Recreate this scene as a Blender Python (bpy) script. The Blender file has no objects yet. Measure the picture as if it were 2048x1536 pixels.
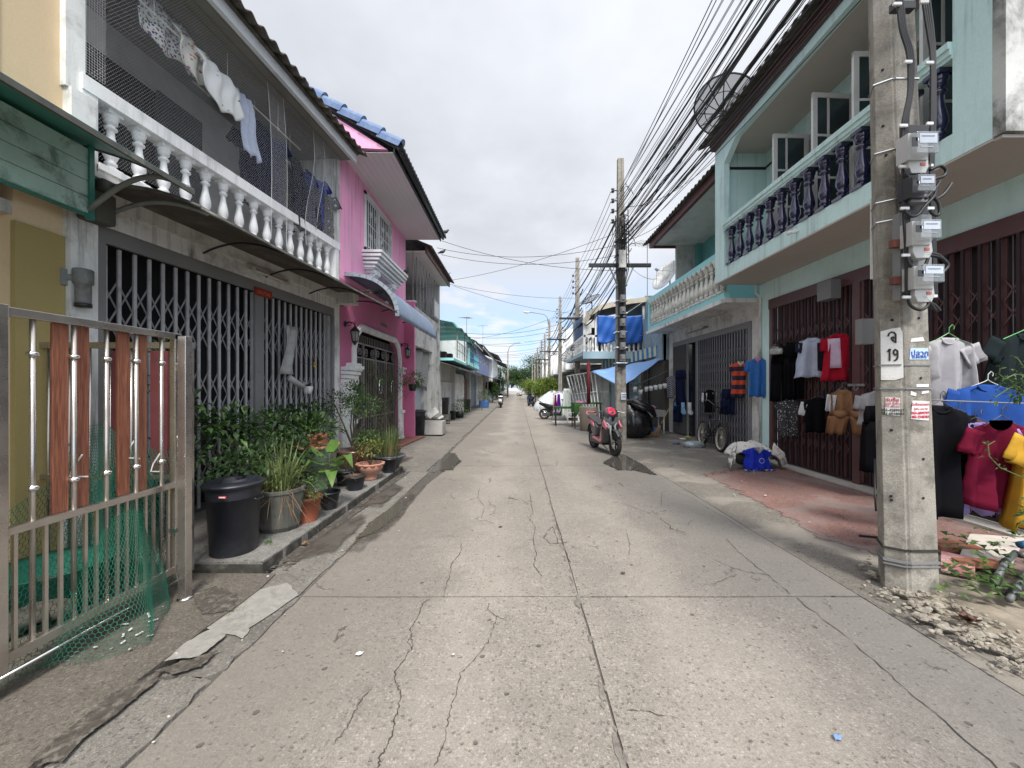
import bpy, bmesh, math, random
from mathutils import Vector, Matrix
from math import sin, cos, pi, radians as R
random.seed(7)
SC = bpy.context.scene
COL = SC.collection
# ---------------- camera ----------------
F = 770.0; U0 = 1035.0; V0 = 775.0; CH = 1.6     # focal length in px of a 2048 px wide frame, vanishing point of the street, eye height
cam = bpy.data.cameras.new('camera'); camo = bpy.data.objects.new('camera', cam); COL.objects.link(camo)
camo.location = (0, 0, CH); camo.rotation_euler = (pi/2, 0, 0)
cam.sensor_width = 36; cam.lens = F/2048*36
cam.shift_x = -(U0-1024)/2048; cam.shift_y = (V0-768)/2048
cam.clip_start = 0.05; cam.clip_end = 2000
SC.camera = camo
# ---------------- light ----------------
SUN_EL, SUN_AZ = 56, 165        # azimuth clockwise from +Y: behind the camera, a little to its right
SC.view_settings.view_transform = 'Standard'; SC.view_settings.look = 'None'
SC.view_settings.gamma = 1; SC.view_settings.exposure = 1.13
sd = bpy.data.lights.new('sun', 'SUN'); so = bpy.data.objects.new('sun', sd); COL.objects.link(so)
sd.energy = 2.2; sd.angle = R(13); sd.color = (1, .95, .88)
_a, _e = R(SUN_AZ), R(SUN_EL)
so.rotation_euler = Vector((sin(_a)*cos(_e), cos(_a)*cos(_e), sin(_e))).to_track_quat('Z', 'Y').to_euler()
W = bpy.data.worlds.new('World'); SC.world = W; W.use_nodes = True
wt = W.node_tree; wt.nodes.clear()
def wn(t, **k):
    n = wt.nodes.new(t)
    for a, b in k.items(): setattr(n, a, b)
    return n
def wl(a, b): wt.links.new(a, b)
sky = wn('ShaderNodeTexSky', sky_type='NISHITA', sun_disc=False, sun_elevation=R(SUN_EL), sun_rotation=R(SUN_AZ))
tc = wn('ShaderNodeTexCoord'); sx = wn('ShaderNodeSeparateXYZ'); wl(tc.outputs['Generated'], sx.inputs[0])
def wm(op, a, b=None, c=None, clamp=False):
    n = wn('ShaderNodeMath', operation=op, use_clamp=clamp)
    for i, x in enumerate((a, b, c)):
        if x is None: continue
        if isinstance(x, (int, float)): n.inputs[i].default_value = x
        else: wl(x, n.inputs[i])
    return n.outputs[0]
zc = wm('ADD', wm('MAXIMUM', sx.outputs[2], 0), .22)
cx = wn('ShaderNodeCombineXYZ'); wl(wm('DIVIDE', sx.outputs[0], zc), cx.inputs[0]); wl(wm('DIVIDE', sx.outputs[1], zc), cx.inputs[1])
def wnoise(sc, det, seed):
    n = wn('ShaderNodeTexNoise', noise_dimensions='4D'); n.inputs['W'].default_value = seed
    n.inputs['Scale'].default_value = sc; n.inputs['Detail'].default_value = det; n.inputs['Roughness'].default_value = .55
    wl(cx.outputs[0], n.inputs['Vector']); return n.outputs['Fac']
def wmr(x, a, b, c=0, d=1, smooth=True):
    n = wn('ShaderNodeMapRange', interpolation_type='SMOOTHSTEP' if smooth else 'LINEAR')
    wl(x, n.inputs[0])
    for i, q in enumerate((a, b, c, d)): n.inputs[i+1].default_value = q
    return n.outputs[0]
n1 = wnoise(.75, 6, 3.1); n2 = wnoise(2.6, 8, 9.2); n3 = wnoise(1.3, 5, 1.7)
high = wmr(sx.outputs[2], .10, .34)                       # overcast above, breaks of blue low over the street
low = wmr(n2, .44, .62)
cover = wm('MAXIMUM', high, wm('MULTIPLY', low, .95), clamp=True)
cr = wn('ShaderNodeMix', data_type='RGBA', blend_type='MIX')
tone = wm('ADD', wm('MULTIPLY', wmr(n1, .36, .68), .6), wm('MULTIPLY', wmr(n3, .35, .7), .4))
tone = wm('MAXIMUM', tone, wmr(sx.outputs[2], .5, .1, 0, .8))
wl(tone, cr.inputs[0]); cr.inputs[6].default_value = (2.45, 2.55, 2.8, 1); cr.inputs[7].default_value = (4.2, 4.33, 4.6, 1)
skm = wn('ShaderNodeMix', data_type='RGBA', blend_type='MIX'); wl(cover, skm.inputs[0])
sk2 = wn('ShaderNodeMix', data_type='RGBA', blend_type='MIX'); sk2.inputs[0].default_value = .55
wl(sky.outputs[0], sk2.inputs[6]); sk2.inputs[7].default_value = (1.7, 2.5, 3.9, 1)
wl(sk2.outputs[2], skm.inputs[6]); wl(cr.outputs[2], skm.inputs[7])
dt_ = wn('ShaderNodeVectorMath', operation='DOT_PRODUCT'); wl(tc.outputs['Generated'], dt_.inputs[0]); dt_.inputs[1].default_value = (sin(_a)*cos(_e), cos(_a)*cos(_e), sin(_e))
glow = wn('ShaderNodeVectorMath', operation='SCALE'); wl(skm.outputs[2], glow.inputs[0]); wl(wmr(dt_.outputs['Value'], .25, .9, 1.0, 2.3), glow.inputs['Scale'])   # thin cloud is brighter round the veiled sun
bg = wn('ShaderNodeBackground'); bg.inputs[1].default_value = .115; wo = wn('ShaderNodeOutputWorld')
wl(glow.outputs[0], bg.inputs[0]); wl(bg.outputs[0], wo.inputs[0])

# ---------------- mesh helpers ----------------
class MB:
    """collects faces; build() links them as ONE mesh object"""
    def __init__(s): s.v = []; s.f = []; s.m = []; s.sm = []; s.mi = 0; s.T = None
    def add(s, vs, fs, smooth=False):
        b = len(s.v)
        if s.T is not None: vs = [s.T @ Vector(p) for p in vs]
        s.v += [tuple(p) for p in vs]
        for f in fs: s.f.append([b+i for i in f]); s.m.append(s.mi); s.sm.append(smooth)
        return s
    def box(s, x0, y0, z0, x1, y1, z1):
        x0, x1 = min(x0, x1), max(x0, x1); y0, y1 = min(y0, y1), max(y0, y1); z0, z1 = min(z0, z1), max(z0, z1)
        return s.add([(x0,y0,z0),(x1,y0,z0),(x1,y1,z0),(x0,y1,z0),(x0,y0,z1),(x1,y0,z1),(x1,y1,z1),(x0,y1,z1)],
                     [(0,3,2,1),(4,5,6,7),(0,1,5,4),(1,2,6,5),(2,3,7,6),(3,0,4,7)])
    def bar(s, p, q, w, h=None, up=(0,0,1)):
        """rectangular bar from p to q, w wide and h deep"""
        p, q = Vector(p), Vector(q); h = w if h is None else h; d = (q-p)
        if d.length < 1e-6: return s
        d.normalize(); up = Vector(up)
        if abs(d.dot(up)) > .98: up = Vector((1,0,0))
        a = d.cross(up).normalized(); b = a.cross(d).normalized(); a *= w/2; b *= h/2
        return s.add([p-a-b,p+a-b,p+a+b,p-a+b,q-a-b,q+a-b,q+a+b,q-a+b],
                     [(0,3,2,1),(4,5,6,7),(0,1,5,4),(1,2,6,5),(2,3,7,6),(3,0,4,7)])
    def tube(s, pts, r, n=8, cap=True):
        pts = [Vector(p) for p in pts]; k = len(pts)
        rr = r if isinstance(r, (list, tuple)) else [r]*k
        t0 = (pts[1]-pts[0]).normalized(); up = Vector((0,0,1)) if abs(t0.z) < .9 else Vector((1,0,0))
        a = t0.cross(up).normalized(); vs = []; fs = []
        for i, p in enumerate(pts):
            t = (pts[min(i+1,k-1)]-pts[max(i-1,0)])
            t = t.normalized() if t.length > 1e-9 else t0
            a = (a - t*a.dot(t))
            a = a.normalized() if a.length > 1e-6 else t.orthogonal().normalized()
            b = t.cross(a)
            for j in range(n):
                an = 2*pi*j/n; vs.append(p + (a*cos(an)+b*sin(an))*rr[i])
        for i in range(k-1):
            for j in range(n):
                fs.append((i*n+j, i*n+(j+1)%n, (i+1)*n+(j+1)%n, (i+1)*n+j))
        if cap: fs.append(tuple(range(n-1,-1,-1))); fs.append(tuple((k-1)*n+j for j in range(n)))
        return s.add(vs, fs, n > 5)
    def lathe(s, prof, o=(0,0,0), n=20, ax='z', cap=True, smooth=True, sq=None):
        vs = []; fs = []
        for r, z in prof:
            for j in range(n):
                a = 2*pi*j/n; x, y = r*cos(a), r*sin(a)
                p = {'z': (x, y, z), 'x': (z, x, y), 'y': (y, z, x)}[ax]
                vs.append((p[0]+o[0], p[1]+o[1], p[2]+o[2]))
        for i in range(len(prof)-1):
            for j in range(n): fs.append((i*n+j, i*n+(j+1)%n, (i+1)*n+(j+1)%n, (i+1)*n+j))
        if cap: fs.append(tuple(range(n-1,-1,-1))); fs.append(tuple((len(prof)-1)*n+j for j in range(n)))
        return s.add(vs, fs, smooth)
    def prism(s, poly, a, b, ax='x'):
        """poly in the two other axes (y,z | x,z | x,y), extruded from a to b along ax"""
        def P(p, t): return {'x': (t,p[0],p[1]), 'y': (p[0],t,p[1]), 'z': (p[0],p[1],t)}[ax]
        n = len(poly); area = sum(poly[i][0]*poly[(i+1)%n][1]-poly[(i+1)%n][0]*poly[i][1] for i in range(n))
        vs = [P(p,a) for p in poly]+[P(p,b) for p in poly]
        fs = [tuple(range(n-1,-1,-1)), tuple(range(n,2*n))]+[(i,(i+1)%n,n+(i+1)%n,n+i) for i in range(n)]
        return s.add(vs, fs)
    def quad(s, *p): return s.add(p, [tuple(range(len(p)))])
    def grid(s, fn, nu, nv, smooth=True, thick=0):
        """surface fn(u,v) for u,v in 0..1; thick gives it a second side"""
        P = [[Vector(fn(i/nu, j/nv)) for j in range(nv+1)] for i in range(nu+1)]
        idx = lambda i, j: i*(nv+1)+j
        vs = [p for r in P for p in r]
        fs = [(idx(i,j),idx(i+1,j),idx(i+1,j+1),idx(i,j+1)) for i in range(nu) for j in range(nv)]
        if thick:
            N = len(vs); off = []
            for i in range(nu+1):
                for j in range(nv+1):
                    a = P[min(i+1,nu)][j]-P[max(i-1,0)][j]; b = P[i][min(j+1,nv)]-P[i][max(j-1,0)]
                    c = a.cross(b); c = c.normalized() if c.length > 1e-9 else Vector((0,0,1)); off.append(P[i][j]-c*thick)
            vs += off; fs += [tuple(N+k for k in reversed(f)) for f in list(fs)]
            rim = [idx(i,0) for i in range(nu+1)]+[idx(nu,j) for j in range(1,nv+1)]+[idx(i,nv) for i in range(nu-1,-1,-1)]+[idx(0,j) for j in range(nv-1,0,-1)]
            for k in range(len(rim)): a, b = rim[k], rim[(k+1)%len(rim)]; fs.append((b,a,N+a,N+b))
        return s.add(vs, fs, smooth)
    def ball(s, c, r, n=10, sc=(1,1,1), jit=0):
        vs = []; fs = []; m = n
        for i in range(1, m):
            t = pi*i/m
            for j in range(2*n):
                a = pi*j/n; k = 1+random.uniform(-jit,jit)
                vs.append((c[0]+r*sc[0]*sin(t)*cos(a)*k, c[1]+r*sc[1]*sin(t)*sin(a)*k, c[2]+r*sc[2]*cos(t)*k))
        q = 2*n; vs.append((c[0],c[1],c[2]+r*sc[2])); vs.append((c[0],c[1],c[2]-r*sc[2])); T = len(vs)-2
        for i in range(m-2):
            for j in range(q): fs.append((i*q+j,(i+1)*q+j,(i+1)*q+(j+1)%q,i*q+(j+1)%q))
        for j in range(q): fs.append((T,j,(j+1)%q)); fs.append((T+1,(m-2)*q+(j+1)%q,(m-2)*q+j))
        return s.add(vs, fs, True)
    def leaf(s, p, d, L, w, droop=.3, n=None):
        """bent pointed leaf from p in direction d"""
        p = Vector(p); d = Vector(d).normalized(); side = d.cross(Vector((0,0,1)))
        side = side.normalized() if side.length > .05 else Vector((1,0,0))
        if n is not None: side = (side + Vector(n)*.6).normalized()
        m = p+d*L*.5; e = p+d*L+Vector((0,0,-L*droop)); q = side*w/2; up = side.cross(d)*w*.15
        return s.add([p, m-q+up, m+Vector((0,0,-L*droop*.15)), m+q+up, e], [(0,1,2),(0,2,3),(1,4,2),(2,4,3)])
    def blade(s, p, d, L, w, droop, k=4):
        p = Vector(p); d = Vector(d).normalized(); side = d.cross(Vector((0,0,1)))
        side = side.normalized() if side.length > .05 else Vector((random.uniform(-1,1),random.uniform(-1,1),0)).normalized()
        vs = []; fs = []
        for i in range(k+1):
            t = i/k; c = p+d*L*t+Vector((d.x*.5,d.y*.5,-1))*(L*droop*t*t); ww = w*(1-t)**.6/2
            vs += [c-side*ww, c+side*ww]
        for i in range(k): fs.append((2*i,2*i+1,2*i+3,2*i+2))
        return s.add(vs, fs)
    def build(s, name, mats, parent=None, label=None, cat=None, group=None, kind=None, bevel=0, at=None, raw=False, recalc=True):
        me = bpy.data.meshes.new(name); o = bpy.data.objects.new(name, me)
        off = Vector((0,0,0))
        if at is not None: off = Vector(at)
        elif parent is not None and not raw:
            q = parent
            while q.parent: q = q.parent
            if abs(q.rotation_euler.z) < 1e-9: off = q.location
        vs = s.v if off.length == 0 else [(a-off.x,b-off.y,c-off.z) for a,b,c in s.v]
        me.from_pydata(vs, [], s.f)
        if not isinstance(mats, (list,tuple)): mats = [mats]
        for m in mats: me.materials.append(m)
        me.polygons.foreach_set('material_index', s.m); me.polygons.foreach_set('use_smooth', s.sm)
        if recalc:
            b = bmesh.new(); b.from_mesh(me); bmesh.ops.recalc_face_normals(b, faces=b.faces); b.to_mesh(me); b.free()
        me.update()
        COL.objects.link(o)
        if at is not None and parent is None: o.location = at
        if parent is not None: o.parent = parent
        if bevel:
            md = o.modifiers.new('bevel', 'BEVEL'); md.width = bevel; md.segments = 2; md.limit_method = 'ANGLE'; md.angle_limit = R(40)
        if label: o['label'] = label
        if cat: o['category'] = cat
        if group: o['group'] = group
        if kind: o['kind'] = kind
        return o
def thing(name, label, cat, loc=(0,0,0), rz=0, group=None):
    o = bpy.data.objects.new(name, None); COL.objects.link(o); o.location = loc; o.rotation_euler = (0,0,rz)
    o.empty_display_size = .1
    o['label'] = label; o['category'] = cat
    if group: o['group'] = group
    return o
def copy_tree(o, parent=None):
    kids = [c for c in o.children]
    c = o.copy(); COL.objects.link(c); c.parent = parent
    for k in kids: copy_tree(k, c)
    return c
def dup(root, loc, rz, label, group=None, scale=None):
    c = copy_tree(root); c.location = loc; c.rotation_euler = (0,0,rz); c['label'] = label
    if scale: c.scale = scale
    if group: c['group'] = group
    return c
def px(u, v, Y): return Vector(((u-U0)*Y/F, Y, CH-(v-V0)*Y/F))           # a photo position at a real distance Y down the street
def gr(u, v, z=0):                                                       # a photo position on the ground at height z
    Y = F*(CH-z)/(v-V0); return Vector(((u-U0)*Y/F, Y, z))
def text_mesh(body, size, depth=.002, font=None, bold=0):
    cu = bpy.data.curves.new('writing', 'FONT'); cu.body = body; cu.size = size; cu.extrude = depth
    cu.align_x = 'CENTER'; cu.align_y = 'CENTER'; cu.offset = bold; cu.resolution_u = 3
    t = bpy.data.objects.new('writing', cu); COL.objects.link(t)
    dg = bpy.context.evaluated_depsgraph_get()
    me = bpy.data.meshes.new_from_object(t.evaluated_get(dg)); bpy.data.objects.remove(t)
    return me
def writing(body, size, loc, rot, m, parent, depth=.002, bold=0, name='writing', sx=1):
    me = text_mesh(body, size, depth, bold=bold); me.materials.clear(); me.materials.append(m)
    o = bpy.data.objects.new(name, me); COL.objects.link(o); o.parent = parent
    q = parent
    while q.parent: q = q.parent
    l = Vector(loc)
    if abs(q.rotation_euler.z) < 1e-9: l = l-q.location
    o.location = l; o.rotation_euler = rot; o.scale = (sx,1,1)
    return o

# ---------------- materials ----------------
class MT:
    def __init__(s, name):
        s.m = bpy.data.materials.new(name); s.m.use_nodes = True; s.t = s.m.node_tree; s.t.nodes.clear()
        s.out = s.n('ShaderNodeOutputMaterial'); s.p = s.n('ShaderNodeBsdfPrincipled'); s.l(s.p.outputs[0], s.out.inputs[0])
        s.pos = s.n('ShaderNodeNewGeometry').outputs['Position']
    def n(s, t, **k):
        x = s.t.nodes.new(t)
        for a, b in k.items(): setattr(x, a, b)
        return x
    def l(s, a, b): s.t.links.new(a, b)
    def vec(s, sc, src=None):
        x = s.n('ShaderNodeMapping'); x.inputs['Scale'].default_value = sc; s.l(src or s.pos, x.inputs[0]); return x.outputs[0]
    def noise(s, scale, det=4, rough=.6, v=None, dist=0):
        x = s.n('ShaderNodeTexNoise'); x.inputs['Scale'].default_value = scale; x.inputs['Detail'].default_value = det
        x.inputs['Roughness'].default_value = rough; x.inputs['Distortion'].default_value = dist; s.l(v or s.pos, x.inputs['Vector']); return x
    def vor(s, scale, feat='F1', v=None, rnd=1):
        x = s.n('ShaderNodeTexVoronoi', feature=feat); x.inputs['Scale'].default_value = scale; x.inputs['Randomness'].default_value = rnd
        s.l(v or s.pos, x.inputs['Vector']); return x
    def mr(s, x, a, b, c=0., d=1.):
        n = s.n('ShaderNodeMapRange'); s.l(x, n.inputs[0])
        for i, q in enumerate((a,b,c,d)): n.inputs[i+1].default_value = q
        return n.outputs[0]
    def math(s, op, a, b=0., c=None):
        n = s.n('ShaderNodeMath', operation=op)
        for i, q in enumerate((a,b,c)):
            if q is None: continue
            if isinstance(q, (int,float)): n.inputs[i].default_value = q
            else: s.l(q, n.inputs[i])
        return n.outputs[0]
    def mix(s, f, a, b, bt='MIX'):
        n = s.n('ShaderNodeMix', data_type='RGBA', blend_type=bt)
        for i, q in ((0,f),(6,a),(7,b)):
            if isinstance(q, (int,float)): n.inputs[i].default_value = q
            elif isinstance(q, tuple): n.inputs[i].default_value = (*q[:3],1)
            else: s.l(q, n.inputs[i])
        return n.outputs[2]
    def set(s, **k):
        for a, b in k.items():
            i = s.p.inputs[a.replace('_',' ')]
            if isinstance(b, tuple): i.default_value = (*b[:3],1)
            elif isinstance(b, (int,float)): i.default_value = b
            else: s.l(b, i)
        return s.m
    def bump(s, h, st=.3, dist=.01):
        b = s.n('ShaderNodeBump'); b.inputs['Strength'].default_value = st; b.inputs['Distance'].default_value = dist
        s.l(h, b.inputs['Height']); s.l(b.outputs[0], s.p.inputs['Normal'])
MATS = {}
def mat(name, c, rough=.7, var=.18, vs=2.5, dirt=None, da=.5, ds=1.3, streak=0, sc=(.07,.065,.055), bump=.15, bs=60, metal=0, spec=.5, fine=.12, coat=0, obj=False, trans=0):
    if name in MATS: return MATS[name]
    t = MT(name)
    if obj: t.pos = t.n('ShaderNodeTexCoord').outputs['Object']
    a = t.noise(vs, 5).outputs['Fac']
    col = t.mix(t.mr(a,.3,.7), tuple(x*(1-var) for x in c), tuple(min(1,x*(1+var*.6)) for x in c))
    f = t.noise(bs, 3, .7).outputs['Fac']
    if fine: col = t.mix(t.mr(f,.35,.65,0,fine), col, tuple(x*.45 for x in c))
    if dirt is not None:
        d = t.noise(ds, 8, .68, dist=.4).outputs['Fac']
        col = t.mix(t.mr(d,.5,.66,0,da), col, dirt)
    if streak:
        v = t.vec((9,9,.5)); d = t.noise(1.2, 6, .7, v).outputs['Fac']; e = t.noise(.8, 3).outputs['Fac']
        col = t.mix(t.math('MULTIPLY', t.mr(d,.5,.68,0,streak), t.mr(e,.35,.6)), col, sc)
    t.set(Base_Color=col, Roughness=t.mr(a,.3,.7,max(0,rough-.08),min(1,rough+.08)), Metallic=float(metal))
    t.p.inputs['Specular IOR Level'].default_value = spec
    if coat: t.p.inputs['Coat Weight'].default_value = coat; t.p.inputs['Coat Roughness'].default_value = .08
    if trans: t.p.inputs['Subsurface Weight'].default_value = 0
    if bump: t.bump(f, bump, .004)
    MATS[name] = t.m; return t.m
def road_mat(name, base, dark, stain, warm=1., cracks=True, patch=None, tracks=False):
    t = MT(name); pos = t.pos
    big = t.noise(.55, 5, .6).outputs['Fac']; mid = t.noise(3.2, 6, .65).outputs['Fac']; fn = t.noise(160, 3, .7).outputs['Fac']
    fl = t.noise(38, 4, .75).outputs['Fac']
    col = t.mix(t.mr(big,.38,.64), dark, base)
    col = t.mix(t.mr(mid,.42,.68,0,.5), col, stain)
    v1 = t.vor(62); sp = t.n('ShaderNodeSeparateColor'); t.l(v1.outputs['Color'], sp.inputs[0])
    col = t.mix(t.math('MULTIPLY', t.mr(sp.outputs[0],.6,.8,0,.72), t.mr(v1.outputs['Distance'],.62,.4)), col, tuple(x*.32 for x in base))
    col = t.mix(t.math('MULTIPLY', t.mr(sp.outputs[1],.62,.9,0,.42), t.mr(v1.outputs['Distance'],.62,.4)), col, tuple(min(.8,x*1.75) for x in base))
    col = t.mix(t.mr(fn,.42,.62,0,.75), col, tuple(x*.38 for x in base)); f2 = t.noise(75, 4, .8).outputs['Fac']; col = t.mix(t.mr(f2,.5,.66,0,.35), col, tuple(min(1,x*1.5) for x in base)); col = t.mix(t.mr(f2,.47,.33,0,.5), col, tuple(x*.45 for x in base))
    col = t.mix(t.mr(fl,.5,.75,0,.35), col, tuple(x*.5 for x in base))
    col = t.mix(t.mr(fn,.6,.36,0,0.0), col, base)
    f4 = t.noise(11, 6, .75).outputs['Fac']; col = t.mix(t.mr(f4,.5,.68,0,.38), col, tuple(x*.55 for x in base)); col = t.mix(t.mr(f4,.46,.3,0,.35), col, tuple(min(1,x*1.3) for x in base))
    if tracks:
        sx_ = t.n('ShaderNodeSeparateXYZ'); t.l(pos, sx_.inputs[0]); wv = t.math('ADD', sx_.outputs[0], t.mr(t.noise(.7,4).outputs['Fac'],.3,.7,-.45,.45))
        col = t.mix(t.mr(wv,-.55,-1.35,0,.62), col, tuple(x*.52 for x in base)); col = t.mix(t.mr(wv,1.3,2.3,0,.62), col, tuple(x*.58 for x in (base[1]*1.05,base[1],base[1]*.92)))
        tk = t.math('ABSOLUTE', t.math('SUBTRACT', t.math('ABSOLUTE', t.math('SUBTRACT', wv, .35)), .72)); col = t.mix(t.mr(tk,.45,.1,0,.2), col, tuple(x*1.35 for x in base))
        sb = t.math('FRACT', t.math('MULTIPLY', t.math('FLOOR', t.math('MULTIPLY', t.math('ADD', sx_.outputs[1], 2.0), .2)), .377)); col = t.mix(t.math('MULTIPLY', sb, .22), col, tuple(x*.6 for x in base))
    v3 = t.vor(24); s3 = t.n('ShaderNodeSeparateColor'); t.l(v3.outputs['Color'], s3.inputs[0]); p3 = t.math('MULTIPLY', t.mr(t.math('ADD', v3.outputs['Distance'], t.math('MULTIPLY', fl, .25)),.36,.26), t.math('GREATER_THAN', s3.outputs[0], .5))
    col = t.mix(t.math('MULTIPLY', p3, .55), col, tuple(x*.4 for x in base))
    # larger dark stones and pits
    v2 = t.vor(6.5); s2 = t.n('ShaderNodeSeparateColor'); t.l(v2.outputs['Color'], s2.inputs[0])
    dd = t.math('ADD', v2.outputs['Distance'], t.math('MULTIPLY', fl, .12))
    pit = t.math('MULTIPLY', t.mr(dd,.17,.13), t.math('GREATER_THAN', s2.outputs[0], .62))
    col = t.mix(t.math('MULTIPLY', pit, .8), col, tuple(x*.28 for x in base))
    h = t.math('ADD', t.math('MULTIPLY', fn, .6), t.math('MULTIPLY', fl, .8))
    h = t.math('SUBTRACT', t.math('SUBTRACT', h, t.math('MULTIPLY', pit, 1.5)), t.math('MULTIPLY', p3, .8))
    if cracks:
        nz = t.noise(1.7, 7, .7); ad = t.n('ShaderNodeVectorMath', operation='MULTIPLY_ADD'); t.l(nz.outputs['Color'], ad.inputs[0])
        ad.inputs[1].default_value = (.55,.55,0); t.l(pos, ad.inputs[2])
        for sc_, th, lo in ((.8,.0045,.44), (2.3,.008,.5)):
            mp = t.vec((1,.62,0.001), ad.outputs[0]); e = t.vor(sc_, 'DISTANCE_TO_EDGE', mp)
            mk = t.noise(.5*sc_+.3, 3).outputs['Fac']
            c = t.math('MULTIPLY', t.mr(e.outputs['Distance'],th,th*.3), t.mr(mk,lo+.11,lo+.17))
            col = t.mix(t.math('MULTIPLY', c, .6), col, (.06,.052,.045)); h = t.math('SUBTRACT', h, t.math('MULTIPLY', c, 3))
    if patch: col = t.mix(t.mr(t.noise(1.1,7,.6,dist=.6).outputs['Fac'],.5,.6,0,.75), col, patch)
    t.set(Base_Color=col, Roughness=t.mr(mid,.3,.7,.78,.95)); t.p.inputs['Specular IOR Level'].default_value = .25
    t.bump(h, .8, .007); MATS[name] = t.m; return t.m
def leaf_mat(name, c1, c2, rough=.45):
    if name in MATS: return MATS[name]
    t = MT(name); g = t.n('ShaderNodeNewGeometry'); r = t.n('ShaderNodeTexWhiteNoise', noise_dimensions='1D'); t.l(g.outputs['Random Per Island'], r.inputs['W'])
    col = t.mix(g.outputs['Random Per Island'], c1, c2); col = t.mix(t.mr(t.noise(6,2).outputs['Fac'],.4,.7,0,.5), col, tuple(x*.6 for x in c1))
    t.set(Base_Color=col, Roughness=rough); t.p.inputs['Specular IOR Level'].default_value = .35
    tr = t.n('ShaderNodeBsdfTranslucent'); t.l(col, tr.inputs[0]); mx = t.n('ShaderNodeMixShader'); mx.inputs[0].default_value = .25
    t.l(t.p.outputs[0], mx.inputs[1]); t.l(tr.outputs[0], mx.inputs[2]); t.l(mx.outputs[0], t.out.inputs[0])
    MATS[name] = t.m; return t.m
def soften(m, scale=7, lo=.38, hi=.55):
    """a stain whose rim breaks up: opacity follows the sheet's own 'fade' attribute"""
    t = m.node_tree; nd = t.nodes; out = [n for n in nd if n.type == 'OUTPUT_MATERIAL'][0]; sh = out.inputs[0].links[0].from_socket
    a = nd.new('ShaderNodeAttribute'); a.attribute_name = 'fade'; g = nd.new('ShaderNodeNewGeometry'); z = nd.new('ShaderNodeTexNoise'); z.inputs['Scale'].default_value = scale; z.inputs['Detail'].default_value = 7; z.inputs['Roughness'].default_value = .65
    t.links.new(g.outputs['Position'], z.inputs['Vector']); ad = nd.new('ShaderNodeMath'); ad.operation = 'MULTIPLY_ADD'; t.links.new(z.outputs['Fac'], ad.inputs[0]); ad.inputs[1].default_value = 1.4; t.links.new(a.outputs['Fac'], ad.inputs[2])
    mr = nd.new('ShaderNodeMapRange'); t.links.new(ad.outputs[0], mr.inputs[0]); mr.inputs[1].default_value = lo+.7; mr.inputs[2].default_value = hi+.7
    tr = nd.new('ShaderNodeBsdfTransparent'); mx = nd.new('ShaderNodeMixShader'); t.links.new(mr.outputs[0], mx.inputs[0]); t.links.new(tr.outputs[0], mx.inputs[1]); t.links.new(sh, mx.inputs[2]); t.links.new(mx.outputs[0], out.inputs[0]); return m
def glassy(name, c, rough=.08, alpha=1.):
    if name in MATS: return MATS[name]
    t = MT(name); t.set(Base_Color=c, Roughness=rough, Alpha=alpha); t.p.inputs['Specular IOR Level'].default_value = .8
    MATS[name] = t.m; return t.m
def stripe_mat(name, cols, axis=2, freq=1., obj=True, rough=.85, zig=0):
    t = MT(name); src = t.n('ShaderNodeTexCoord').outputs['Object'] if obj else t.pos
    sp = t.n('ShaderNodeSeparateXYZ'); t.l(src, sp.inputs[0]); x = sp.outputs[axis]
    if zig: x = t.math('ADD', x, t.math('MULTIPLY', t.math('PINGPONG', sp.outputs[0 if axis==2 else 1], .05), zig))
    f = t.math('FRACT', t.math('MULTIPLY', x, freq)); col = t.mix(t.math('GREATER_THAN', f, .5), cols[0], cols[1])
    w = t.noise(14,4,.6).outputs['Fac']; col = t.mix(t.mr(w,.4,.7,0,.3), col, tuple(q*.5 for q in cols[0]))
    t.set(Base_Color=col, Roughness=rough); MATS[name] = t.m; return t.m
def print_mat(name, base, cols, scale=14, thr=.33, obj=True):
    """small coloured motifs on cloth"""
    t = MT(name); src = t.n('ShaderNodeTexCoord').outputs['Object'] if obj else t.pos
    v = t.vor(scale, v=src); nz = t.noise(scale*1.6, 3, v=src).outputs['Fac']
    s = t.n('ShaderNodeSeparateColor'); t.l(v.outputs['Color'], s.inputs[0])
    cr = t.n('ShaderNodeValToRGB'); cr.color_ramp.interpolation = 'CONSTANT'; e = cr.color_ramp.elements
    e[0].color = (*cols[0],1); e[1].position = 1/len(cols); e[1].color = (*cols[1%len(cols)],1)
    for i in range(2, len(cols)): q = e.new(i/len(cols)); q.color = (*cols[i],1)
    t.l(s.outputs[0], cr.inputs[0])
    m = t.math('LESS_THAN', t.math('ADD', v.outputs['Distance'], t.math('MULTIPLY', nz, .5)), thr+.25)
    t.set(Base_Color=t.mix(m, base, cr.outputs[0]), Roughness=.9); MATS[name] = t.m; return t.m
# ---------------- materials in use ----------------
M_road = road_mat('road_concrete', (.325,.293,.254), (.225,.205,.184), (.235,.21,.184), tracks=True)
M_apron = road_mat('apron_concrete', (.235,.215,.187), (.14,.128,.112), (.17,.155,.135), patch=(.275,.25,.215))
M_side = road_mat('side_concrete', (.23,.215,.19), (.12,.11,.097), (.30,.28,.245))
M_plinth = road_mat('plinth_concrete', (.26,.25,.235), (.17,.165,.15), (.12,.115,.10), cracks=False)
M_red = road_mat('red_paint_floor', (.27,.15,.13), (.20,.14,.125), (.33,.155,.125), cracks=False, patch=(.22,.18,.165))
M_soil = mat('dark_soil', (.035,.03,.025), .95, .4, 8, bump=.8, bs=90)
M_earth = mat('sandy_rubble', (.25,.215,.165), .95, .45, 6, dirt=(.09,.075,.06), da=.8, ds=5, bump=1, bs=60)
M_crack = mat('crack_dirt', (.05,.045,.038), .95, .3, 20, bump=.5)
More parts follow.
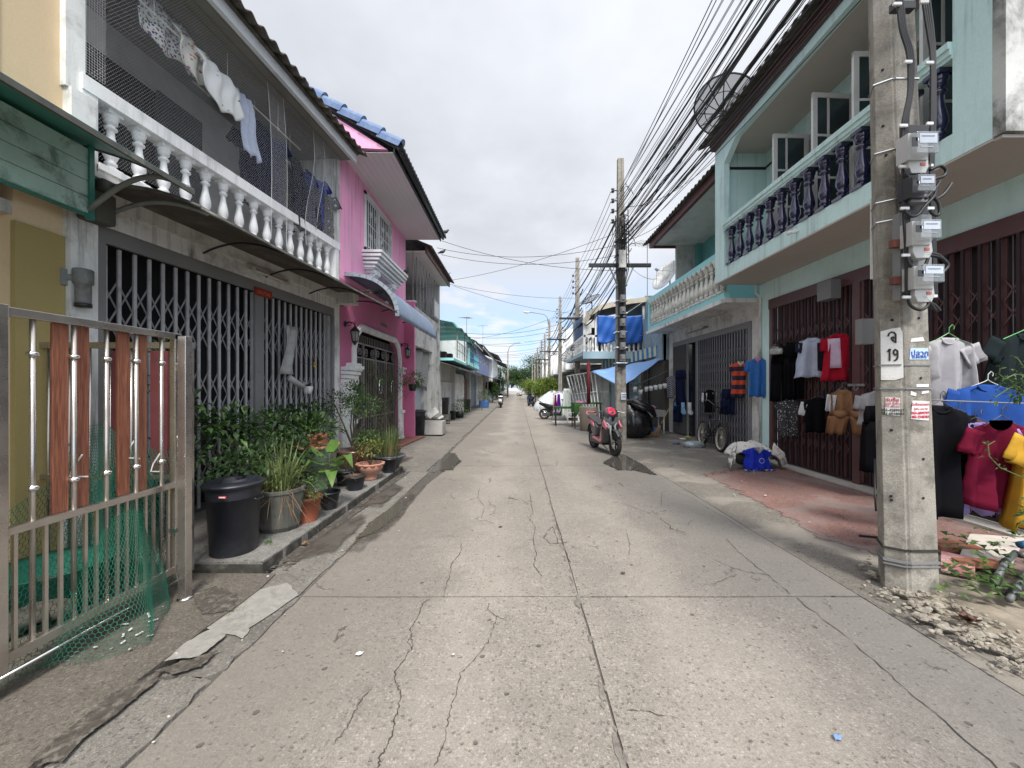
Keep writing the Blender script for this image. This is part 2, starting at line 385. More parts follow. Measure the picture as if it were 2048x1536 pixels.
M_wet = mat('wet_concrete', (.10,.09,.078), .3, .3, 3, bump=.1, bs=30, spec=.5)
M_water = glassy('puddle_water', (.085,.078,.066), .04)
M_white = mat('white_paint', (.80,.81,.81), .6, .06, 2, dirt=(.35,.34,.31), da=.35, ds=2.5, streak=.5, fine=.08)
M_white2 = mat('aged_white_paint', (.74,.745,.73), .7, .10, 1.5, dirt=(.2,.19,.17), da=.6, ds=1.8, streak=.85)
M_beam = mat('beam_plaster', (.66,.655,.63), .8, .12, 2, dirt=(.16,.15,.13), da=.55, ds=2.2, streak=.5)
M_grime = mat('weathered_plaster', (.54,.54,.52), .85, .25, 1.2, dirt=(.07,.07,.062), da=.85, ds=1.5, streak=1., bump=.4)
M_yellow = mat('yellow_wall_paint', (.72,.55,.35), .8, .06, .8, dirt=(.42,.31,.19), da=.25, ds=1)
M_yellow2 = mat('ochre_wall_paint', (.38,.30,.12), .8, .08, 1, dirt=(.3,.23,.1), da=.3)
M_gnslat = mat('green_slat_paint', (.48,.70,.64), .6, .15, 3, dirt=(.10,.14,.12), da=.75, ds=5, streak=.2)
M_gnsheet = mat('green_sheet', (.05,.27,.22), .45, .15, 2, dirt=(.03,.05,.045), da=.5, ds=2)
M_rim = mat('grimy_rim', (.10,.10,.09), .8, .4, 6, dirt=(.3,.3,.27), da=.6, ds=5)
M_steelp = mat('painted_pipe', (.22,.235,.23), .5, .2, 5, dirt=(.1,.08,.06), da=.6, ds=6)
M_greyframe = mat('grey_steel_frame', (.20,.20,.20), .55, .1, 2)
M_gatebar = mat('grey_gate_bar', (.44,.435,.45), .45, .12, 6, dirt=(.15,.12,.1), da=.4, ds=9, bump=.05)
M_gatedark = mat('dark_gate_channel', (.10,.095,.10), .5, .2, 5)
M_bluebar = mat('blue_grey_gate_bar', (.40,.44,.50), .45, .12, 6, dirt=(.12,.09,.08), da=.5, ds=7)
M_maroon = mat('maroon_gate_bar', (.11,.05,.052), .42, .15, 4, dirt=(.13,.08,.075), da=.4, ds=6)
M_marback = mat('maroon_gate_backing', (.028,.012,.014), .6, .2, 3)
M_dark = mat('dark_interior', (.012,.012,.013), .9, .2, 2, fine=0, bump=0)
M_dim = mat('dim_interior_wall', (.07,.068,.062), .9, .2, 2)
M_greywall = mat('grey_balcony_wall', (.50,.50,.49), .85, .1, 1.5, dirt=(.2,.2,.19), da=.4)
M_roofgrey = mat('fibre_cement_roof', (.085,.078,.068), .9, .35, 3, dirt=(.17,.155,.13), da=.8, ds=4, bump=.5)
M_awnbrown = mat('weathered_awning_sheet', (.085,.07,.06), .75, .2, 2, dirt=(.2,.18,.16), da=.5, ds=3, bump=.3)
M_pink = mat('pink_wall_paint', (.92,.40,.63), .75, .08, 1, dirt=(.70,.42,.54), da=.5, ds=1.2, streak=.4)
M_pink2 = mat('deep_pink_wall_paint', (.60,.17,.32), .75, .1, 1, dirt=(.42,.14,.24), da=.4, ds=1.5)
M_soffit = mat('white_soffit_board', (.66,.62,.63), .7, .06, 1)
M_bluetile = mat('blue_roof_tile', (.10,.17,.33), .5, .15, 4, dirt=(.22,.28,.38), da=.5, ds=6)
M_darktile = mat('dark_roof_tile', (.05,.055,.065), .6, .2, 4)
M_black = mat('black_metal', (.02,.02,.022), .4, .2, 5, bump=.05)
M_galv = mat('galvanised_sheet', (.36,.41,.46), .35, .1, 3, metal=.5, dirt=(.3,.3,.3), da=.3, bump=.05)
M_bluesheet = mat('blue_grey_roof_sheet', (.13,.18,.27), .45, .15, 3, dirt=(.3,.33,.36), da=.4, ds=3)
M_steel = mat('stainless_steel', (.52,.48,.44), .28, .15, 4, dirt=(.33,.27,.22), da=.45, ds=3, metal=.9, bump=.05, fine=.05)
M_steel2 = mat('bright_stainless', (.7,.69,.68), .18, .05, 4, metal=1, fine=0, bump=0)
M_teal = mat('teal_wall_paint', (.66,.88,.865), .75, .06, 1.2, dirt=(.52,.73,.71), da=.55, ds=1.5, streak=.4)
M_teal2 = mat('dark_teal_wall_paint', (.17,.33,.34), .75, .08, 1.2)
M_cyan = mat('cyan_paint', (.32,.72,.74), .6, .08, 2, dirt=(.5,.6,.6), da=.4, ds=3)
M_beige = mat('beige_soffit', (.52,.475,.43), .8, .06, 1, dirt=(.4,.38,.35), da=.3)
M_navy = mat('navy_glazed_ceramic', (.012,.012,.06), .14, .05, 5, spec=.8, coat=.6, bump=0, fine=0)
M_brownfascia = mat('brown_red_fascia', (.12,.045,.04), .6, .15, 3)
M_winwhite = mat('window_frame_white', (.76,.75,.73), .5, .05, 2, dirt=(.4,.39,.36), da=.3)
M_glass = glassy('window_glass', (.03,.05,.055), .05)
M_rwhite = mat('soffit_corrugated', (.60,.63,.58), .7, .1, 2, dirt=(.2,.2,.18), da=.5)
M_pole = mat('pole_concrete', (.36,.335,.29), .92, .35, 5, dirt=(.11,.10,.085), da=.85, ds=4.5, streak=.6, bump=1, bs=95, fine=.6)
M_cable = mat('black_cable', (.012,.012,.013), .5, .2, 5, fine=0, bump=0)
M_cable2 = mat('grey_cable', (.07,.07,.075), .6, .2, 5, fine=0, bump=0)
M_plasticb = mat('black_plastic', (.013,.015,.022), .42, .3, 5, dirt=(.04,.04,.045), da=.5, ds=4, bump=.1)
M_terra = mat('terracotta', (.30,.115,.065), .8, .2, 5, dirt=(.35,.28,.22), da=.5, ds=6)
M_terra2 = mat('orange_pot_plastic', (.32,.09,.045), .5, .15, 4, dirt=(.12,.06,.04), da=.5, ds=5)
M_greenglaze = mat('green_glazed_ceramic', (.09,.135,.095), .3, .35, 6, dirt=(.2,.22,.17), da=.5, ds=5, coat=.3)
M_brownglaze = mat('brown_glazed_ceramic', (.09,.045,.03), .3, .3, 5, coat=.3)
M_concpot = mat('mossy_concrete', (.10,.10,.085), .95, .35, 5, dirt=(.03,.03,.025), da=.8, ds=4, streak=.5, bump=.8)
M_rope = mat('white_rope', (.6,.58,.54), .8, .1, 9)
L_dark = leaf_mat('dark_green_leaf', (.018,.045,.014), (.05,.10,.03))
L_mid = leaf_mat('mid_green_leaf', (.04,.09,.02), (.11,.19,.05))
L_lite = leaf_mat('light_green_leaf', (.06,.14,.03), (.15,.25,.055))
L_grass = leaf_mat('grass_blade', (.08,.13,.035), (.22,.26,.10), .6)
L_dry = leaf_mat('dry_leaf', (.14,.085,.045), (.30,.20,.11), .8)
L_red = leaf_mat('red_leaf', (.06,.012,.02), (.12,.03,.03))
M_stem = mat('plant_stem', (.08,.07,.04), .8, .3, 9)
M_bark = mat('tree_bark', (.09,.075,.06), .9, .3, 5, bump=.6)

# ---------------- ground ----------------
def struct(o): o['kind'] = 'structure'; return o
g = MB(); g.quad((-300,-30,-.07),(300,-30,-.07),(300,600,-.07),(-300,600,-.07)); struct(g.build('ground', M_soil))
def jl(x, y, s=.012): return (x+random.uniform(-s,s), y+random.uniform(-s,s))
def slab(mb, x0, x1, y0, y1, z=0, zb=-.06, n=14, s=.006, za=None):
    """one concrete slab with slightly broken edges; za: height along the x1 side"""
    P = [jl(x0+(x1-x0)*i/4, y0, s) for i in range(4)]+[jl(x1, y0+(y1-y0)*i/n, s) for i in range(n)]+[jl(x1-(x1-x0)*i/4, y1, s) for i in range(4)]+[jl(x0, y1-(y1-y0)*i/n, s) for i in range(n)]
    k = len(P); zz = [z if za is None else z+(za-z)*min(1,max(0,(p[0]-x0)/(x1-x0))) for p in P]
    mb.add([(p[0],p[1],q) for p, q in zip(P,zz)]+[(p[0],p[1],zb) for p in P], [tuple(range(k))]+[(i,(i+1)%k,k+(i+1)%k,k+i) for i in range(k)])
rd = MB(); J = [-4, 2.945, 7.86, 12.9, 17.9, 23, 28, 34, 40, 47, 55, 65, 80, 110, 160]
g_ = .009
for a, b in zip(J, J[1:]):
    slab(rd, -1.65, .459, a+g_, b-g_, n=max(8,int(b-a)*3)); slab(rd, .473, 2.625, a+g_, b-g_, n=max(8,int(b-a)*3))
struct(rd.build('road', M_road))
def flat(mb, pts, z=.004, s=0, sub=4):
    """thin sheet through ground points (x,y); edges broken up"""
    P = []
    for i in range(len(pts)):
        a, b = pts[i], pts[(i+1)%len(pts)]
        for k in range(sub):
            t = k/sub; P.append((a[0]+(b[0]-a[0])*t+random.uniform(-s,s), a[1]+(b[1]-a[1])*t+random.uniform(-s,s)))
    bm_ = bmesh.new(); vs = [bm_.verts.new((p[0],p[1],z)) for p in P]
    f = bm_.faces.new(vs); r = bmesh.ops.triangulate(bm_, faces=[f])
    bm_.verts.index_update(); mb.add([v.co.copy() for v in bm_.verts], [[v.index for v in f.verts] for f in bm_.faces]); bm_.free()
def za_(x): return .03*min(1,max(0,(x-2.632)/3.27)) if x > 2.62 else 0
def soft(mb_name, pts, m, zf, s=.02, inset=.62, parent=None):
    """thin stained sheet with a faded rim; zf(x,y) gives its height"""
    P = []
    for i in range(len(pts)):
        a, b = pts[i], pts[(i+1)%len(pts)]
        for k in range(5): t = k/5; P.append((a[0]+(b[0]-a[0])*t, a[1]+(b[1]-a[1])*t))
    cx_ = sum(p[0] for p in P)/len(P); cy_ = sum(p[1] for p in P)/len(P); n = len(P); vs = []; fs = []; at = []
    for k, f in ((1.12,0),(.85,.6),(.6,1.),(.3,1.)):
        for p in P:
            x, y = cx_+(p[0]-cx_)*k, cy_+(p[1]-cy_)*k; vs.append((x,y,zf(x,y))); at.append(f)
    vs.append((cx_,cy_,zf(cx_,cy_))); at.append(1.)
    for r in range(3):
        for j in range(n): fs.append((r*n+j,r*n+(j+1)%n,(r+1)*n+(j+1)%n,(r+1)*n+j))
    for j in range(n): fs.append((3*n+j,3*n+(j+1)%n,4*n))
    b = MB(); b.add(vs, fs); o = b.build(mb_name, m); la = o.data.attributes.new('fade','FLOAT','POINT'); la.data.foreach_set('value', at); o['kind'] = 'structure'; return o
def gp(u, v, z=0): q = gr(u, v, z); return (q.x, q.y)
# right-hand apron
ap = MB()
for a, b in zip([-4,2.6,7.4,13.9,20,27,36,50,80], [2.6,7.4,13.9,20,27,36,50,80,160]):
    slab(ap, 2.632, 5.9, a+.006, b-.006, n=max(8,int(b-a)*2), s=.004, za=.03)
struct(ap.build('right_apron', M_apron))
ul = MB(); ul.quad((2.5,-4,-.005),(2.8,-4,-.005),(2.8,120,-.005),(2.5,120,-.005)); ul.quad((-1.85,-4,-.008),(-1.55,-4,-.008),(-1.55,120,-.008),(-1.85,120,-.008)); ul.quad((.40,-4,-.010),(.54,-4,-.010),(.54,120,-.010),(.40,120,-.010)); struct(ul.build('joint_mortar', mat('joint_mortar', (.10,.092,.08), .95, .5, 8, dirt=(.2,.18,.155), da=.8, ds=12, bump=1)))
soften(M_red, 5)
soft('red_pavement', [gp(1392,947),gp(1430,942),(5.0,8.1),(5.35,7.6),(5.35,5.5),(5.35,3.4),(4.7,3.05),gp(1775,1125),gp(1700,1105),gp(1640,1085),gp(1560,1035),gp(1470,985)], M_red, lambda x, y: za_(x)+.005)
th = MB(); th.box(5.2,3.6,.03,5.44,8.2,.055); th.build('pale_threshold', mat('threshold_tile', (.5,.47,.43), .6, .1, 3, dirt=(.25,.22,.2), da=.4))['kind'] = 'structure'
# patch outlines: new screed over old on the right lane
def ribbon(mb, pts, w, z=.0045, j=.007, sub=9):
    P = []
    for i in range(len(pts)-1):
        for k in range(sub):
            t = k/sub; P.append(Vector((pts[i][0]+(pts[i+1][0]-pts[i][0])*t, pts[i][1]+(pts[i+1][1]-pts[i][1])*t, z)))
    P.append(Vector((*pts[-1][:2], z))); P = [p+Vector((random.uniform(-j,j),random.uniform(-j,j),0)) for p in P]
    vs = []; fs = []
    for i, p in enumerate(P):
        t = P[min(i+1,len(P)-1)]-P[max(i-1,0)]; n = Vector((-t.y,t.x,0)); n = n.normalized() if n.length else Vector((1,0,0))
        ww = w*random.uniform(.15,1.0)/2; vs += [p-n*ww, p+n*ww]
    for i in range(len(P)-1): fs.append((2*i,2*i+1,2*i+3,2*i+2))
    mb.add(vs, fs)
ck = MB()
def z1(*p): return [gp(560+x*.44, 860+y*.44) for x, y in p]
def z2(*p): return [gp(1100+x*.332, 860+y*.332) for x, y in p]
for P, w in ((z1((825,510),(820,560),(780,610),(765,680),(745,760)),.007),
    (z1((680,770),(650,790),(620,860),(590,910),(605,985),(560,1050),(520,1110),(530,1160),(550,1210),(530,1290),(505,1400),(460,1480),(445,1536)),.008),
    (z1((600,930),(580,960),(600,1000)),.005), (z1((950,790),(945,820),(985,850),(1040,870)),.006),
    (z1((985,850),(960,930),(925,1000),(820,1110),(790,1230),(765,1310),(750,1400),(705,1530)),.006),
    (z1((1135,290),(1150,380),(1130,400),(1160,440),(1150,500),(1165,560),(1155,620),(1190,665)),.009),
    (z1((1210,470),(1200,490),(1230,520),(1265,515),(1240,440),(1215,460)),.01), (z1((1575,1275),(1650,1280),(1818,1315)),.005),
    (z1((420,1170),(360,1240),(320,1330),(270,1400),(250,1420)),.006), (z1((905,270),(900,310),(930,350),(915,400)),.008),
    (z2((380,430),(470,455),(560,490),(650,530),(760,565),(830,570),(855,545)),.008),
    (z2((670,460),(675,380),(700,366),(760,375),(850,410),(940,465),(1000,500),(1060,530),(1160,600)),.007),
    (z2((460,600),(480,690),(475,760)),.006), (z2((1060,655),(1120,720),(1200,790),(1330,890),(1450,990)),.007),
    (z2((0,425),(50,600),(120,800)),.012)):
    ribbon(ck, P, w)
ribbon(ck, [(2.12,2.93),(2.1,2.4),(2.04,1.9),(2.0,1.4)], .008, j=.012, sub=10)
ribbon(ck, [(2.62,2.93),(2.75,2.3),(2.8,1.6)], .006, j=.015, sub=8)
ck.mi = 1
for i in range(90):                                        # spalled chips along the long joint
    y = 1.2+random.random()**1.6*12; s = random.uniform(.006,.02)
    if random.random() < .5: y = random.uniform(1.3,4.8)
    x = .465-random.uniform(0,.035); k = random.randint(4,6)
    flat(ck, [(x+s*cos(a*2*pi/k)*random.uniform(.6,1.1), y+s*2.8*sin(a*2*pi/k)*random.uniform(.6,1.3)) for a in range(k)], .0042+i*.00002, 0, 1)
struct(ck.build('road_cracks', [M_crack, mat('spalled_edge', (.18,.165,.145), .95, .4, 20, bump=.8)]))
# left side strip between road and plinth
ls = MB()
for a, b in ((-4,1.55),(1.56,2.1),(2.12,2.9)): slab(ls, -1.97, -1.66, a, b, .012, n=10, s=.02)
for a, b in ((2.93,4.2),(4.22,5.9),(5.92,7.3)): slab(ls, -2.10, -1.675, a, b, .02, n=12, s=.014, za=.005)
struct(ls.build('side_strip', M_side))
dw = MB(); slab(dw, -6, -2.03, -4, 3.25, .03, n=30, s=.02); struct(dw.build('driveway', road_mat('driveway_concrete', (.175,.155,.13), (.11,.098,.082), (.09,.08,.067))))
pl = MB(); slab(pl, -4.5, -2.165, 3.27, 7.25, .12, n=40, s=.012); struct(pl.build('left_plinth', M_plinth))
pe = MB(); pe.box(-2.166,3.27,-.02,-2.158,7.25,.108); pe.box(-4.4,3.262,-.02,-2.16,3.27,.10); struct(pe.build('plinth_edge', mat('mossy_black_edge', (.045,.043,.034), .95, .5, 9, dirt=(.14,.13,.11), da=.6, ds=9, bump=1)))
pa = MB(); slab(pa, -3.5, -1.72, 7.28, 12.1, .09, n=26, s=.02, za=.01)
for a, b in ((12.13,17),(17.03,22),(22.1,29),(29.1,38),(38.1,50),(50.1,80)): slab(pa, -4.2, -1.75, a, b, .08, n=20, s=.025, za=.01)
struct(pa.build('left_apron', M_side))
rt = MB(); rt.T = None; flat(rt, [(-3.45,8.9),(-3.0,9.1),(-2.85,12.0),(-3.45,12.05)], .093, .01, 5)
struct(rt.build('red_tile_step', mat('red_brick_tile', (.22,.085,.06), .8, .2, 6)))
# wet gutter and puddles
soften(M_wet, 6, .2, .95); soften(M_water, 9, .5, .56)
soft('wet_gutter', [gp(655,1108),gp(722,1103),gp(745,1085),gp(795,1048),gp(822,1010),gp(858,966),gp(905,930),gp(900,905),gp(848,955),gp(800,990),gp(755,1024),gp(700,1070)], M_wet, lambda x, y: .0055)
for k, q in enumerate(([(-2.05,3.4),(-1.75,3.7),(-1.78,4.6),(-1.95,4.9),(-2.1,4.2)],[(-2.1,5.0),(-1.8,5.1),(-1.78,6.1),(-2.05,6.4)],[(-3.0,7.5),(-2.4,7.5),(-2.3,8.6),(-2.9,8.9)])): soft('wet_patch', q, M_wet, (lambda x, y: .0275) if k < 2 else (lambda x, y: .09-.08*(x+3.5)/1.78+.006))
soft('puddle_water', [gp(700,1090),gp(745,1072),gp(795,1034),gp(835,988),gp(822,984),gp(772,1022),gp(732,1050)], M_water, lambda x, y: .0095)
soft('puddle_water', [gp(858,950),gp(905,942),gp(926,924),gp(912,906),gp(893,901),gp(870,925)], M_water, lambda x, y: .0095)
soft('puddle_water', [gp(1200,925),gp(1222,912),gp(1246,906),gp(1268,918),gp(1290,930),gp(1322,954),gp(1296,950),gp(1268,943),gp(1233,942)], M_water, lambda x, y: .0095)
# broken light slabs and dirt at the driveway edge
bs_ = MB(); flat(bs_, [gp(330,1334),gp(372,1296),gp(418,1270),gp(455,1277),gp(428,1303),gp(395,1326)], .0365, .006, 4)
flat(bs_, [gp(412,1262),gp(440,1228),gp(500,1190),gp(575,1170),gp(598,1195),gp(500,1262),(-1.72,2.42)], .022, .008, 4)
struct(bs_.build('broken_slabs', mat('pale_screed', (.27,.26,.235), .9, .25, 9, dirt=(.13,.12,.105), da=.7, ds=9, bump=1)))
MsS = soften(mat('gritty_dirt', (.06,.052,.042), .97, .5, 30, dirt=(.22,.2,.17), da=.6, ds=22, bump=1, bs=60), 22)
soft('crack_dirt', [gp(40,1536,.03),gp(140,1455,.03),gp(225,1385,.03),gp(330,1333,.03),gp(330,1350,.03),gp(235,1430,.03),gp(165,1480,.03),gp(115,1536,.03)], MsS, lambda x, y: .0345)
soft('crack_dirt', [gp(300,1345,.03),gp(385,1318,.03),gp(440,1300,.03),gp(405,1335,.03),gp(345,1352,.03)], MsS, lambda x, y: .0355)
soft('plinth_grime', [(-2.2,3.2),(-1.98,3.25),(-2.02,4.2),(-1.98,5.2),(-2.03,6.2),(-2.0,7.3),(-2.2,7.3),(-2.2,5.2)], MsS, lambda x, y: .0262)
soft('gatepost_dirt', [gp(380,1190,.03),gp(430,1170,.03),gp(480,1190,.03),gp(470,1225,.03),gp(400,1235,.03)], MsS, lambda x, y: .036)
# rubble bed at the foot of the near pole
soft('rubble_bed', [gp(1735,1140),gp(1790,1190),gp(1840,1240),gp(1930,1280),gp(2100,1350),(4.6,2.0),(5.6,2.6),(5.2,3.25),(3.9,3.35),gp(1870,1080),gp(1790,1120)], soften(M_earth, 9), lambda x, y: za_(x)+.006)
soft('soil_bed', [gp(1880,1100),gp(1960,1170),gp(2050,1225),(5.0,2.1),(5.6,2.7),(5.1,3.2),(3.8,3.25)], soften(mat('bed_soil', (.09,.075,.055), .95, .5, 12, bump=1, bs=50), 9), lambda x, y: za_(x)+.011)
st = MB(); random.seed(11)
for i in range(380):
    t = random.random()
    c = gr(1745+t*300+random.uniform(-30,40), 1150+t*175+random.uniform(-45,35), .04); s = random.uniform(.004,.02)*(1 if random.random()<.9 else 2.0)
    st.ball((c.x,c.y,c.z+s*.2), s, 4, (random.uniform(.7,1.5),random.uniform(.7,1.3),random.uniform(.4,.8)), .25)
o = st.build('rubble', mat('rubble_stone', (.30,.27,.22), .95, .6, 25, dirt=(.15,.13,.11), da=.7, ds=9, bump=1)); o['kind'] = 'stuff'; o['label'] = 'loose yellowish rubble around the foot of the near concrete pole'; o['category'] = 'rubble'
for p in o.data.polygons: p.use_smooth = False
lt = MB(); random.seed(5)
for i in range(170):
    x = random.choice((random.uniform(-2.1,-1.6), random.uniform(-3.2,-1.7), random.uniform(-1.5,2.6), random.uniform(2.6,5.2), random.uniform(2.6,5.2)))
    y = random.uniform(1.5,14); s = random.uniform(.004,.011)
    lt.ball((x,y,.035 if (x<-2 and y<3.2) or x>2.6 else (.125 if x<-2.2 and y<7.2 else .015)), s, 3, (1.4,1,.5), .3)
o = lt.build('grit', mat('grit_stone', (.5,.48,.43), .9, .4, 60)); o['kind'] = 'stuff'; o['label'] = 'pale grit and crumbs scattered over the concrete'; o['category'] = 'grit'
random.seed(21)
# ---------------- shared builders ----------------
M_lat = mat('lattice_strip', (.25,.25,.26), .5, .2, 8, dirt=(.12,.1,.08), da=.5)
def scissor(root, y0, y1, z0, z1, x, mb_mat, dk_mat, pitch, bands, name='folding_gate', bw=.028, sgn=1, back=None):
    """a folding lattice gate in the plane x: upright bars, pair channels, crossed strips"""
    n = max(2, round((y1-y0)/pitch)); p = (y1-y0)/n; m = MB()
    for i in range(n+1):
        y = y0+p*i
        m.mi = 0; m.box(x-.006, y-bw/2, z0+.03, x+.012, y+bw/2, z1)
        m.mi = 1; m.box(x-.05, y-bw*.6+p*.22, z0+.03, x-.03, y+p*.22, z1) if i < n else None
    for i in range(n):
        ya, yb = y0+p*i, y0+p*(i+1)
        for zc in bands:
            for dz in (-.13, .13):
                m.mi = 2
                m.bar((x-.014,ya,zc+dz-.14),(x-.014,yb,zc+dz+.14), .004, .016, up=(0,0,1))
                m.bar((x-.020,ya,zc+dz+.14),(x-.020,yb,zc+dz-.14), .004, .016, up=(0,0,1))
    m.mi = 0
    for y in (y0, y1): m.box(x-.03, y-.03, z0, x+.02, y+.03, z1)
    m.mi = 1; m.box(x-.03, y0, z0, x+.01, y1, z0+.035)
    return m.build(name, [mb_mat, dk_mat, M_lat if mb_mat in (M_gatebar, M_bluebar) else mb_mat], root)
def baluster_prof(h, r):
    P = [(.95,0),(.95,.06),(.6,.075),(.55,.10),(.75,.12),(.78,.15),(.55,.17),(.7,.21),(.92,.28),(.9,.36),(.72,.46),(.5,.58),(.44,.66),(.46,.68),(.75,.70),(.78,.73),(.5,.75),(.48,.78),(.8,.80),(.8,.84),(.85,.86),(.95,.88),(.95,1)]
    return [(a*r, b*h) for a, b in P]
def balusters(root, pts, h, r, m, n=14, sq=False):
    pm_ = MB(); pm_.lathe(baluster_prof(h, r), (0,0,0), n); pm_.box(-r*.98,-r*.98,0.001,r*.98,r*.98,.05*h); pm_.box(-r*.98,-r*.98,.93*h,r*.98,r*.98,h-.001)
    first = None
    for p in pts:
        if first is None: first = pm_.build('baluster', m, root, raw=True); o = first
        else: o = first.copy(); COL.objects.link(o); o.parent = root
        off = Vector((0,0,0)) if abs(root.rotation_euler.z) > 1e-9 else root.location
        o.location = Vector(p)-off
def corrug(root, pts, y0, y1, per, amp, thick, m, name='roof', nseg=6, jag=0):
    """corrugated sheet: profile pts (x,z) from eave to ridge, waves run along y"""
    n = int((y1-y0)/per*nseg); b = MB(); k = len(pts)
    def fn(u, v):
        t = v*(k-1); i = min(int(t), k-2); f = t-i; x = pts[i][0]+(pts[i+1][0]-pts[i][0])*f; z = pts[i][1]+(pts[i+1][1]-pts[i][1])*f
        y = y0+(y1-y0)*u
        return (x, y, z+amp*sin(2*pi*y/per)+(jag*math.sin(y*3.1)*(1-v)))
    b.grid(fn, n, max(2,(k-1)*2), True, thick); return b.build(name, m, root)
def net(mb, fn, nu, nv, w=.0016, diag=False):
    """netting: thin strips following the surface fn(u,v)"""
    def strip(P):
        vs = []; fs = []
        for i, p in enumerate(P):
            t = (P[min(i+1,len(P)-1)]-P[max(i-1,0)]).normalized(); s = t.cross(Vector((1,.2,0)).normalized()); s = s.normalized() if s.length > .1 else Vector((0,0,1))
            vs += [p-s*w/2, p+s*w/2]
        for i in range(len(P)-1): fs.append((2*i,2*i+1,2*i+3,2*i+2))
        mb.add(vs, fs)
    if not diag:
        for i in range(nu+1): strip([Vector(fn(i/nu, j/10)) for j in range(11)])
        for j in range(nv+1): strip([Vector(fn(i/14, j/nv)) for i in range(15)])
    else:
        for s_ in (1,-1):
            for c in range(-nv, nu+nv+1):
                P = []
                for k in range(0, nv+1, max(1,nv//10)):
                    u = (c+s_*k)/nu if s_ == 1 else (c+nv-k)/nu-nv/nu+nv/nu
                    u = (c + (k if s_ == 1 else -k) + (0 if s_ == 1 else 0))/nu
                    if 0 <= u <= 1: P.append(Vector(fn(u, k/nv)))
                if len(P) > 1: strip(P)
def spiral(cy, cz, r, turns=1.3, a0=0, n=18, sgn=1):
    return [(cy+sgn*r*(1-.8*i/n)*cos(a0+turns*2*pi*i/n), cz+r*(1-.8*i/n)*sin(a0+turns*2*pi*i/n)) for i in range(n+1)]

# ================= yellow house (left edge) =================
yh = thing('yellow_house', 'yellow painted house at the left edge with a green slatted canopy', 'house', (-3.95,1.5,0))
w = MB(); w.box(-4.45,-3,3.6,-3.93,3.33,9); w.box(-4.45,3.0,0,-3.93,3.33,3.6)
w.box(-3.94,2.905,3.6,-3.925,2.92,9); w.build('wall', M_yellow, yh)
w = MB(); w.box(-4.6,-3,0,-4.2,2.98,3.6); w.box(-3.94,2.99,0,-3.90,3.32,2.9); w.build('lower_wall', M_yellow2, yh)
w = MB(); w.box(-4.2,-3,2.95,-3.94,3.0,3.05); w.build('carport_ceiling', M_beam, yh)
cn = MB(); 
for i in range(4): cn.box(-3.735,-2,3.11+i*.14,-3.715,3.36,3.11+i*.14+.133)
cn.build('slat_panel', M_gnslat, yh)
cn = MB(); cn.box(-3.77,-2,3.09,-3.736,3.36,3.67); cn.box(-3.74,3.33,3.06,-3.70,3.37,3.70); cn.build('panel_frame', M_gnsheet, yh)
cn = MB(); cn.grid(lambda u, v: (-3.95+1.08*v, -2+5.4*u, 3.76-.22*v-.2*v*v), 12, 8, True, .012); cn.build('canopy_sheet', M_gnsheet, yh)
cn = MB(); cn.bar((-2.87,-2,3.325),(-2.87,3.41,3.325),.022,.04)
cn.tube([(-3.95+1.08*v, 3.41, 3.765-.22*v-.2*v*v) for v in [i/8 for i in range(9)]], .017, 6); cn.build('canopy_rim', M_rim, yh)
cn = MB(); cn.tube([(-3.72+.86*t, 3.34, 3.14+.36*math.sin(min(1,t*1.05)*pi*.62)-.14*t*t) for t in [i/12 for i in range(13)]], .021, 8); cn.build('bracket_arm', M_steelp, yh)
cn = MB()
cn.grid(lambda u, v: (-3.93+.12*v, -3+6.3*u, 3.80-.04*v), 4, 2, False, .02); cn.build('flashing', M_rim, yh)
for xx, r_ in ((-3.935,.012),(-3.915,.009),(-3.90,.014)):
    w = MB(); w.tube([(xx,3.345,9),(xx+.01,3.35,6),(xx-.005,3.352,5),(xx+.02,3.36,4.1),(xx+.06,3.40,3.75)], r_, 6); w.build('drop_cable', M_cable, yh)
# grey drum lamp on its pillar
wl_ = thing('wall_lamp', 'weathered grey drum shaped wall lamp on the pillar beside the stainless gate', 'lamp', (-3.80,3.3,2.5))
b = MB(); b.box(-3.93,3.28,2.48,-3.88,3.40,2.62); b.bar((-3.88,3.33,2.55),(-3.80,3.33,2.55),.05); b.build('bracket', M_steelp, wl_)
b = MB(); b.lathe([(.05,2.33),(.052,2.36),(.052,2.50),(.066,2.505),(.068,2.62),(.06,2.63)], (-3.79,3.36,0), 18); b.build('drum', mat('lamp_grey', (.17,.18,.175), .6, .3, 7, dirt=(.3,.3,.28), da=.5, ds=8), wl_)
b = MB(); b.lathe([(.055,2.30),(.057,2.33),(.05,2.332)], (-3.79,3.36,0), 18); b.build('rim', M_black, wl_)

# ================= shutter house A =================
AX, AY, AR = -3.46, 7.45, -math.atan(.0995)
hA = thing('shutter_house', 'grey white shophouse with netted balcony, white balusters and grey folding gates', 'house', (AX,AY,0), AR)
def A2W(x, y, z): return Vector((AX+x*cos(AR)-y*sin(AR), AY+x*sin(AR)+y*cos(AR), z))
L = -3.95
w = MB()
w.box(-.3,L-.2,0,.02,L,3.45); w.box(-.3,-.16,0,.02,.0,3.45)
w.box(-.28,L,3.1,.0,-.16,3.62)
w.box(-.3,L-.2,3.45,.03,L-.02,4.2); w.box(-.2,L-.22,4.2,.0,L-.08,6.05)
w.box(-1.25,-.06,3.6,.0,.03,6.02); w.box(-4,-.04,0,-.3,.03,6.0); w.box(-4,L-.2,0,-.32,L-.08,6.0)
w.build('wall', M_white2, hA)
w = MB(); w.box(-.02,L,3.28,.03,-.0,3.5); w.box(-.0,L-.1,3.5,.07,.16,3.545); w.box(0.03,-.1,3.2,.34,.12,3.42); w.build('beam_moulding', M_beam, hA)
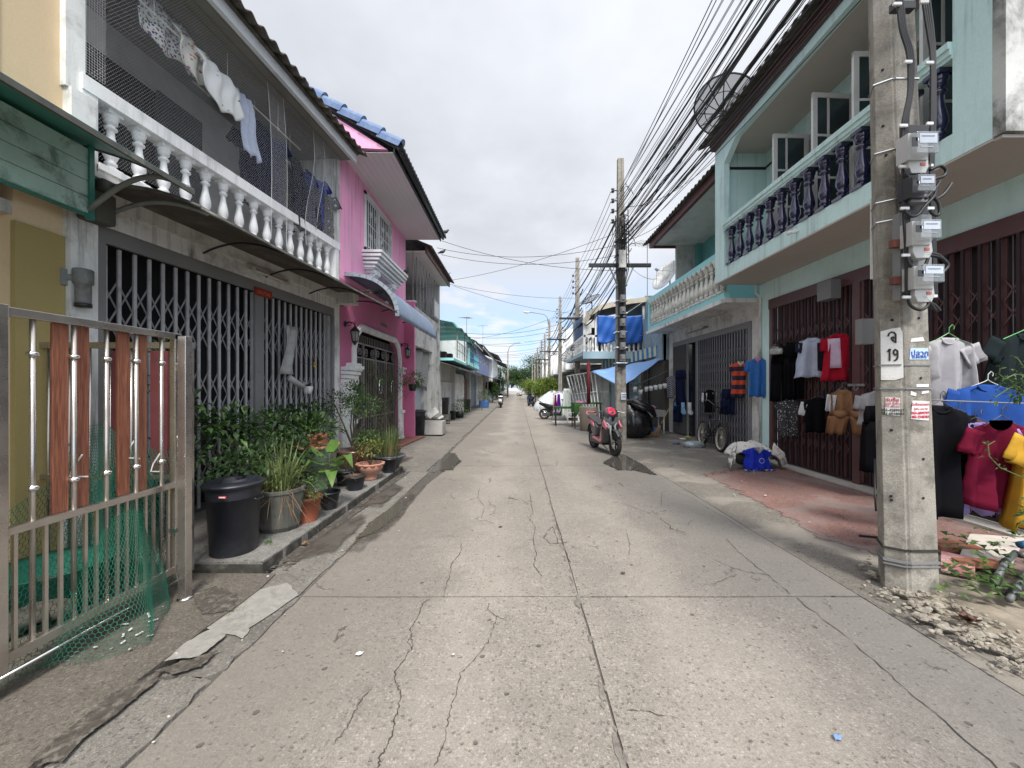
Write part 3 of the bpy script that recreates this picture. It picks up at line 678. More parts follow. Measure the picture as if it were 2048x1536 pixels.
w = MB(); w.box(-.04,L,2.95,.0,-.16,3.095); w.box(-.03,L,.12,.01,L+.07,2.95); w.box(-.03,-.22,.12,.01,-.16,2.95); w.box(-.035,L/2-.1,.12,.0,L/2+.06,2.95); w.build('gate_frame', M_greyframe, hA)
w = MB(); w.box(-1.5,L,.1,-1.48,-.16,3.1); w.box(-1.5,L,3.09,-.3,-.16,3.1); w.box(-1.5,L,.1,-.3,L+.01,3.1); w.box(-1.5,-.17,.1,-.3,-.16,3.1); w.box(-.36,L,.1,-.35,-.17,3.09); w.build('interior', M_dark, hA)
scissor(hA, L+.09, L/2-.06, .13, 2.94, -.06, M_gatebar, M_gatedark, .140, (2.36,1.52,.68), 'folding_gate')
scissor(hA, L/2+.05, -.24, .13, 2.94, -.06, M_gatebar, M_gatedark, .125, (2.36,1.52,.68), 'folding_gate')
w = MB(); w.lathe([(.012,0),(.045,.01),(.045,.02),(.01,.03)], (-.03,L/2-.03,1.82), 14, 'x'); w.build('lock_disc', M_steel2, hA)
w = MB(); w.box(-1.2,L,3.56,.02,-.04,3.64); w.build('balcony_floor', M_white2, hA)
w = MB(); w.box(-.16,L-.12,4.245,.03,-.0,4.38); w.box(-.14,-.13,3.64,.02,-.03,4.245); w.box(-.14,L-.12,3.64,.02,L,4.245)
w.box(-.15,L,3.60,.035,0,3.66); w.build('balcony_rail', M_white, hA)
balusters(hA, [(-.07,L+.17+.2505*i,3.66) for i in range(15)], .585, .062, M_white)
w = MB(); w.box(-1.25,L-.08,3.64,-1.2,-3.6,6.0); w.box(-1.25,-1.7,3.64,-1.2,-.04,6.0); w.box(-1.25,-3.6,5.62,-1.2,-1.7,6.0); w.build('balcony_wall', M_greywall, hA)
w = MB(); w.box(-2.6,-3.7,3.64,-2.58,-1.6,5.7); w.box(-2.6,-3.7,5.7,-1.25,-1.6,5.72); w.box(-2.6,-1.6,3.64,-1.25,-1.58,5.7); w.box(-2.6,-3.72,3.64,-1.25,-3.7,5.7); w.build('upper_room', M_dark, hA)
w = MB(); w.box(-1.19,-3.65,3.66,-1.15,-3.3,5.55); w.box(-1.18,-2.4,3.66,-1.14,-1.75,5.6); w.build('door', mat('dark_door', (.03,.035,.04), .4, .1), hA)
sf = MB()
for i in range(12): sf.box(-1.22+.13*i,L-.3,6.0,-1.22+.13*i+.125,.02,6.02)
sf.build('soffit', mat('grey_soffit_board', (.22,.215,.20), .8, .12, 2, dirt=(.12,.11,.1), da=.5), hA)
w = MB(); w.box(.33,L-.5,5.93,.36,.02,6.10); w.box(.30,L-.5,5.93,.33,.02,5.96); w.build('fascia', mat('fascia_white', (.62,.64,.66), .6, .05, 2, dirt=(.4,.4,.4), da=.3), hA)
corrug(hA, [(.52,6.12),(-1.4,6.95),(-3.2,7.75)], L-.8, .12, .20, .032, .016, M_roofgrey, 'roof', 8)
w = MB(); w.box(-.35,L-.5,6.30,-.27,.0,6.36); w.box(.36,L-.5,6.08,.40,.02,6.11); w.build('roof_batten', M_roofgrey, hA)
def awnA(u, v): 
    y = L-.02+4.2*u; zt = 3.42-.0*u; zo = 3.19-.10*u
    return (1.07*v, y, zt+(zo-zt)*(v**1.7)+.03*sin(pi*v))
w = MB(); w.grid(awnA, 16, 10, True, .012); w.build('awning', M_awnbrown, hA)
w = MB(); w.tube([Vector(awnA(i/8,1))+Vector((0,0,-.012)) for i in range(9)], .014, 6)
w.tube([Vector(awnA(0,i/8)) for i in range(9)], .016, 6); w.build('awning_rim', M_rim, hA)
for k in range(5):
    w = MB(); yy = k/4*.94+.02
    w.tube([Vector(awnA(yy,.02+.96*t))+Vector((0,0,-.03-.2*(1-t)**2)) for t in [i/10 for i in range(11)]], .012 if k else .02, 6)
    w.build('awning_bracket', M_steelp if k == 0 else M_black, hA)
w = MB(); w.box(.0,L-.16,3.08,.14,L+.06,3.36); w.box(.0,L-.1,3.36,.2,L+.02,3.46); w.build('mossy_bracket', M_concpot, hA, bevel=.02)
# net
nt = MB()
def nf(u, v): return (.055+.03*sin(u*9)*v+.02*sin(v*5+u*3), L-.1+3.95*u, 5.98-2.3*v)
net(nt, nf, 150, 60, .0010, diag=True)
net(nt, lambda u, v: (.075+.03*sin(v*4), L+2.0+.32*u+.1*v, 5.97-2.2*v), 12, 85, .0013)
net(nt, lambda u, v: (.07+.02*sin(v*6), L+3.05+.30*u-.15*v+.05*sin(v*6), 5.97-2.0*v), 12, 85, .0013)
net(nt, lambda u, v: (.06, L+3.4+.5*u, 5.97-1.6*v), 18, 60, .002)
net(nt, lambda u, v: (.065, L-.14+.16*u, 5.98-1.6*v), 8, 65, .0022)
for uu in (0,1):
    nt.tube([Vector((.08+.03*sin(v*4), L+2.0+.32*uu+.1*v, 5.97-2.2*v)) for v in [i/8 for i in range(9)]], .003, 4)
    nt.tube([Vector((.07+.02*sin(v*6), L+3.05+.30*uu-.15*v+.05*sin(v*6), 5.97-2.0*v)) for v in [i/8 for i in range(9)]], .003, 4)
nt.build('balcony_netting', None or 'x' if False else mat('nylon_net', (.72,.73,.74), .6, .1, 3, fine=0, bump=0), None, 'pale nylon bird netting draped over the balcony of the shutter house', 'netting')
no = bpy.data.objects['balcony_netting']; no.location = A2W(0,0,0); no.rotation_euler = (0,0,AR)
# red number plate, writing, tube lamp
npl = thing('number_plate', 'small red house number plate with orange Thai numerals above the grey folding gates', 'sign', A2W(.012,-1.95,2.95), AR)
b = MB(); b.box(0,-.16,-.055,.012,.16,.055); b.build('plate', mat('red_plate', (.25,.03,.02), .5, .1), npl)
writing('๗๐/๖๑', .095, (.0135,0,0), (pi/2,0,pi/2), mat('orange_letter', (.6,.16,.06), .5), npl)
fl_ = thing('tube_lamp', 'old cream fluorescent tube lamp fixed to the beam above the grey folding gates', 'lamp', A2W(.05,-1.9,3.2), AR)
b = MB(); b.box(.0,-.36,.0,.05,.36,.055); b.build('housing', mat('cream_metal', (.50,.45,.36), .5, .15, 5, dirt=(.25,.2,.14), da=.5), fl_)
b = MB(); b.tube([(.075,-.33,-.012),(.075,.33,-.012)], .014, 8); b.box(.03,-.36,-.03,.085,-.33,.03); b.box(.03,.33,-.03,.085,.36,.03); b.build('tube', mat('lamp_tube', (.62,.6,.55), .3, .05), fl_)
# hanging rods
for k, (y0, y1, x, z) in enumerate(((-3.6,-.95,-.12,5.62),(-2.6,-.35,-.42,5.5))):
    b = MB(); b.tube([(x,y0,z),(x,y1,z)], .011, 7)
    for t in (.1,.45,.8):
        yy = y0+(y1-y0)*t; b.tube([(x,yy,z),(x,yy,6.0)], .005, 5); b.ball((x,yy,z), .022, 5, (1,1.2,1.2), .1)
    o = b.build('drying_rod', M_rope, None, ('outer','inner')[k]+' white drying rod hung under the ceiling of the netted balcony', 'rod'); o.location = A2W(0,0,0); o.rotation_euler = (0,0,AR)

# ================= pink house =================
PK = thing('pink_house', 'pink house with blue roof tiles, arched white gate surround and moulded window ledge', 'house', (-3.46,9.7,0))
X = -3.46
w = MB()
w.box(X-.2,7.5,3.75,X,8.68,6.35); w.box(X-.2,10.53,3.75,X,11.9,6.35); w.box(X-.2,8.68,3.75,X,10.53,4.73); w.box(X-.2,8.68,6.05,X,10.53,6.35)
w.prism([(X-.2,3.5),(X-.2,6.3),(X+.92,6.24),(X-4,9.3),(X-4,3.5)], 7.5, 7.6, 'y'); w.box(X-4,7.5,0,X-.2,7.6,3.6); w.box(X-4,11.8,0,X-.2,11.9,6.3)
w.build('wall', M_pink, PK)
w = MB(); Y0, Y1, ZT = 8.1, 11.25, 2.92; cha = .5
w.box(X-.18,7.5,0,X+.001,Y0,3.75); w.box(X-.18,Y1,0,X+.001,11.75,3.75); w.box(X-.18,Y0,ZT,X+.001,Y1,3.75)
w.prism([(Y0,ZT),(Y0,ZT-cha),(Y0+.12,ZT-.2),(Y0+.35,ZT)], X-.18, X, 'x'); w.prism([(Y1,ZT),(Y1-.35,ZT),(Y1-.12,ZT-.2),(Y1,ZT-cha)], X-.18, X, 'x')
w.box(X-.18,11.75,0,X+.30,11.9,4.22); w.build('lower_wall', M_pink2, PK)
w = MB(); w.box(X-.2,11.74,4.22,X+.33,11.92,4.26); w.box(X-.19,7.48,0,X-.02,7.52,3.6); w.build('wall_cap', M_white2, PK)
# white surround
w = MB(); path = [(Y0,1.95),(Y0,ZT-cha),(Y0+.12,ZT-.18),(Y0+.38,ZT),(Y1-.38,ZT),(Y1-.12,ZT-.18),(Y1,ZT-cha),(Y1,.12)]
for a, b in zip(path, path[1:]):
    for dx, wd in ((.03,.15),(.055,.09)):
        w.bar((X+dx/2,a[0],a[1]),(X+dx/2,b[0],b[1]), wd, dx+.02, up=(1,0,0))
for a in path[1:-1]: w.lathe([(.075,X-.01),(.075,X+.028),(.045,X+.03),(.045,X+.053),(.001,X+.054)], (0,a[0],a[1]), 12, 'x')
w.build('arch_surround', M_white, PK)
for yc, s_ in ((Y0-.16,1),(Y1+.10,-1)):
    w = MB()
    w.box(X,yc-.14,.1,X+.09,yc+.14,.16); w.box(X,yc-.12,.16,X+.07,yc+.12,.85); w.box(X,yc-.15,.85,X+.11,yc+.15,.93)
    if s_ == 1:
        w.box(X,7.52,.13,X+.05,yc+.10,1.72); w.box(X+.05,7.6,.2,X+.075,yc+.02,.8); w.box(X+.05,7.6,1.0,X+.07,yc+.02,1.6)
        for i, (h, e) in enumerate(((1.62,.02),(1.70,.05),(1.78,.09),(1.86,.13),(1.94,.16))): w.box(X,7.53,h,X+.05+e*.8,yc+.06+e,h+.07)
        w.box(X,yc-.2,1.98,X+.2,yc+.26,2.05); w.box(X,yc-.17,2.05,X+.16,yc+.22,2.10)
        w.tube([(X+.10,p,q) for p, q in spiral(yc+.12,1.74,.10,1.4,1)], .022, 6); w.tube([(X+.08,p,q) for p, q in spiral(yc+.05,1.5,.07,1.3,2)], .018, 6)
    else:
        w.box(X,yc-.07,.93,X+.05,yc+.07,2.0); w.box(X,yc-.12,2.0,X+.12,yc+.12,2.06); w.box(X,yc-.10,2.06,X+.09,yc+.10,2.14); w.box(X,yc-.14,2.14,X+.15,yc+.14,2.19)
    w.build('pilaster', M_white, PK)
# gate
w = MB(); xg = X-.12
for i in range(29):
    y = Y0+.05+i*(Y1-Y0-.1)/28; w.bar((xg,y,.15),(xg,y,2.28),.018,.018)
for i in range(28):
    y = Y0+.1+i*(Y1-Y0-.2)/27; w.bar((xg,y,2.60),(xg,y,2.78),.016,.016); w.ball((xg,y,2.79), .018, 4)
for z in (.15,.9,2.28,2.6): w.bar((xg,Y0,z),(xg,Y1,z),.03,.035)
for k in range(5): y = Y0+.05+k*(Y1-Y0-.1)/4; w.bar((xg,y,.1),(xg,y,2.62),.05,.05)
for k in range(8):
    yc = Y0+.25+k*(Y1-Y0-.5)/7; w.tube([(xg,p,q) for p, q in spiral(yc,2.44,.11,1.5,k*1.6)], .010, 5); w.tube([(xg,p,q) for p, q in spiral(yc,2.44,.12,1,k+2,sgn=-1)], .008, 5)
w.build('gate', mat('bronze_grey_gate', (.22,.20,.19), .45, .2, 4, metal=.3), PK)
w = MB(); w.box(X-1.6,Y0-.2,.1,X-1.58,Y1+.2,3); w.box(X-1.6,Y0-.2,2.99,X-.18,Y1+.2,3.0); w.box(X-1.6,Y0-.2,.1,X-.2,Y0-.19,3); w.box(X-1.6,Y1+.19,.1,X-.2,Y1+.2,3); w.build('interior', M_dark, PK)
# window
wf = MB()
for a in ((X-.05,8.68,4.73,X+.03,8.76,6.05),(X-.05,10.45,4.73,X+.03,10.53,6.05),(X-.05,8.68,5.98,X+.03,10.53,6.05),(X-.05,8.68,4.73,X+.03,10.53,4.78)): wf.box(*a)
wf.box(X-.04,9.57,4.78,X+.01,9.64,5.98); f_ = wf.build('window', M_white, PK)
b = MB(); b.box(X-.09,8.7,4.75,X-.08,10.5,6.03); b.build('pane', M_glass, f_)
b = MB()
for i in range(14): y = 8.80+i*1.62/13; b.bar((X+.05,y,4.79),(X+.05,y,5.96),.011,.011)
for z in (4.82,5.35,5.9): b.bar((X+.055,8.76,z),(X+.055,10.46,z),.012,.012)
for k in range(6):
    yc = 8.95+k*.27; b.tube([(X+.056,p,q) for p, q in spiral(yc,5.6,.085,1.5,k)], .006, 5); b.tube([(X+.056,p,q) for p, q in spiral(yc,5.1,.085,1.5,k+2)], .006, 5)
b.build('grille', M_white, f_)
w = MB()
for h, e in ((4.67,.45),(4.59,.42),(4.52,.37),(4.44,.31),(4.37,.25)): w.box(X,8.55-.0+(.45-e)*.6,h-.055,X+e,10.6-(.45-e)*.6,h)
w.box(X,8.7,4.28,X+.2,10.45,4.37); w.build('window_ledge', M_white, PK)
for yc in (8.95,10.15):
    w = MB(); w.prism([(X,4.3),(X+.24,4.3),(X+.22,4.2),(X+.12,4.1),(X+.13,4.0),(X+.07,3.88),(X,3.82)], yc-.12, yc+.12, 'y')
    w.tube([(p,yc-.13,q) for p, q in spiral(X+.15,4.18,.07,1.4,0)], .018, 6); w.tube([(p,yc-.13,q) for p, q in spiral(X+.08,3.97,.05,1.4,2)], .014, 6); w.box(X,yc-.17,4.22,X+.22,yc+.17,4.29)
    w.build('corbel', M_white, PK)
w = MB()
for i in range(9): w.box(X+.0+.12*i-.02,7.55,6.2,X+.12*i+.095,12.0,6.215)
w.build('soffit', M_soffit, PK)
w = MB(); w.box(X+1.04,7.5,6.17,X+1.07,12.05,6.33); w.tube([(X+1.12,7.5,6.28),(X+1.12,12.1,6.28)], .045, 10); w.build('gutter', M_black, PK)
sl = math.tan(R(31))
corrug(PK, [(X+1.22,6.33),(X-1,6.33+2.22*sl),(X-3.6,6.33+4.82*sl)], 7.55, 12.15, .15, .025, .03, M_darktile, 'roof', 8)
w = MB(); w.prism([(X+1.14,6.3),(X+1.14,6.22),(X-3.6,6.22+4.74*sl),(X-3.6,6.42+4.74*sl)], 7.46, 7.53, 'y'); w.build('verge_board', mat('dark_verge_board', (.06,.052,.05), .8, .3, 5, dirt=(.25,.22,.2), da=.4, ds=8), PK)
for i in range(10):
    w = MB(); c = Vector((cos(R(31)),0,-sin(R(31)))); p0 = Vector((X+1.16,7.50,6.30))-c*(.44*(i+1)); p1 = p0+c*.47
    w.T = Matrix.Translation((0,0,0)); up = Vector((sin(R(31)),0,cos(R(31)))); q0, q1 = p0+up*.02, p1+up*.075
    vs = []; 
    for (p, k) in ((q0,.88),(q1,1)):
        for a in range(9): an = pi*a/8; vs.append(p+Vector((0,1,0))*(-.10*k*cos(an))+up*(.09*k*sin(an)-.01))
        vs.append(p+Vector((0,-.10*k,0))-up*.12)
    fs = [(a,a+1,10+a+1,10+a) for a in range(8)]+[(9,0,10,19)]+[tuple(range(9))[::-1],tuple(range(10,19))]
    w.add(vs, fs, False); w.build('verge_tile', M_bluetile, PK)
# pink house awning
def awnP(u, v): t = v*1.02; return (X+1.06*math.sin(t*pi/2)**.9 if v < 1 else X+1.06, 7.72+3.62*u, 3.86-.82*(1-cos(t*pi/2))**1.05)
b = MB(); n = 120
def awnPc(u, v): p = awnP(u, v); return (p[0], p[1], p[2]+.012*sin(u*n*pi/2.4))
b.grid(awnPc, 150, 12, True, .008); b.build('awning', M_bluesheet, PK)
b = MB(); P = [Vector(awnP(0,i/12)) for i in range(13)]
for a, c in zip(P, P[1:]): b.bar(a+Vector((0,-.03,.005)), a+(c-a)*.93+Vector((0,-.03,.005)), .075, .03, up=(0,1,0))
b.build('awning_edge_trim', M_galv, PK)
for yy in (7.8,9.5,11.2):
    b = MB(); b.tube([Vector(awnP((yy-7.72)/3.62,.05+.93*t))+Vector((0,0,-.03-.35*(1-t)**2)) for t in [i/8 for i in range(9)]], .014, 6); b.build('awning_bracket', M_black, PK)
writing('๗๐/๖๒', .17, (X+.004,9.95,3.22), (pi/2,0,pi/2), M_greyframe, PK, .01)
def lantern(x, y, z, lab):
    t = thing('wall_lantern', lab, 'lantern', (x,y,z), 0, 'black lanterns beside the arched gate')
    b = MB(); b.lathe([(.001,0),(.06,.005),(.055,.02),(.001,.03)], (x,y,z+.12), 12, 'x'); b.tube([(x+.02,y,z+.12),(x+.08,y,z+.16),(x+.16,y,z+.15),(x+.2,y,z+.10),(x+.2,y,z+.06)], .012, 6); b.tube([(x+.2,y,z+.06),(x+.2,y,z+.2)],[.014,.004],6)
    b.tube([(x+.03,y,z+.08),(x+.1,y,z+.10),(x+.15,y,z+.15)], .007, 5); b.build('bracket', M_black, t)
    b = MB(); b.lathe([(.015,.08),(.03,.06),(.075,.015),(.10,-.02),(.095,-.03),(.06,-.03)], (x+.2,y,z), 6); b.lathe([(.085,-.03),(.09,-.05),(.055,-.22),(.05,-.24),(.02,-.27),(.001,-.3)], (x+.2,y,z), 6, cap=False) if False else None
    for k in range(6):
        a = k*pi/3; b.tube([(x+.2+.088*cos(a),y+.088*sin(a),z-.03),(x+.2+.055*cos(a),y+.055*sin(a),z-.23)], .006, 5)
    b.lathe([(.062,-.22),(.06,-.24),(.03,-.27),(.012,-.30),(.001,-.31)], (x+.2,y,z), 6); b.build('cage', M_black, t)
    b = MB(); b.lathe([(.08,-.03),(.05,-.225)], (x+.2,y,z), 6); b.build('lantern_glass', mat('frosted_glass', (.35,.34,.32), .3, .1), t)
lantern(X, 7.72, 2.75, 'black wall lantern nearer the grey folding gates, left of the arched gate')
lantern(X, 11.45, 2.75, 'black wall lantern on the far side of the arched gate beside the wing wall')
# birds on the eaves
def bird(p, rz, lab):
    b = MB(); b.T = Matrix.Translation(p) @ Matrix.Rotation(rz, 4, 'Z')
    b.tube([(-.15,0,.035),(-.09,0,.06),(-.04,0,.085),(.02,0,.10),(.06,0,.13),(.075,0,.165),(.095,0,.17),(.125,0,.165)], [.012,.03,.045,.05,.038,.026,.024,.004], 8)
    b.tube([(0,.015,.06),(0,.015,0)], .005, 4); b.tube([(0,-.015,.06),(0,-.015,0)], .005, 4)
    b.build('pigeon', mat('pigeon_feather', (.05,.05,.055), .8, .3, 30), None, lab, 'bird', 'pigeons perched on the left eaves', at=p)
bird((X+1.2,12.1,6.40), .6, 'dark pigeon perched at the tip of the pink house roof')
bird((X+.62,12.35,6.03), 2.2, 'dark pigeon on the eave ridge just under the pink roof tip')
bird((X+.98,12.7,5.98), .2, 'dark pigeon on the net eave, right of the other pigeon there')
bird((-3.03,10.5,4.68), 1.2, 'dark pigeon standing on the far end of the white window ledge')
bird((-3.16,8.9,3.72), .4, 'dark pigeon standing on top of the curved blue grey awning')
# ================= weathered grey house C =================
HC = thing('weathered_house', 'stained white concrete house behind the pink one with a tarpaulin in its doorway', 'house', (-3.46,14,0))
X = -3.46
w = MB(); w.box(X-.3,11.93,0,X+.22,12.22,4.2); w.box(X-.3,12.22,2.95,X+.2,15.3,4.2); w.box(X-.3,14.75,0,X+.2,16.2,2.95); w.box(X-.3,15.3,2.95,X+.2,16.2,4.2); w.box(X-.12,14.2,0,X+.0,14.75,2.95)
w.box(X-4,16.1,0,X-.3,16.2,6); w.box(X-.3,12.0,4.2,X-.2,12.1,5.9); w.build('wall', M_grime, HC)
w = MB(); w.box(X+.21,11.95,0,X+.25,12.10,3.1); w.build('pilaster', M_white, HC)
w = MB(); w.box(X-1.8,12,.08,X-1.78,15,3); w.box(X-1.8,12,2.96,X-.3,15,3.0); w.box(X-1.8,14.9,.08,X-.3,14.92,3); w.build('interior', M_dim, HC)
w = MB()
for i in range(40): w.box(X-.12,12.3+i*.06,.1,X-.10,12.345+i*.06,1.75)
w.build('corrugated_panel', M_bluebar, HC)
w = MB(); w.bar((X+.02,12.62,.1),(X+.02,12.62,1.75),.04); w.build('door_post', M_white, HC)
w = MB(); w.grid(lambda u, v: (X+.03+.04*sin(u*14+v*3), 12.3+2.4*u, 2.92-(1.0+.45*u)*v), 24, 10, True, .01); w.build('tarpaulin', mat('grey_tarp', (.26,.265,.265), .7, .2, 5, bump=.4), HC)
w = MB(); w.box(X-1.3,12,4.1,X-1.25,16.1,5.9); w.box(X-.3,15.95,4.2,X+.2,16.15,6.0); w.build('balcony_wall', M_greywall, HC)
w = MB(); w.box(X-1.22,12.3,4.2,X-1.2,13.6,5.6); w.build('door', M_dark, HC)
w = MB()
for i in range(9): w.box(X+.16,12.1+.45*i,4.2,X+.18,12.13+.45*i,5.9)
w.box(X+.14,15.0,4.35,X+.2,15.95,5.1); w.build('balcony_screen_frame', M_greyframe, HC)
w = MB(); w.box(X+.2,15.1,4.42,X+.215,15.85,5.02); w.build('shutter_panel', M_white2, HC)
corrug(HC, [(X+.75,6.08),(X-1,6.8),(X-3.5,7.8)], 12.15, 16.5, .18, .03, .02, M_roofgrey, 'roof', 8)
w = MB(); w.box(X+.55,12.15,5.85,X+.6,16.3,6.08); w.build('fascia', M_brownfascia, HC)
w = MB(); w.box(X-1.3,12.1,5.86,X+.55,16.2,5.9); w.build('soffit', M_soffit, HC)
nt = MB(); net(nt, lambda u, v: (X+.32+.12*sin(u*8)*v, 12.05+4.0*u, 5.85-1.9*v), 60, 26, .004)
nt.build('balcony_net', mat('nylon_net', (.5,.51,.52)), None, 'sagging pale net over the balcony of the stained concrete house', 'netting', at=(X,14,4))

# ================= house D with the green tarp =================
HD = thing('terrace_house', 'low grey house with cyan roof terrace under a green tarpaulin', 'house', (-3.4,19,0))
w = MB(); w.box(-3.5,16.25,0,-3.3,16.5,2.7); w.box(-3.5,16.5,1.85,-3.45,20,2.7); w.box(-3.5,19.9,0,-3.25,20.2,2.7); w.box(-3.5,25.8,0,-3.2,26.2,2.75); w.box(-6,16.22,0,-3.5,16.3,2.7); w.box(-6,26.1,0,-3.5,26.2,5.4); w.box(-5.2,16.3,2.7,-5.1,26.2,5.2)
w.build('wall', M_greywall, HD)
w = MB(); w.box(-4.9,16.4,.1,-4.88,26,2.6); w.build('interior', M_dim, HD)
w = MB()
for i in range(24): w.box(-3.42,16.55+i*.14,.12,-3.40,16.62+i*.14,1.8)
w.box(-3.43,16.5,1.78,-3.39,19.9,1.84); w.box(-3.43,16.5,.1,-3.39,19.9,.16); w.build('gate', M_white2, HD)
w = MB()
for i in range(5):
    for j in range(6): w.box(-3.36,20.3+i*.75,.12+j*.36,-3.33,21.0+i*.75,.45+j*.36)
w.box(-3.37,20.25,.1,-3.36,24,2.35); w.build('gate', M_white2, HD)
w = MB(); w.box(-3.4,24.1,.1,-3.36,25.7,2.1); w.build('door', mat('brown_board', (.09,.04,.035), .7, .3), HD)
w = MB(); w.prism([(-3.5,2.78),(-2.45,2.45),(-2.45,2.42),(-3.5,2.72)], 16.2, 26.2, 'y'); w.box(-2.47,16.2,2.38,-2.43,26.2,2.46); w.build('lower_roof', M_roofgrey, HD)
w = MB(); w.box(-5.1,16.3,2.75,-2.7,26.2,2.86); w.box(-2.72,20.6,2.8,-2.6,26.2,3.0); w.box(-2.72,20.3,2.8,-2.55,20.7,3.7); w.build('terrace_slab', M_cyan, HD)
w = MB()
for i in range(22): w.bar((-2.66,20.9+i*.25,3.0),(-2.66,20.9+i*.25,3.65),.03)
for z in (3.3,3.65): w.bar((-2.66,20.7,z),(-2.66,26.2,z),.04)
w.build('railing', mat('blue_rail', (.1,.3,.42), .5), HD)
w = MB()
for z in (3.25,3.6): w.bar((-2.62,16.4,z),(-2.62,20.3,z),.035)
for i in range(9): w.bar((-2.62,16.4+.48*i,2.9),(-2.62,16.4+.48*i,3.6),.03)
w.build('railing', M_white2, HD)
w = MB()
for y in (16.5,18.8,20.6,22.6): w.bar((-2.58,y,2.86),(-2.58,y,4.1),.04)
w.build('canopy_posts', M_steelp, HD)
w = MB(); w.grid(lambda u, v: (-4.6+2.2*v, 16.3+6.6*u, 4.55-.22*v*v-.22*(v>.85)-.35*max(0,u-.6)+.035*sin(u*30+v*6)), 34, 12, True, .012)
w.build('green_tarpaulin', mat('green_tarp', (.02,.20,.14), .5, .25, 3, bump=.3, bs=12), HD)
w = MB()
for i in range(3): w.box(-4.0+i*.1,17+i*1.1,2.87,-3.5+i*.1,17.5+i*1.1,3.3)
w.build('storage_crates', mat('brown_board', (.09,.04,.035), .7, .3), HD)

def far_house(name, lab, side, xf, y0, y1, h, wall, roofm, balc, fins=0, gate=None, depth=6, awn=1.0, wins=2, group=None, eave=.7, balx=1.0, railm=None, short=0):
    """terraced two-storey house: ground gate, balcony with side walls, windows, canopy, corrugated roof. side -1 left, +1 right"""
    t = thing(name, lab, 'house', (side*xf,(y0+y1)/2,0), 0, group); s = side; X = s*xf; L = y1-y0
    w = MB(); w.box(X,y0,0,X+s*depth,y0+.15,h); w.box(X,y1-.15,0,X+s*depth,y1-.001,h); w.box(X,y0+.15,2.75,X+s*.2,y1-.15,3.2)
    w.box(X,y0+.15,3.2,X+s*.15,y1-.15,3.9); w.box(X,y0+.15,h-.6,X+s*.15,y1-.15,h)
    n = wins; ww = (L-.3)/(2*n+1)
    for i in range(n+1): w.box(X,y0+.15+2*i*ww,3.9,X+s*.15,y0+.15+(2*i+1)*ww,h-.6)
    w.prism([(X,h),(X+s*depth,h),(X+s*depth,h+1.6)], y0, y0+.15, 'y'); w.build('wall', wall, t)
    for i in range(n):
        a = y0+.15+(2*i+1)*ww; f = MB(); f.box(X-s*.02,a,3.9,X+s*.06,a+.06,h-.6); f.box(X-s*.02,a+ww-.06,3.9,X+s*.06,a+ww,h-.6); f.box(X-s*.02,a,3.9,X+s*.06,a+ww,3.96); f.box(X-s*.02,a,h-.66,X+s*.06,a+ww,h-.6); f.box(X,a+ww/2-.02,3.96,X+s*.04,a+ww/2+.02,h-.66)
        fo = f.build('window', M_winwhite, t); f = MB(); f.box(X+s*.08,a,3.9,X+s*.1,a+ww,h-.6); f.build('pane', M_glass, fo)
    w = MB(); w.box(X+s*1.2,y0+.15,.05,X+s*1.25,y1-.15,2.75); w.box(X+s*.2,y0+.15,2.74,X+s*1.2,y1-.15,2.76); w.build('interior', M_dim, t)
    w = MB(); k = int(L/.16)
    for i in range(k): w.box(X+s*.06,y0+.2+i*(L-.4)/k,.08,X+s*.09,y0+.23+i*(L-.4)/k+.04,2.7)
    w.box(X+s*.05,y0+.15,1.3,X+s*.1,y1-.15,1.36); w.box(X+s*.05,y0+.15,2.66,X+s*.1,y1-.15,2.74); w.build('gate', gate or M_white2, t)
    if balc:
        bx = X-s*balx; w = MB(); w.box(bx,y0,3.0,X,y1-.005,3.15); w.box(bx,y0,3.15,bx+s*.1,y1-.005,3.25); w.build('balcony_slab', wall, t)
        w = MB(); w.box(bx-s*.01,y0,3.95,bx+s*.12,y1-.005,4.05); k = int(L/.3)
        for i in range(k): w.lathe(baluster_prof(.7,.06), (bx+s*.05,y0+.2+i*(L-.4)/max(1,k-1),3.25), 8)
        w.build('balcony_rail', railm or M_white, t)
    if fins: w = MB(); w.box(X-s*fins,y0-.06,2.9,X,y0+.08,h+.6); w.build('party_wall', M_grime if fins > 2 else M_white, t)
    e = X-s*(.15 if short else eave+(balx if balc else 0)); sl_ = .42
    corrug(t, [(e,h+.05),(X+s*depth*.5,h+.05+sl_*(abs(e-X)+depth*.5))], y0-.05, y1+.05, .2, .03, .03, roofm, 'roof', 6)
    w = MB(); w.box(e+s*.08,y0,h-.12,e+s*.12,y1-.01,h+.02); w.build('fascia', M_white2 if random.random()<.5 else M_brownfascia, t)
    if awn: w = MB(); w.prism([(X,2.85),(X-s*awn,2.5),(X-s*awn,2.47),(X,2.80)], y0+.05, y1-.1, 'y'); w.bar((X-s*awn*.95,y0+.3,0.02),(X-s*awn*.95,y0+.3,2.5),.05); w.build('canopy', random.choice((M_roofgrey,M_awnbrown,M_bluesheet)), t)
    return t
P_lav = mat('lavender_paint', (.30,.36,.62), .8, .1, 1.5, dirt=(.45,.45,.55), da=.4, streak=.3)
P_blue = mat('pale_blue_paint', (.33,.47,.55), .8, .1, 1.5, dirt=(.3,.3,.3), da=.4)
P_cream = mat('cream_paint', (.55,.50,.40), .8, .1, 1.5, dirt=(.3,.27,.22), da=.4, streak=.4)
LG = 'terraced houses further down the left side'
far_house('terraced_house', 'blue grey fronted terraced house directly beyond the cyan terrace', -1, 3.5, 26.3, 32, 4.7, P_blue, M_roofgrey, False, gate=M_bluebar, group=LG, awn=1.1)
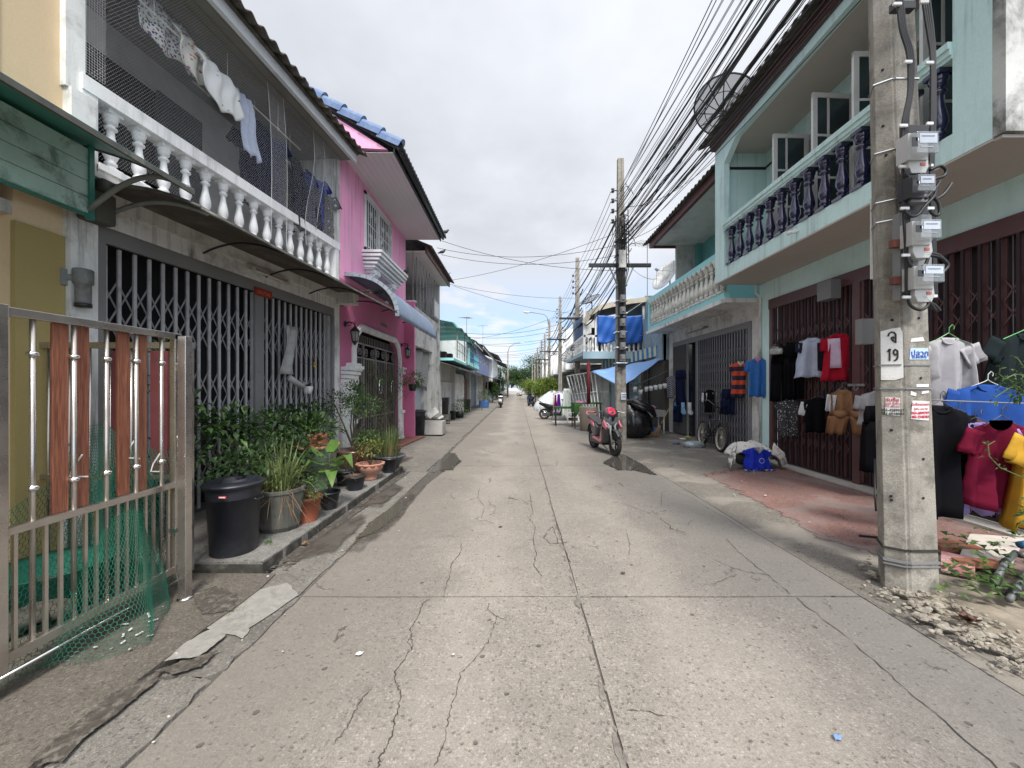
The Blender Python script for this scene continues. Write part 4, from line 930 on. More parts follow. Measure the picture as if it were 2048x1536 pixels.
far_house('terraced_house', 'lavender painted terraced house on the left', -1, 3.45, 32.1, 46, 5.0, P_lav, M_roofgrey, False, group=LG, wins=3)
far_house('terraced_house', 'white boxy terraced house with dark eaves beyond the lavender one', -1, 3.0, 46.2, 58, 5.4, M_white, M_darktile, False, group=LG, wins=3)
far_house('terraced_house', 'last pale house before the trees on the left', -1, 3.3, 58.3, 72, 5.0, M_white2, M_roofgrey, True, group=LG, wins=3)
def antenna(p, h, lab, ang=0, L=1.0, m=None):
    t = MB(); x, y, z = p; t.tube([(x,y,z),(x,y,z+h)], .018, 5); d = Vector((cos(ang),sin(ang),.1))
    c = Vector((x,y,z+h-.08)); t.bar(c-d*L*.5, c+d*L*.5, .02)
    s = Vector((-sin(ang),cos(ang),0))
    for i in range(9): q = c+d*L*(-.5+i/8); l = .38-.022*i; t.bar(q-s*l, q+s*l, .012)
    t.build('tv_antenna', M_steelp, None, lab, 'antenna', at=p)
antenna((-3.3,15.3,4.2), 2.0, 'thin television antenna above the stained concrete house', .3, 1.2)
antenna((-3.3,25,4.6), 1.6, 'television antenna rising behind the green tarpaulin', 1.2)
antenna((-3.6,40,5.5), 2.6, 'far television antenna above the lavender house', .2)
# ================= teal house =================
TH = thing('teal_house', 'pale teal house with navy blue glazed balusters and maroon folding gates', 'house', (5.45,6,0))
X = 5.45; BX = 4.44; YN, YF = 3.6, 8.65; TB0 = .121
w = MB(); w.box(X,8.32,0,X+.2,YF+.02,3.9); w.box(X,YN,3.5,X+.2,8.32,3.9); w.box(X,YN-.1,0,X+.2,YN,3.9)
w.box(BX+TB0,8.45,3.97,X+.2,YF-.004,7.2); w.box(X+.0,YN,6.35,X+.15,8.44,6.9); w.box(X,YN,3.9,X+.15,8.45,4.2); w.box(X,7.75,4.2,X+.15,8.44,6.35); w.box(X,YN,4.2,X+.15,4.3,6.35)
w.box(X,6.15,4.2,X+.15,6.35,6.35)
w.box(X+4,YN,0,X+4.1,YF,8); w.build('wall', M_teal, TH)
fp = MB()   # balcony front: beam, end posts with chamfered corners, top band
TB = 0.12
fp.box(BX,YN+.0,3.93,BX+TB,YF,4.19)
fp.box(BX,8.28,4.19,BX+TB,YF,6.95); fp.box(BX,YN,4.19,BX+TB,3.93,6.95); fp.box(BX,3.93,6.72,BX+TB,8.28,6.95)
fp.prism([(8.28,6.72),(7.85,6.72),(8.28,6.42)], BX, BX+TB, 'x'); fp.prism([(3.93,6.72),(3.93,6.42),(4.33,6.72)], BX, BX+TB, 'x')
fp.build('balcony_front', M_teal, TH)
w = MB(); w.box(BX-.03,3.93,5.00,BX+.15,8.28,5.06); w.box(BX-.05,3.93,5.06,BX+.17,8.28,5.13); w.box(BX-.01,3.93,4.96,BX+.13,8.28,5.0); w.build('balcony_rail', M_teal, TH)
balusters(TH, [(BX+.06,8.08-.305*i,4.19) for i in range(14)], .77, .085, M_navy, 20)
w = MB(); w.box(BX+TB,YN+.005,3.94,X,YF-.2,3.96); w.build('balcony_ceiling', M_beige, TH)
w = MB(); w.box(BX+.02,YN-.06,3.90,X+6,YN,3.93); w.box(BX,YN+.0,3.905,X-.002,YF-.0,3.925); w.build('balcony_underside', M_beige, TH)
w = MB(); w.box(BX+TB,YN,6.74,X+.1,YF-.2,6.76); w.box(X+.15,YN,6.7,X+4,YF,6.72); w.build('upper_ceiling', M_beige, TH)
w = MB(); w.box(BX,YN-.10,3.935,X+4,YN-.002,8.6); w.build('end_wall', M_grime, TH)
w = MB(); w.box(X-.01,8.25,6.4,X+.0,8.44,6.45); w.box(BX+.13,8.43,6.38,X,8.449,6.43); w.build('wall_cable', M_cable, TH)
w = MB(); w.box(X+3,YN,4.2,X+3.05,YF,6.7); w.build('upper_interior', M_dark, TH)
w = MB(); w.tube([(BX-.16,6.1,4.04),(BX+.02,6.1,4.09)], .03, 10); w.build('drain_spout', M_white, TH)
# windows: open casements
def casement(yh, ang, h0, h1, wd):
    f = MB(); f.T = Matrix.Translation((X-.02,yh,0)) @ Matrix.Rotation(ang, 4, 'Z')
    t = .075
    f.box(0,-.02,h0,t,.02,h1); f.box(wd-t,-.02,h0,wd,.02,h1); f.box(0,-.019,h1-t,wd,.019,h1); f.box(0,-.019,h0,wd,.019,h0+t)
    for z in (h0+(h1-h0)/3, h0+2*(h1-h0)/3): f.box(t,-.012,z-.018,wd-t,.012,z+.018)
    f.box(wd*.62-.018,-.013,h0+t,wd*.62+.018,.013,h1-t)
    o = f.build('window_leaf', M_winwhite, TH); p = MB(); p.T = f.T; p.box(t,-.004,h0+t,wd-t,.004,h1-t); p.build('pane', M_glass, o)
for yh, a, wd_ in ((7.2,R(181),.66),(6.22,R(183),.7),(5.42,R(179),.7),(4.55,R(180),.66)): casement(yh, a, 4.3, 6.33, wd_)
w = MB(); w.box(X-.02,4.3,4.2,X+.03,4.36,6.3); w.box(X-.02,7.69,4.2,X+.03,7.75,6.3); w.box(X-.02,4.3,6.30,X+.03,7.75,6.38); w.box(X-.02,6.35,4.2,X+.03,6.41,6.04); w.build('window_frame', M_winwhite, TH)
w = MB(); w.box(BX-.10,YN-.1,6.90,BX-.06,YF+.02,7.12); w.build('fascia', M_brownfascia, TH)
corrug(TH, [(BX-.32,7.02),(X+.8,7.02+1.9*.48),(X+3,7.02+3.95*.48)], YN-.25, YF+.14, .21, .035, .018, M_roofgrey, 'roof', 8)
corrug(TH, [(BX-.26,7.06),(X+.6,7.06+1.6*.48)], YN-.25, YF+.10, .21, .035, .018, M_roofgrey, 'roof_overlap', 8)
w = MB(); w.box(BX-.055,YN-.2,7.0,BX+.05,YF+.12,7.145); w.build('eave_filler', M_roofgrey, TH)
w = MB(); w.box(BX-.06,YN,6.88,BX+.2,YF,6.9); w.build('roof_batten', M_brownfascia, TH)
# ground floor gates
w = MB(); w.box(X-.03,YN,3.28,X+.02,8.32,3.49); w.box(X-.02,8.22,.06,X+.02,8.31,3.28); w.box(X-.03,6.1,.06,X+.01,6.24,3.28); w.build('gate_frame', M_maroon, TH)
scissor(TH, 6.26, 8.22, .07, 3.28, X+.02, M_maroon, M_marback, .165, (2.55,1.75,.7), 'folding_gate', .05)
scissor(TH, 3.62, 6.08, .07, 3.28, X+.02, M_maroon, M_marback, .175, (2.55,1.75,.7), 'folding_gate', .05)
w = MB()
for i in range(46): w.box(X+.10,3.62+i*.1,.05,X+.115,3.705+i*.1,3.5)
w.build('gate_backing', M_marback, TH)
w = MB(); w.box(X-.05,6.0,1.62,X-.03,6.3,1.66); w.tube([(X-.05,6.16,1.64),(X-.07,6.16,1.58),(X-.07,6.12,1.55),(X-.05,6.10,1.60)], .008, 6); w.build('latch', M_steelp, TH)
w = MB(); w.tube([(X-.03,8.6,.05),(X-.03,8.6,3.6),(X-.12,8.6,3.7),(X-.12,8.6,3.9)], .028, 8); w.build('drain_pipe', M_white2, TH)
w = MB(); w.box(X-.2,6.45,3.1,X-.02,6.75,3.42); w.build('meter_cupboard', M_greyframe, TH)
# satellite dish on the teal roof
def dish(p, r, az, el, lab, m, pole=.5, mesh=False, group=None):
    t = thing('satellite_dish', lab, 'dish', p, 0, group); base = Vector(p); c = base+Vector((0,0,pole)); d = Vector((cos(el)*cos(az),cos(el)*sin(az),sin(el)))
    M = Matrix.Translation(c+d*.12) @ d.to_track_quat('Z','Y').to_matrix().to_4x4()
    b = MB(); b.tube([base, c], .03, 8); b.tube([c, c+d*.14], .05, 8); b.build('mast', m, t)
    if not mesh: b = MB(); b.T = M; b.lathe([(.001,0),(r*.3,r*.02),(r*.6,r*.09),(r*.85,r*.19),(r,r*.27),(r*.99,r*.285),(r*.8,r*.18),(r*.5,r*.07),(.001,.01)], (0,0,0), 28, cap=False); b.build('reflector', M_white2 if m is not M_black else m, t)
    else:
        b = MB(); b.T = M
        for i in range(12): a = i*pi/6; b.tube([(r*q*cos(a),r*q*sin(a),r*.27*q*q) for q in (0,.35,.7,1)], .012, 4)
        b.tube([(r*cos(a*pi/16),r*sin(a*pi/16),r*.27) for a in range(33)], .018, 5, False); b.tube([(r*.6*cos(a*pi/12),r*.6*sin(a*pi/12),r*.097) for a in range(25)], .009, 4, False); b.build('rib_frame', M_black, t)
        b = MB(); b.T = M; b.lathe([(.001,.005),(r*.3,r*.025),(r*.6,r*.1),(r*.85,r*.2),(r*.99,r*.268)], (0,0,0), 32, cap=False)
        mm = MT('dish_mesh'); mm.set(Base_Color=(.12,.12,.13), Roughness=.5, Alpha=.62); b.build('mesh_reflector', mm.m, t)
    b = MB(); b.T = M
    for k in range(3): a = k*2.1; b.tube([(r*.9*cos(a),r*.9*sin(a),r*.22),(.04*cos(a),.04*sin(a),r*.85)], .009, 5)
    b.build('feed_arms', m, t); b = MB(); b.T = M; b.lathe([(.04,r*.82),(.05,r*.84),(.05,r*1.0),(.03,r*1.05)], (0,0,0), 12); b.build('feed_horn', M_white, t)
    return t
dish((4.42,8.35,7.12), .68, R(25), R(58), 'large black mesh satellite dish at the edge of the teal house roof', M_black, .35, True)

# ================= cyan house E =================
HE = thing('cyan_house', 'house with silver balusters, cyan rails and blue grey folding gates left of the teal house', 'house', (5.45,11,0))
w = MB(); w.box(X-.0,8.68,0,X+.2,8.95,3.5); w.box(X-.02,13.45,0,X+.2,13.8,3.5); w.box(X,8.95,3.15,X+.2,13.45,3.5); w.box(X+.2,13.7,0,X+5,13.8,7.5); w.build('wall', M_beam, HE)
w = MB(); w.box(6.5,8.68,3.7,6.65,13.75,6.75); w.box(6.3,13.5,3.7,6.5,13.75,6.7); w.build('upper_wall', mat('mid_teal_paint', (.16,.42,.42), .7, .1, 2), HE)
f = MB(); f.box(6.46,12.3,4.6,6.5,13.2,5.9); fo = f.build('window', M_winwhite, HE); f = MB(); f.box(6.45,12.36,4.66,6.47,13.14,5.84); f.build('pane', M_brownfascia, fo)
w = MB(); w.tube([(6.42,13.55,3.7),(6.42,13.55,6.3),(6.35,13.55,6.5)], .03, 6); w.build('drain_pipe', M_white2, HE)
w = MB(); w.box(4.66,8.68,3.52,X,13.75,3.62); w.box(4.6,8.68,3.50,4.66,13.78,3.60); w.box(X,8.68,3.5,6.5,13.75,3.62); w.build('balcony_slab', M_white2, HE)
w = MB(); w.box(4.66,8.68,3.62,4.80,13.75,3.76); w.box(4.64,8.68,4.60,4.82,13.75,4.74); w.box(4.66,13.62,3.76,4.8,13.75,4.6); w.build('balcony_rail', M_cyan, HE)
M_silver = mat('silver_painted_baluster', (.68,.67,.61), .35, .25, 5, dirt=(.22,.21,.18), da=.6, ds=7, metal=.15)
balusters(HE, [(4.73,8.85+.255*i,3.76) for i in range(19)], .84, .095, M_silver, 14)
w = MB(); w.box(4.82,8.7,6.66,6.5,13.75,6.68); w.build('soffit', M_rwhite, HE)
w = MB(); w.box(4.72,8.66,6.58,4.82,13.8,6.80); w.box(4.8,13.74,6.58,6.6,13.8,6.72); w.build('fascia', M_brownfascia, HE)
corrug(HE, [(4.58,6.78),(6.2,6.78+1.62*.45),(9.5,6.78+4.9*.45)], 8.66, 14.1, .21, .035, .02, M_roofgrey, 'roof', 8)
w = MB(); w.box(X-.03,8.95,3.0,X+.02,13.45,3.15); w.box(X-.03,11.62,.05,X+.02,11.72,3.0); w.box(X-.03,12.3,.05,X+.02,12.38,3.0); w.box(X-.03,8.95,.05,X+.02,9.03,3.0); w.build('gate_frame', M_greyframe, HE)
scissor(HE, 9.05, 11.62, .06, 3.0, X, M_bluebar, M_gatedark, .125, (2.3,1.5,.65), 'folding_gate')
scissor(HE, 12.38, 13.42, .06, 3.0, X, M_bluebar, M_gatedark, .07, (2.3,1.5,.65), 'folding_gate')
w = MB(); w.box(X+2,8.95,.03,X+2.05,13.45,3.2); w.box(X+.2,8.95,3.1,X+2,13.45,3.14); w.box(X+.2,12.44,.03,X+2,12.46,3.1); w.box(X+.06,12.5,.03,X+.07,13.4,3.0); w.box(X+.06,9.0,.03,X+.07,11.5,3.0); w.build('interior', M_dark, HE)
w = MB(); w.tube([(X-.10,11.0,3.3),(X-.10,12.1,3.3)], .018, 6); w.box(X-.12,11.0,3.31,X,11.1,3.36); w.build('tube_lamp', M_greyframe, HE)
dish((5.9,14.9,5.3), .62, R(200), R(25), 'white satellite dish on the low roof behind the cyan rail', M_white2, .5)
antenna((5.4,16.0,5.0), 2.6, 'tall television antenna left of the white dish', R(35), 1.6)

# ================= house F: blue tarpaulin balcony =================
HF = thing('tarp_house', 'house with bright blue tarpaulin hung on its side balcony behind the second pole', 'house', (4.5,17,0))
M_btarp = mat('blue_tarp', (.012,.10,.42), .5, .2, 2, bump=.4, bs=9)
w = MB(); w.box(5.3,16.0,0,5.5,22,5.2); w.box(5.3,15.9,0,9,16.05,5.4); w.box(5.25,13.85,2.6,9,14.0,4.7); w.box(5.2,13.85,2.6,5.35,15.9,4.4); w.build('wall', mat('blue_tint_wall', (.28,.40,.48), .8, .15, 2, dirt=(.3,.3,.28), da=.5), HF)
w = MB(); w.prism([(5.6,4.2),(9,4.2),(9,6.6),(5.3,5.0)], 15.5, 15.6, 'y'); w.build('gable', mat('red_brown_wall', (.26,.10,.07), .85, .2, 2), HF)
w = MB(); w.box(2.72,16.0,2.95,5.3,21.5,3.1); w.box(2.72,15.99,2.8,5.3,16.06,3.1); w.build('balcony_slab', P_blue, HF)
w = MB(); w.box(2.72,16.0,3.70,5.3,16.1,3.78); w.box(2.72,16.1,3.70,2.82,21.5,3.78)
for x in (2.74,3.22,5.2): w.box(x,16.0,3.1,x+.09,16.09,5.0)
w.build('balcony_rail', M_white, HF)
balusters(HF, [(2.95+.19*i,16.05,3.1) for i in range(12)]+[(2.77,16.3+.3*i,3.1) for i in range(8)], .6, .055, M_white, 10)
w = MB(); w.grid(lambda u, v: (3.30+1.88*u, 15.93+.018*sin(u*31+v*9)+.03*sin(u*7-v*8)*v, 4.60-.05*sin(u*pi)*(1-v)-(1.12+.07*sin(u*11)+.05*u)*v), 26, 16, True, .01); w.build('tarpaulin', M_btarp, HF)
w = MB(); w.grid(lambda u, v: (2.80+.05*sin(u*8), 16.2+3.2*u, 4.7-1.0*v), 16, 6, True, .01); w.build('tarpaulin', mat('dark_blue_tarp', (.02,.06,.16), .6, .2, 2), HF)
w = MB(); w.box(4.4,16.9,3.1,5.25,16.95,4.8); w.box(3.35,17.4,3.1,3.9,17.45,4.3); w.build('back_wall', M_dim, HF)
w = MB(); P = [(2.75,4.25),(2.95,4.62),(3.3,4.86),(3.9,5.02),(4.7,5.16),(5.5,5.25)]
for a, c in zip(P, P[1:]): w.bar((a[0],15.9,a[1]),(c[0],15.9,c[1]),.08,.2)
w.build('curved_fascia', mat('cream_fascia', (.50,.46,.37), .7, .1, 2, dirt=(.3,.27,.2), da=.4), HF)
w = MB(); w.grid(lambda u, v: (2.75+2.75*v, 15.9+3.2*u, 4.35+1.0*v**.45), 6, 12, True, .03); w.build('roof', M_roofgrey, HF)
# shop lean-to: striped awning, light blue tarp, dark interior
w = MB()
a0, a1 = Vector((5.32,13.95,2.95)), Vector((4.0,18.3,2.62)); n = 30
for i in range(n):
    p, q = a0+(a1-a0)*(i/n), a0+(a1-a0)*((i+1)/n); w.mi = i % 2
    w.bar(p+Vector((0,0,.05)), q+Vector((0,0,.05)), .02, .40, up=(0,0,1))
w.build('striped_valance', [mat('valance_blue', (.05,.20,.50), .6), mat('valance_cream', (.55,.60,.42), .6)], HF)
w = MB(); w.quad((5.32,13.95,2.98),(4.0,18.3,2.7),(5.5,18.3,3.15),(5.6,13.95,3.2)); w.quad((5.32,13.95,2.82),(4.0,18.3,2.5),(5.5,18.3,3.0),(5.6,13.95,3.0)); w.build('lean_to_roof', M_roofgrey, HF)
w = MB(); w.box(5.3,13.9,.03,5.55,14.1,2.8); w.build('timber_post', M_bark, HF); w = MB(); w.box(5.1,15.7,.03,5.3,15.9,2.7); w.build('timber_post', M_bark, HF)
w = MB(); w.box(5.4,14.1,.03,5.45,18.3,2.7); w.box(4.9,18.3,.03,5.45,18.4,2.7); w.build('shop_backdrop', M_dim, HF)
RG = 'terraced houses further down the right side'
far_house('terraced_house', 'grimy grey concrete house with stained end wall between the second and third poles', 1, 5.2, 21.8, 27.5, 5.2, M_grime, M_roofgrey, True, fins=2.05, group=RG, balx=1.3, short=1)
for i, (a, b, lab, wl2) in enumerate(((27.6,32.5,'first white party walled house past the grimy grey one on the right',M_white2),(32.6,37.5,'second white party walled house past the grimy grey one on the right',M_white),(37.6,43,'third white party walled house past the grimy grey one on the right',M_white2),(43.1,50,'fourth white party walled house past the grimy grey one on the right',M_white),(50.1,58,'fifth white party walled house past the grimy grey one on the right',M_white2),(58.1,68,'last pale house before the trees on the right',P_cream))):
    far_house('terraced_house', lab, 1, 5.2, a, b, 5.2, wl2, M_roofgrey, True, fins=1.75, group=RG, balx=1.2, awn=1.4, short=1)
# ================= utility poles =================
PG = 'concrete utility poles along the right side'
def pole(x, y, h, w, lab, full=True, arm=True, rz=0, base=0.0, side=True):
    t = thing('utility_pole', lab, 'pole', (x,y,base), 0, PG)
    b = MB(); c, s = cos(rz), sin(rz)
    def ring(z, k): a, d = w*k/2, w*.78*k/2; return [(x+p*c-q*s, y+p*s+q*c, z) for p, q in ((-a,-d),(-a*.16,-d),(-a*.12,-d*.86),(a*.12,-d*.86),(a*.16,-d),(a,-d),(a,d),(a*.12,d*.86),(-a*.12,d*.86),(-a,d))]
    Z = [-.2+i*(h+.2)/14 for i in range(15)]; vs = []; fs = []
    for z in Z: vs += ring(z, 1-.42*max(0,z)/8.3)
    n = 10
    for i in range(14):
        for j in range(n): fs.append((i*n+j,i*n+(j+1)%n,(i+1)*n+(j+1)%n,(i+1)*n+j))
    fs.append(tuple(range(14*n,15*n))); b.add(vs, fs); b.build('shaft', M_pole, t, bevel=.008 if full else 0)
    if arm:
        b = MB(); za = 4.95 if full else 5.2
        b.box(x-.95,y-.16,h*.62-.05,x+.85,y-.08,h*.62+.05); b.build('crossarm', M_black, t)
        b = MB(); b.bar((x-.35,y-.12,h*.62-.03),(x-.05,y-.12,h*.62-.75),.035); b.bar((x+.35,y-.12,h*.62-.03),(x+.05,y-.12,h*.62-.75),.035); b.build('arm_braces', M_steelp, t)
    for i in range(4):
        if not side: break
        z = h-.95-i*.30; b = MB(); b.lathe([(.02,z-.06),(.05,z-.05),(.035,z-.01),(.035,z+.01),(.05,z+.05),(.02,z+.06)], (x-.24,y-.06,0), 10); b.bar((x-.26,y-.06,z),(x-.10,y-.06,z),.025)
        b.build('insulator', M_black, t)
    return t
PX = 3.1; poles = [(3.02,11.3,8.3),(3.1,19.9,8.3),(3.1,28.0,8.2),(3.1,37.5,8.2),(3.1,43.8,7.7),(3.1,50,7.7),(3.1,59.7,7.8),(3.1,69,7.7),(3.1,80,7.9)]
words = ['second utility pole along the right kerb, behind the pink and black scooter','third utility pole from the front','fourth utility pole from the front, over the white covered heap','fifth utility pole from the front, carrying a street lamp arm','sixth utility pole from the front','seventh utility pole from the front','eighth utility pole from the front','ninth utility pole from the front','farthest utility pole, beside the trees']
for i, (x, y, h) in enumerate(poles):
    t = pole(x, y, h, .30, words[i], True, i < 6)
    if i in (3,):
        b = MB(); b.tube([(x-.1,y-.1,h-.5),(x-.2,y-.1,h+.2),(x-.5,y-.1,h+.5),(x-1.2,y-.1,h+.62),(x-2.0,y-.1,h+.72)], .035, 6); b.build('lamp_arm', M_steelp, t)
        b = MB(); b.ball((x-2.2,y-.1,h+.70), .28, 6, (1.2,.5,.35)); b.build('lamp_head', M_white2, t)
sl2 = thing('street_lamp', 'far left street lamp on a slim pole with a curved arm, by the white car', 'street lamp', (-1.6,62,0))
b = MB(); b.tube([(-1.6,62,0),(-1.55,62,7.4)], [.16,.1], 8); b.build('post', M_pole, sl2)
b = MB(); b.tube([(-1.55,62,7.2),(-1.3,62,8.1),(-.6,62,8.6),(.4,62,8.75)], .05, 6); b.build('arm', M_steelp, sl2); b = MB(); b.ball((.7,62,8.72), .35, 5, (1.2,.5,.3)); b.build('lamp_head', M_white2, sl2)
# meters on pole 2 (small, far)
T2 = [o for o in bpy.data.objects if o.get('label') == words[0]][0]
for i in range(6):
    z = 2.35+i*.34; b = MB(); b.box(2.95,10.98,z,3.08,11.14,z+.2); b.box(2.97,10.95,z+.06,3.06,10.98,z+.17); b.build('meter', M_greyframe, T2)
b = MB(); b.box(2.9,11.14,2.2,3.14,11.17,4.5); b.build('meter_board', M_black, T2)
b = MB(); b.box(2.92,11.05,5.05,3.12,11.12,5.55); b.build('junction_box', M_beam, T2)
b = MB(); b.box(3.0,11.13,1.25,3.14,11.15,1.45); b.build('sticker', M_white, T2)
for z in (1.29,1.34,1.39): b = MB(); b.box(3.01,11.125,z,3.13,11.13,z+.02); b.build('sticker_line', mat('ink_blue', (.03,.08,.35), .6), T2)
for k in range(9):
    z = 2.3+k*.45; b = MB(); b.box(2.86,11.13,z,3.18,11.47,z+.03); b.build('strap', M_steel2, T2)
b = MB()
for q in range(9): xx = 2.84+q*.045; b.tube([(xx+random.uniform(-.02,.02),11.1,7.2-random.random()),(xx+random.uniform(-.03,.03),11.09,6),(xx,11.1,5),(xx*.3+3*.7,11.12,4.4),(3.0,11.12,3)], .014, 5)
b.build('riser_cables', M_cable, T2)
# ---- near pole (pole 1), turned so two faces show ----
NP = thing('utility_pole', 'nearest concrete utility pole with electricity meters and stencilled white patch', 'pole', (3.12,3.06,0), 0, PG)
NR = 0; RZ = Matrix.Translation((3.12,3.08,0)) @ Matrix.Rotation(NR, 4, 'Z')
# section: broad faces towards the street; a corner towards the camera
def ring(k, z):
    P = [(-.215,-.035),(-.115,-.115),(-.10,-.107),(-.085,-.118),(.135,-.115),(.15,.12),(-.12,.12)]
    k = 1-.05*z; return [Vector((3.12-.03*z+p[0]*k, 3.08+p[1]*k, z)) for p in P]
b = MB(); vs = []; fs = []; nz = 40
for i in range(nz+1): z = -.2+i*8.6/nz; vs += ring(1.0-.025*z, z)
n = 7
for i in range(nz):
    for j in range(n): fs.append((i*n+j,i*n+(j+1)%n,(i+1)*n+(j+1)%n,(i+1)*n+j))
fs.append(tuple(range(nz*n,nz*n+n))); b.add(vs, fs); b.build('shaft', M_pole, NP, bevel=.012)
def pf(u, v, face='R', out=.0):
    """point on the near pole's face seen at photo position (u,v)"""
    k = 1.0; z0_ = CH-(v-V0)*2.97/F
    P = ring(1,z0_); a, c = (P[3],P[4]) if face == 'R' else (P[0],P[1])
    a = Vector((a.x,a.y)); d = Vector((c.x,c.y))-a; s = (u-U0)/F
    # intersect ray x = s*y with a + t d
    t = (s*a.y-a.x)/(d.x-s*d.y); q = a+d*t; nrm = Vector((d.y,-d.x)).normalized(); nrm = nrm if nrm.y < 0 else -nrm
    q = q+nrm*out; return Vector((q.x,q.y,CH-(v-V0)*q.y/F))
fR = math.atan2((ring(1,1)[4]-ring(1,1)[3]).y, (ring(1,1)[4]-ring(1,1)[3]).x); fL = math.atan2((ring(1,1)[1]-ring(1,1)[0]).y, (ring(1,1)[1]-ring(1,1)[0]).x)
def plate(name, pts, face, m, out=.004, th=.002, parent=NP):
    b = MB(); P = [pf(u,v,face,out) for u,v in pts]; Q = [pf(u,v,face,out-th) for u,v in pts]; n = len(P)
    b.add(P+Q, [tuple(range(n)),tuple(range(2*n-1,n-1,-1))]+[(i,(i+1)%n,n+(i+1)%n,n+i) for i in range(n)]); return b.build(name, m, parent)
M_wpatch = mat('white_stencil_paint', (.72,.71,.69), .8, .08, 5, dirt=(.4,.37,.33), da=.4, ds=14)
plate('white_patch', [(1761,663),(1784,657),(1800,655),(1805,664),(1807,755),(1790,760),(1762,760)], 'L', M_wpatch)
M_ink = mat('stencil_ink', (.02,.02,.02), .7)
def strokes(name, u0, v0, S, th=.011):
    b = MB(); nrm = Vector((sin(fL),-cos(fL),0))
    for st in S:
        Q = [pf(u0+u,v0+v,'L',.0075) for u,v in st]
        for a, c in zip(Q, Q[1:]): d = (c-a).normalized()*th*.3; b.bar(a-d, c+d, .002, th, up=tuple(d.cross(nrm)))
    b.build(name, M_ink, NP)
strokes('stencil_letter', 1775, 664, [[(1,8),(3,3),(8,0),(13,1),(16,5),(16,21)],[(16,21),(11,17),(8,14),(8,11),(11,10),(13,13)]])
strokes('stencil_number', 1775, 698, [[(0,5),(4,1),(4,23)]]); strokes('stencil_number', 1786, 699, [[(9,7),(8,2),(4,0),(1,3),(1,8),(4,11),(8,9),(9,4)],[(9,7),(9,15),(7,20),(3,22)]])
M_paper = mat('sticker_paper', (.68,.68,.66), .7, .08, 9); M_bink = mat('ink_blue', (.03,.08,.35), .6); M_rink = mat('ink_red', (.5,.02,.06), .6)
plate('sticker', [(1820,696),(1855,696),(1856,719),(1818,719)], 'R', mat('sticker_blue_paper', (.45,.58,.75), .7)); 
writing('ปลวก', .062, pf(1838,707,'R',.007), (pi/2,0,fR), M_bink, NP, .0008, .0005, 'sticker_text')
writing('02-8413975', .024, pf(1837,714.5,'R',.007), (pi/2,0,fR), M_bink, NP, .0008, .0003, 'sticker_text')
plate('sticker', [(1771,794),(1800,796),(1800,832),(1770,829)], 'L', M_paper)
writing('รับซื้อ', .034, pf(1785,800,'L',.007), (pi/2,0,fL), M_rink, NP, .0008, .0005, 'sticker_text')
writing('แอร์ ตู้เย็น\nทีวี พัดลม', .022, pf(1785,810,'L',.007), (pi/2,0,fL), M_rink, NP, .0008, 0, 'sticker_text')
writing('063-4289937\n083-6018386', .027, pf(1785,824,'L',.007), (pi/2,0,fL), M_ink, NP, .0008, .0005, 'sticker_text', .9)
plate('sticker', [(1824,801),(1858,803),(1856,841),(1821,838)], 'R', M_paper)
writing('รับซื้อของเก่า', .028, pf(1840,809,'R',.007), (pi/2,0,fR), M_rink, NP, .0008, 0, 'sticker_text')
writing('ตู้เย็น แอร์ ทีวี', .02, pf(1840,818,'R',.007), (pi/2,0,fR), M_rink, NP, .0008, 0, 'sticker_text')
writing('063-6899797\n083-2348787', .03, pf(1839,830,'R',.007), (pi/2,0,fR), M_rink, NP, .0008, .0005, 'sticker_text', .85)
for pts, f_ in (((1822,677),(1845,674),(1848,682),(1820,684)),'R'), (((1821,782),(1832,786),(1831,792),(1820,790)),'R'), (((1843,783),(1857,781),(1856,786),(1842,788)),'R'), (((1832,768),(1857,768),(1856,774),(1832,774)),'R'):
    plate('torn_sticker', pts, f_, M_paper)
for (u, v) in ((1779,700),(1783,860),(1782,992),(1783,1000),(1837,636),(1841,756),(1846,918),(1846,996),(1788,512),(1784,640),(1765,140),(1766,252),(1772,310)):
    f_ = 'R' if u > 1812 else 'L'; b = MB(); c = pf(u,v,f_,.003); b.T = Matrix.Translation(c) @ Matrix.Rotation(fR if f_ == 'R' else fL, 4, 'Z'); b.lathe([(.001,-.002),(.010,-.0015),(.009,-.0025)], (0,0,0), 10, 'y'); b.build('bolt_hole', M_dark, NP)
def band(v, th, m, name='strap', tilt=0):
    b = MB(); P = [pf(1766,v,'L',.006),pf(1813,v+tilt*.5,'L',.006),pf(1822,v+tilt*.5,'R',.006),pf(1860,v,'R',.006)]
    z = CH-(v-V0)*3.0/F
    Q = [p*1.012 for p in ring(1-.025*z, 0)]; c = Vector((3.12,3.08,0)); c = Vector((3.12-.03*z,3.08,0)); Q = [c+(Vector((p.x,p.y,0))-c)*1.04 for p in ring(1,z)]
    for a, d in zip(Q, Q[1:]+Q[:1]): b.bar((a.x,a.y,z),(d.x,d.y,z+(tilt*.003 if a is Q[0] else 0)), .006, th)
    b.build(name, m, NP)
for v, th, m in ((730,.012,M_greyframe),(777,.012,M_greyframe),(1098,.018,M_soil),(1122,.02,M_greyframe),(1130,.01,M_greyframe),(160,.008,M_steel2),(300,.006,M_steel2),(400,.006,M_steel2),(440,.006,M_steel2)): band(v, th, m)
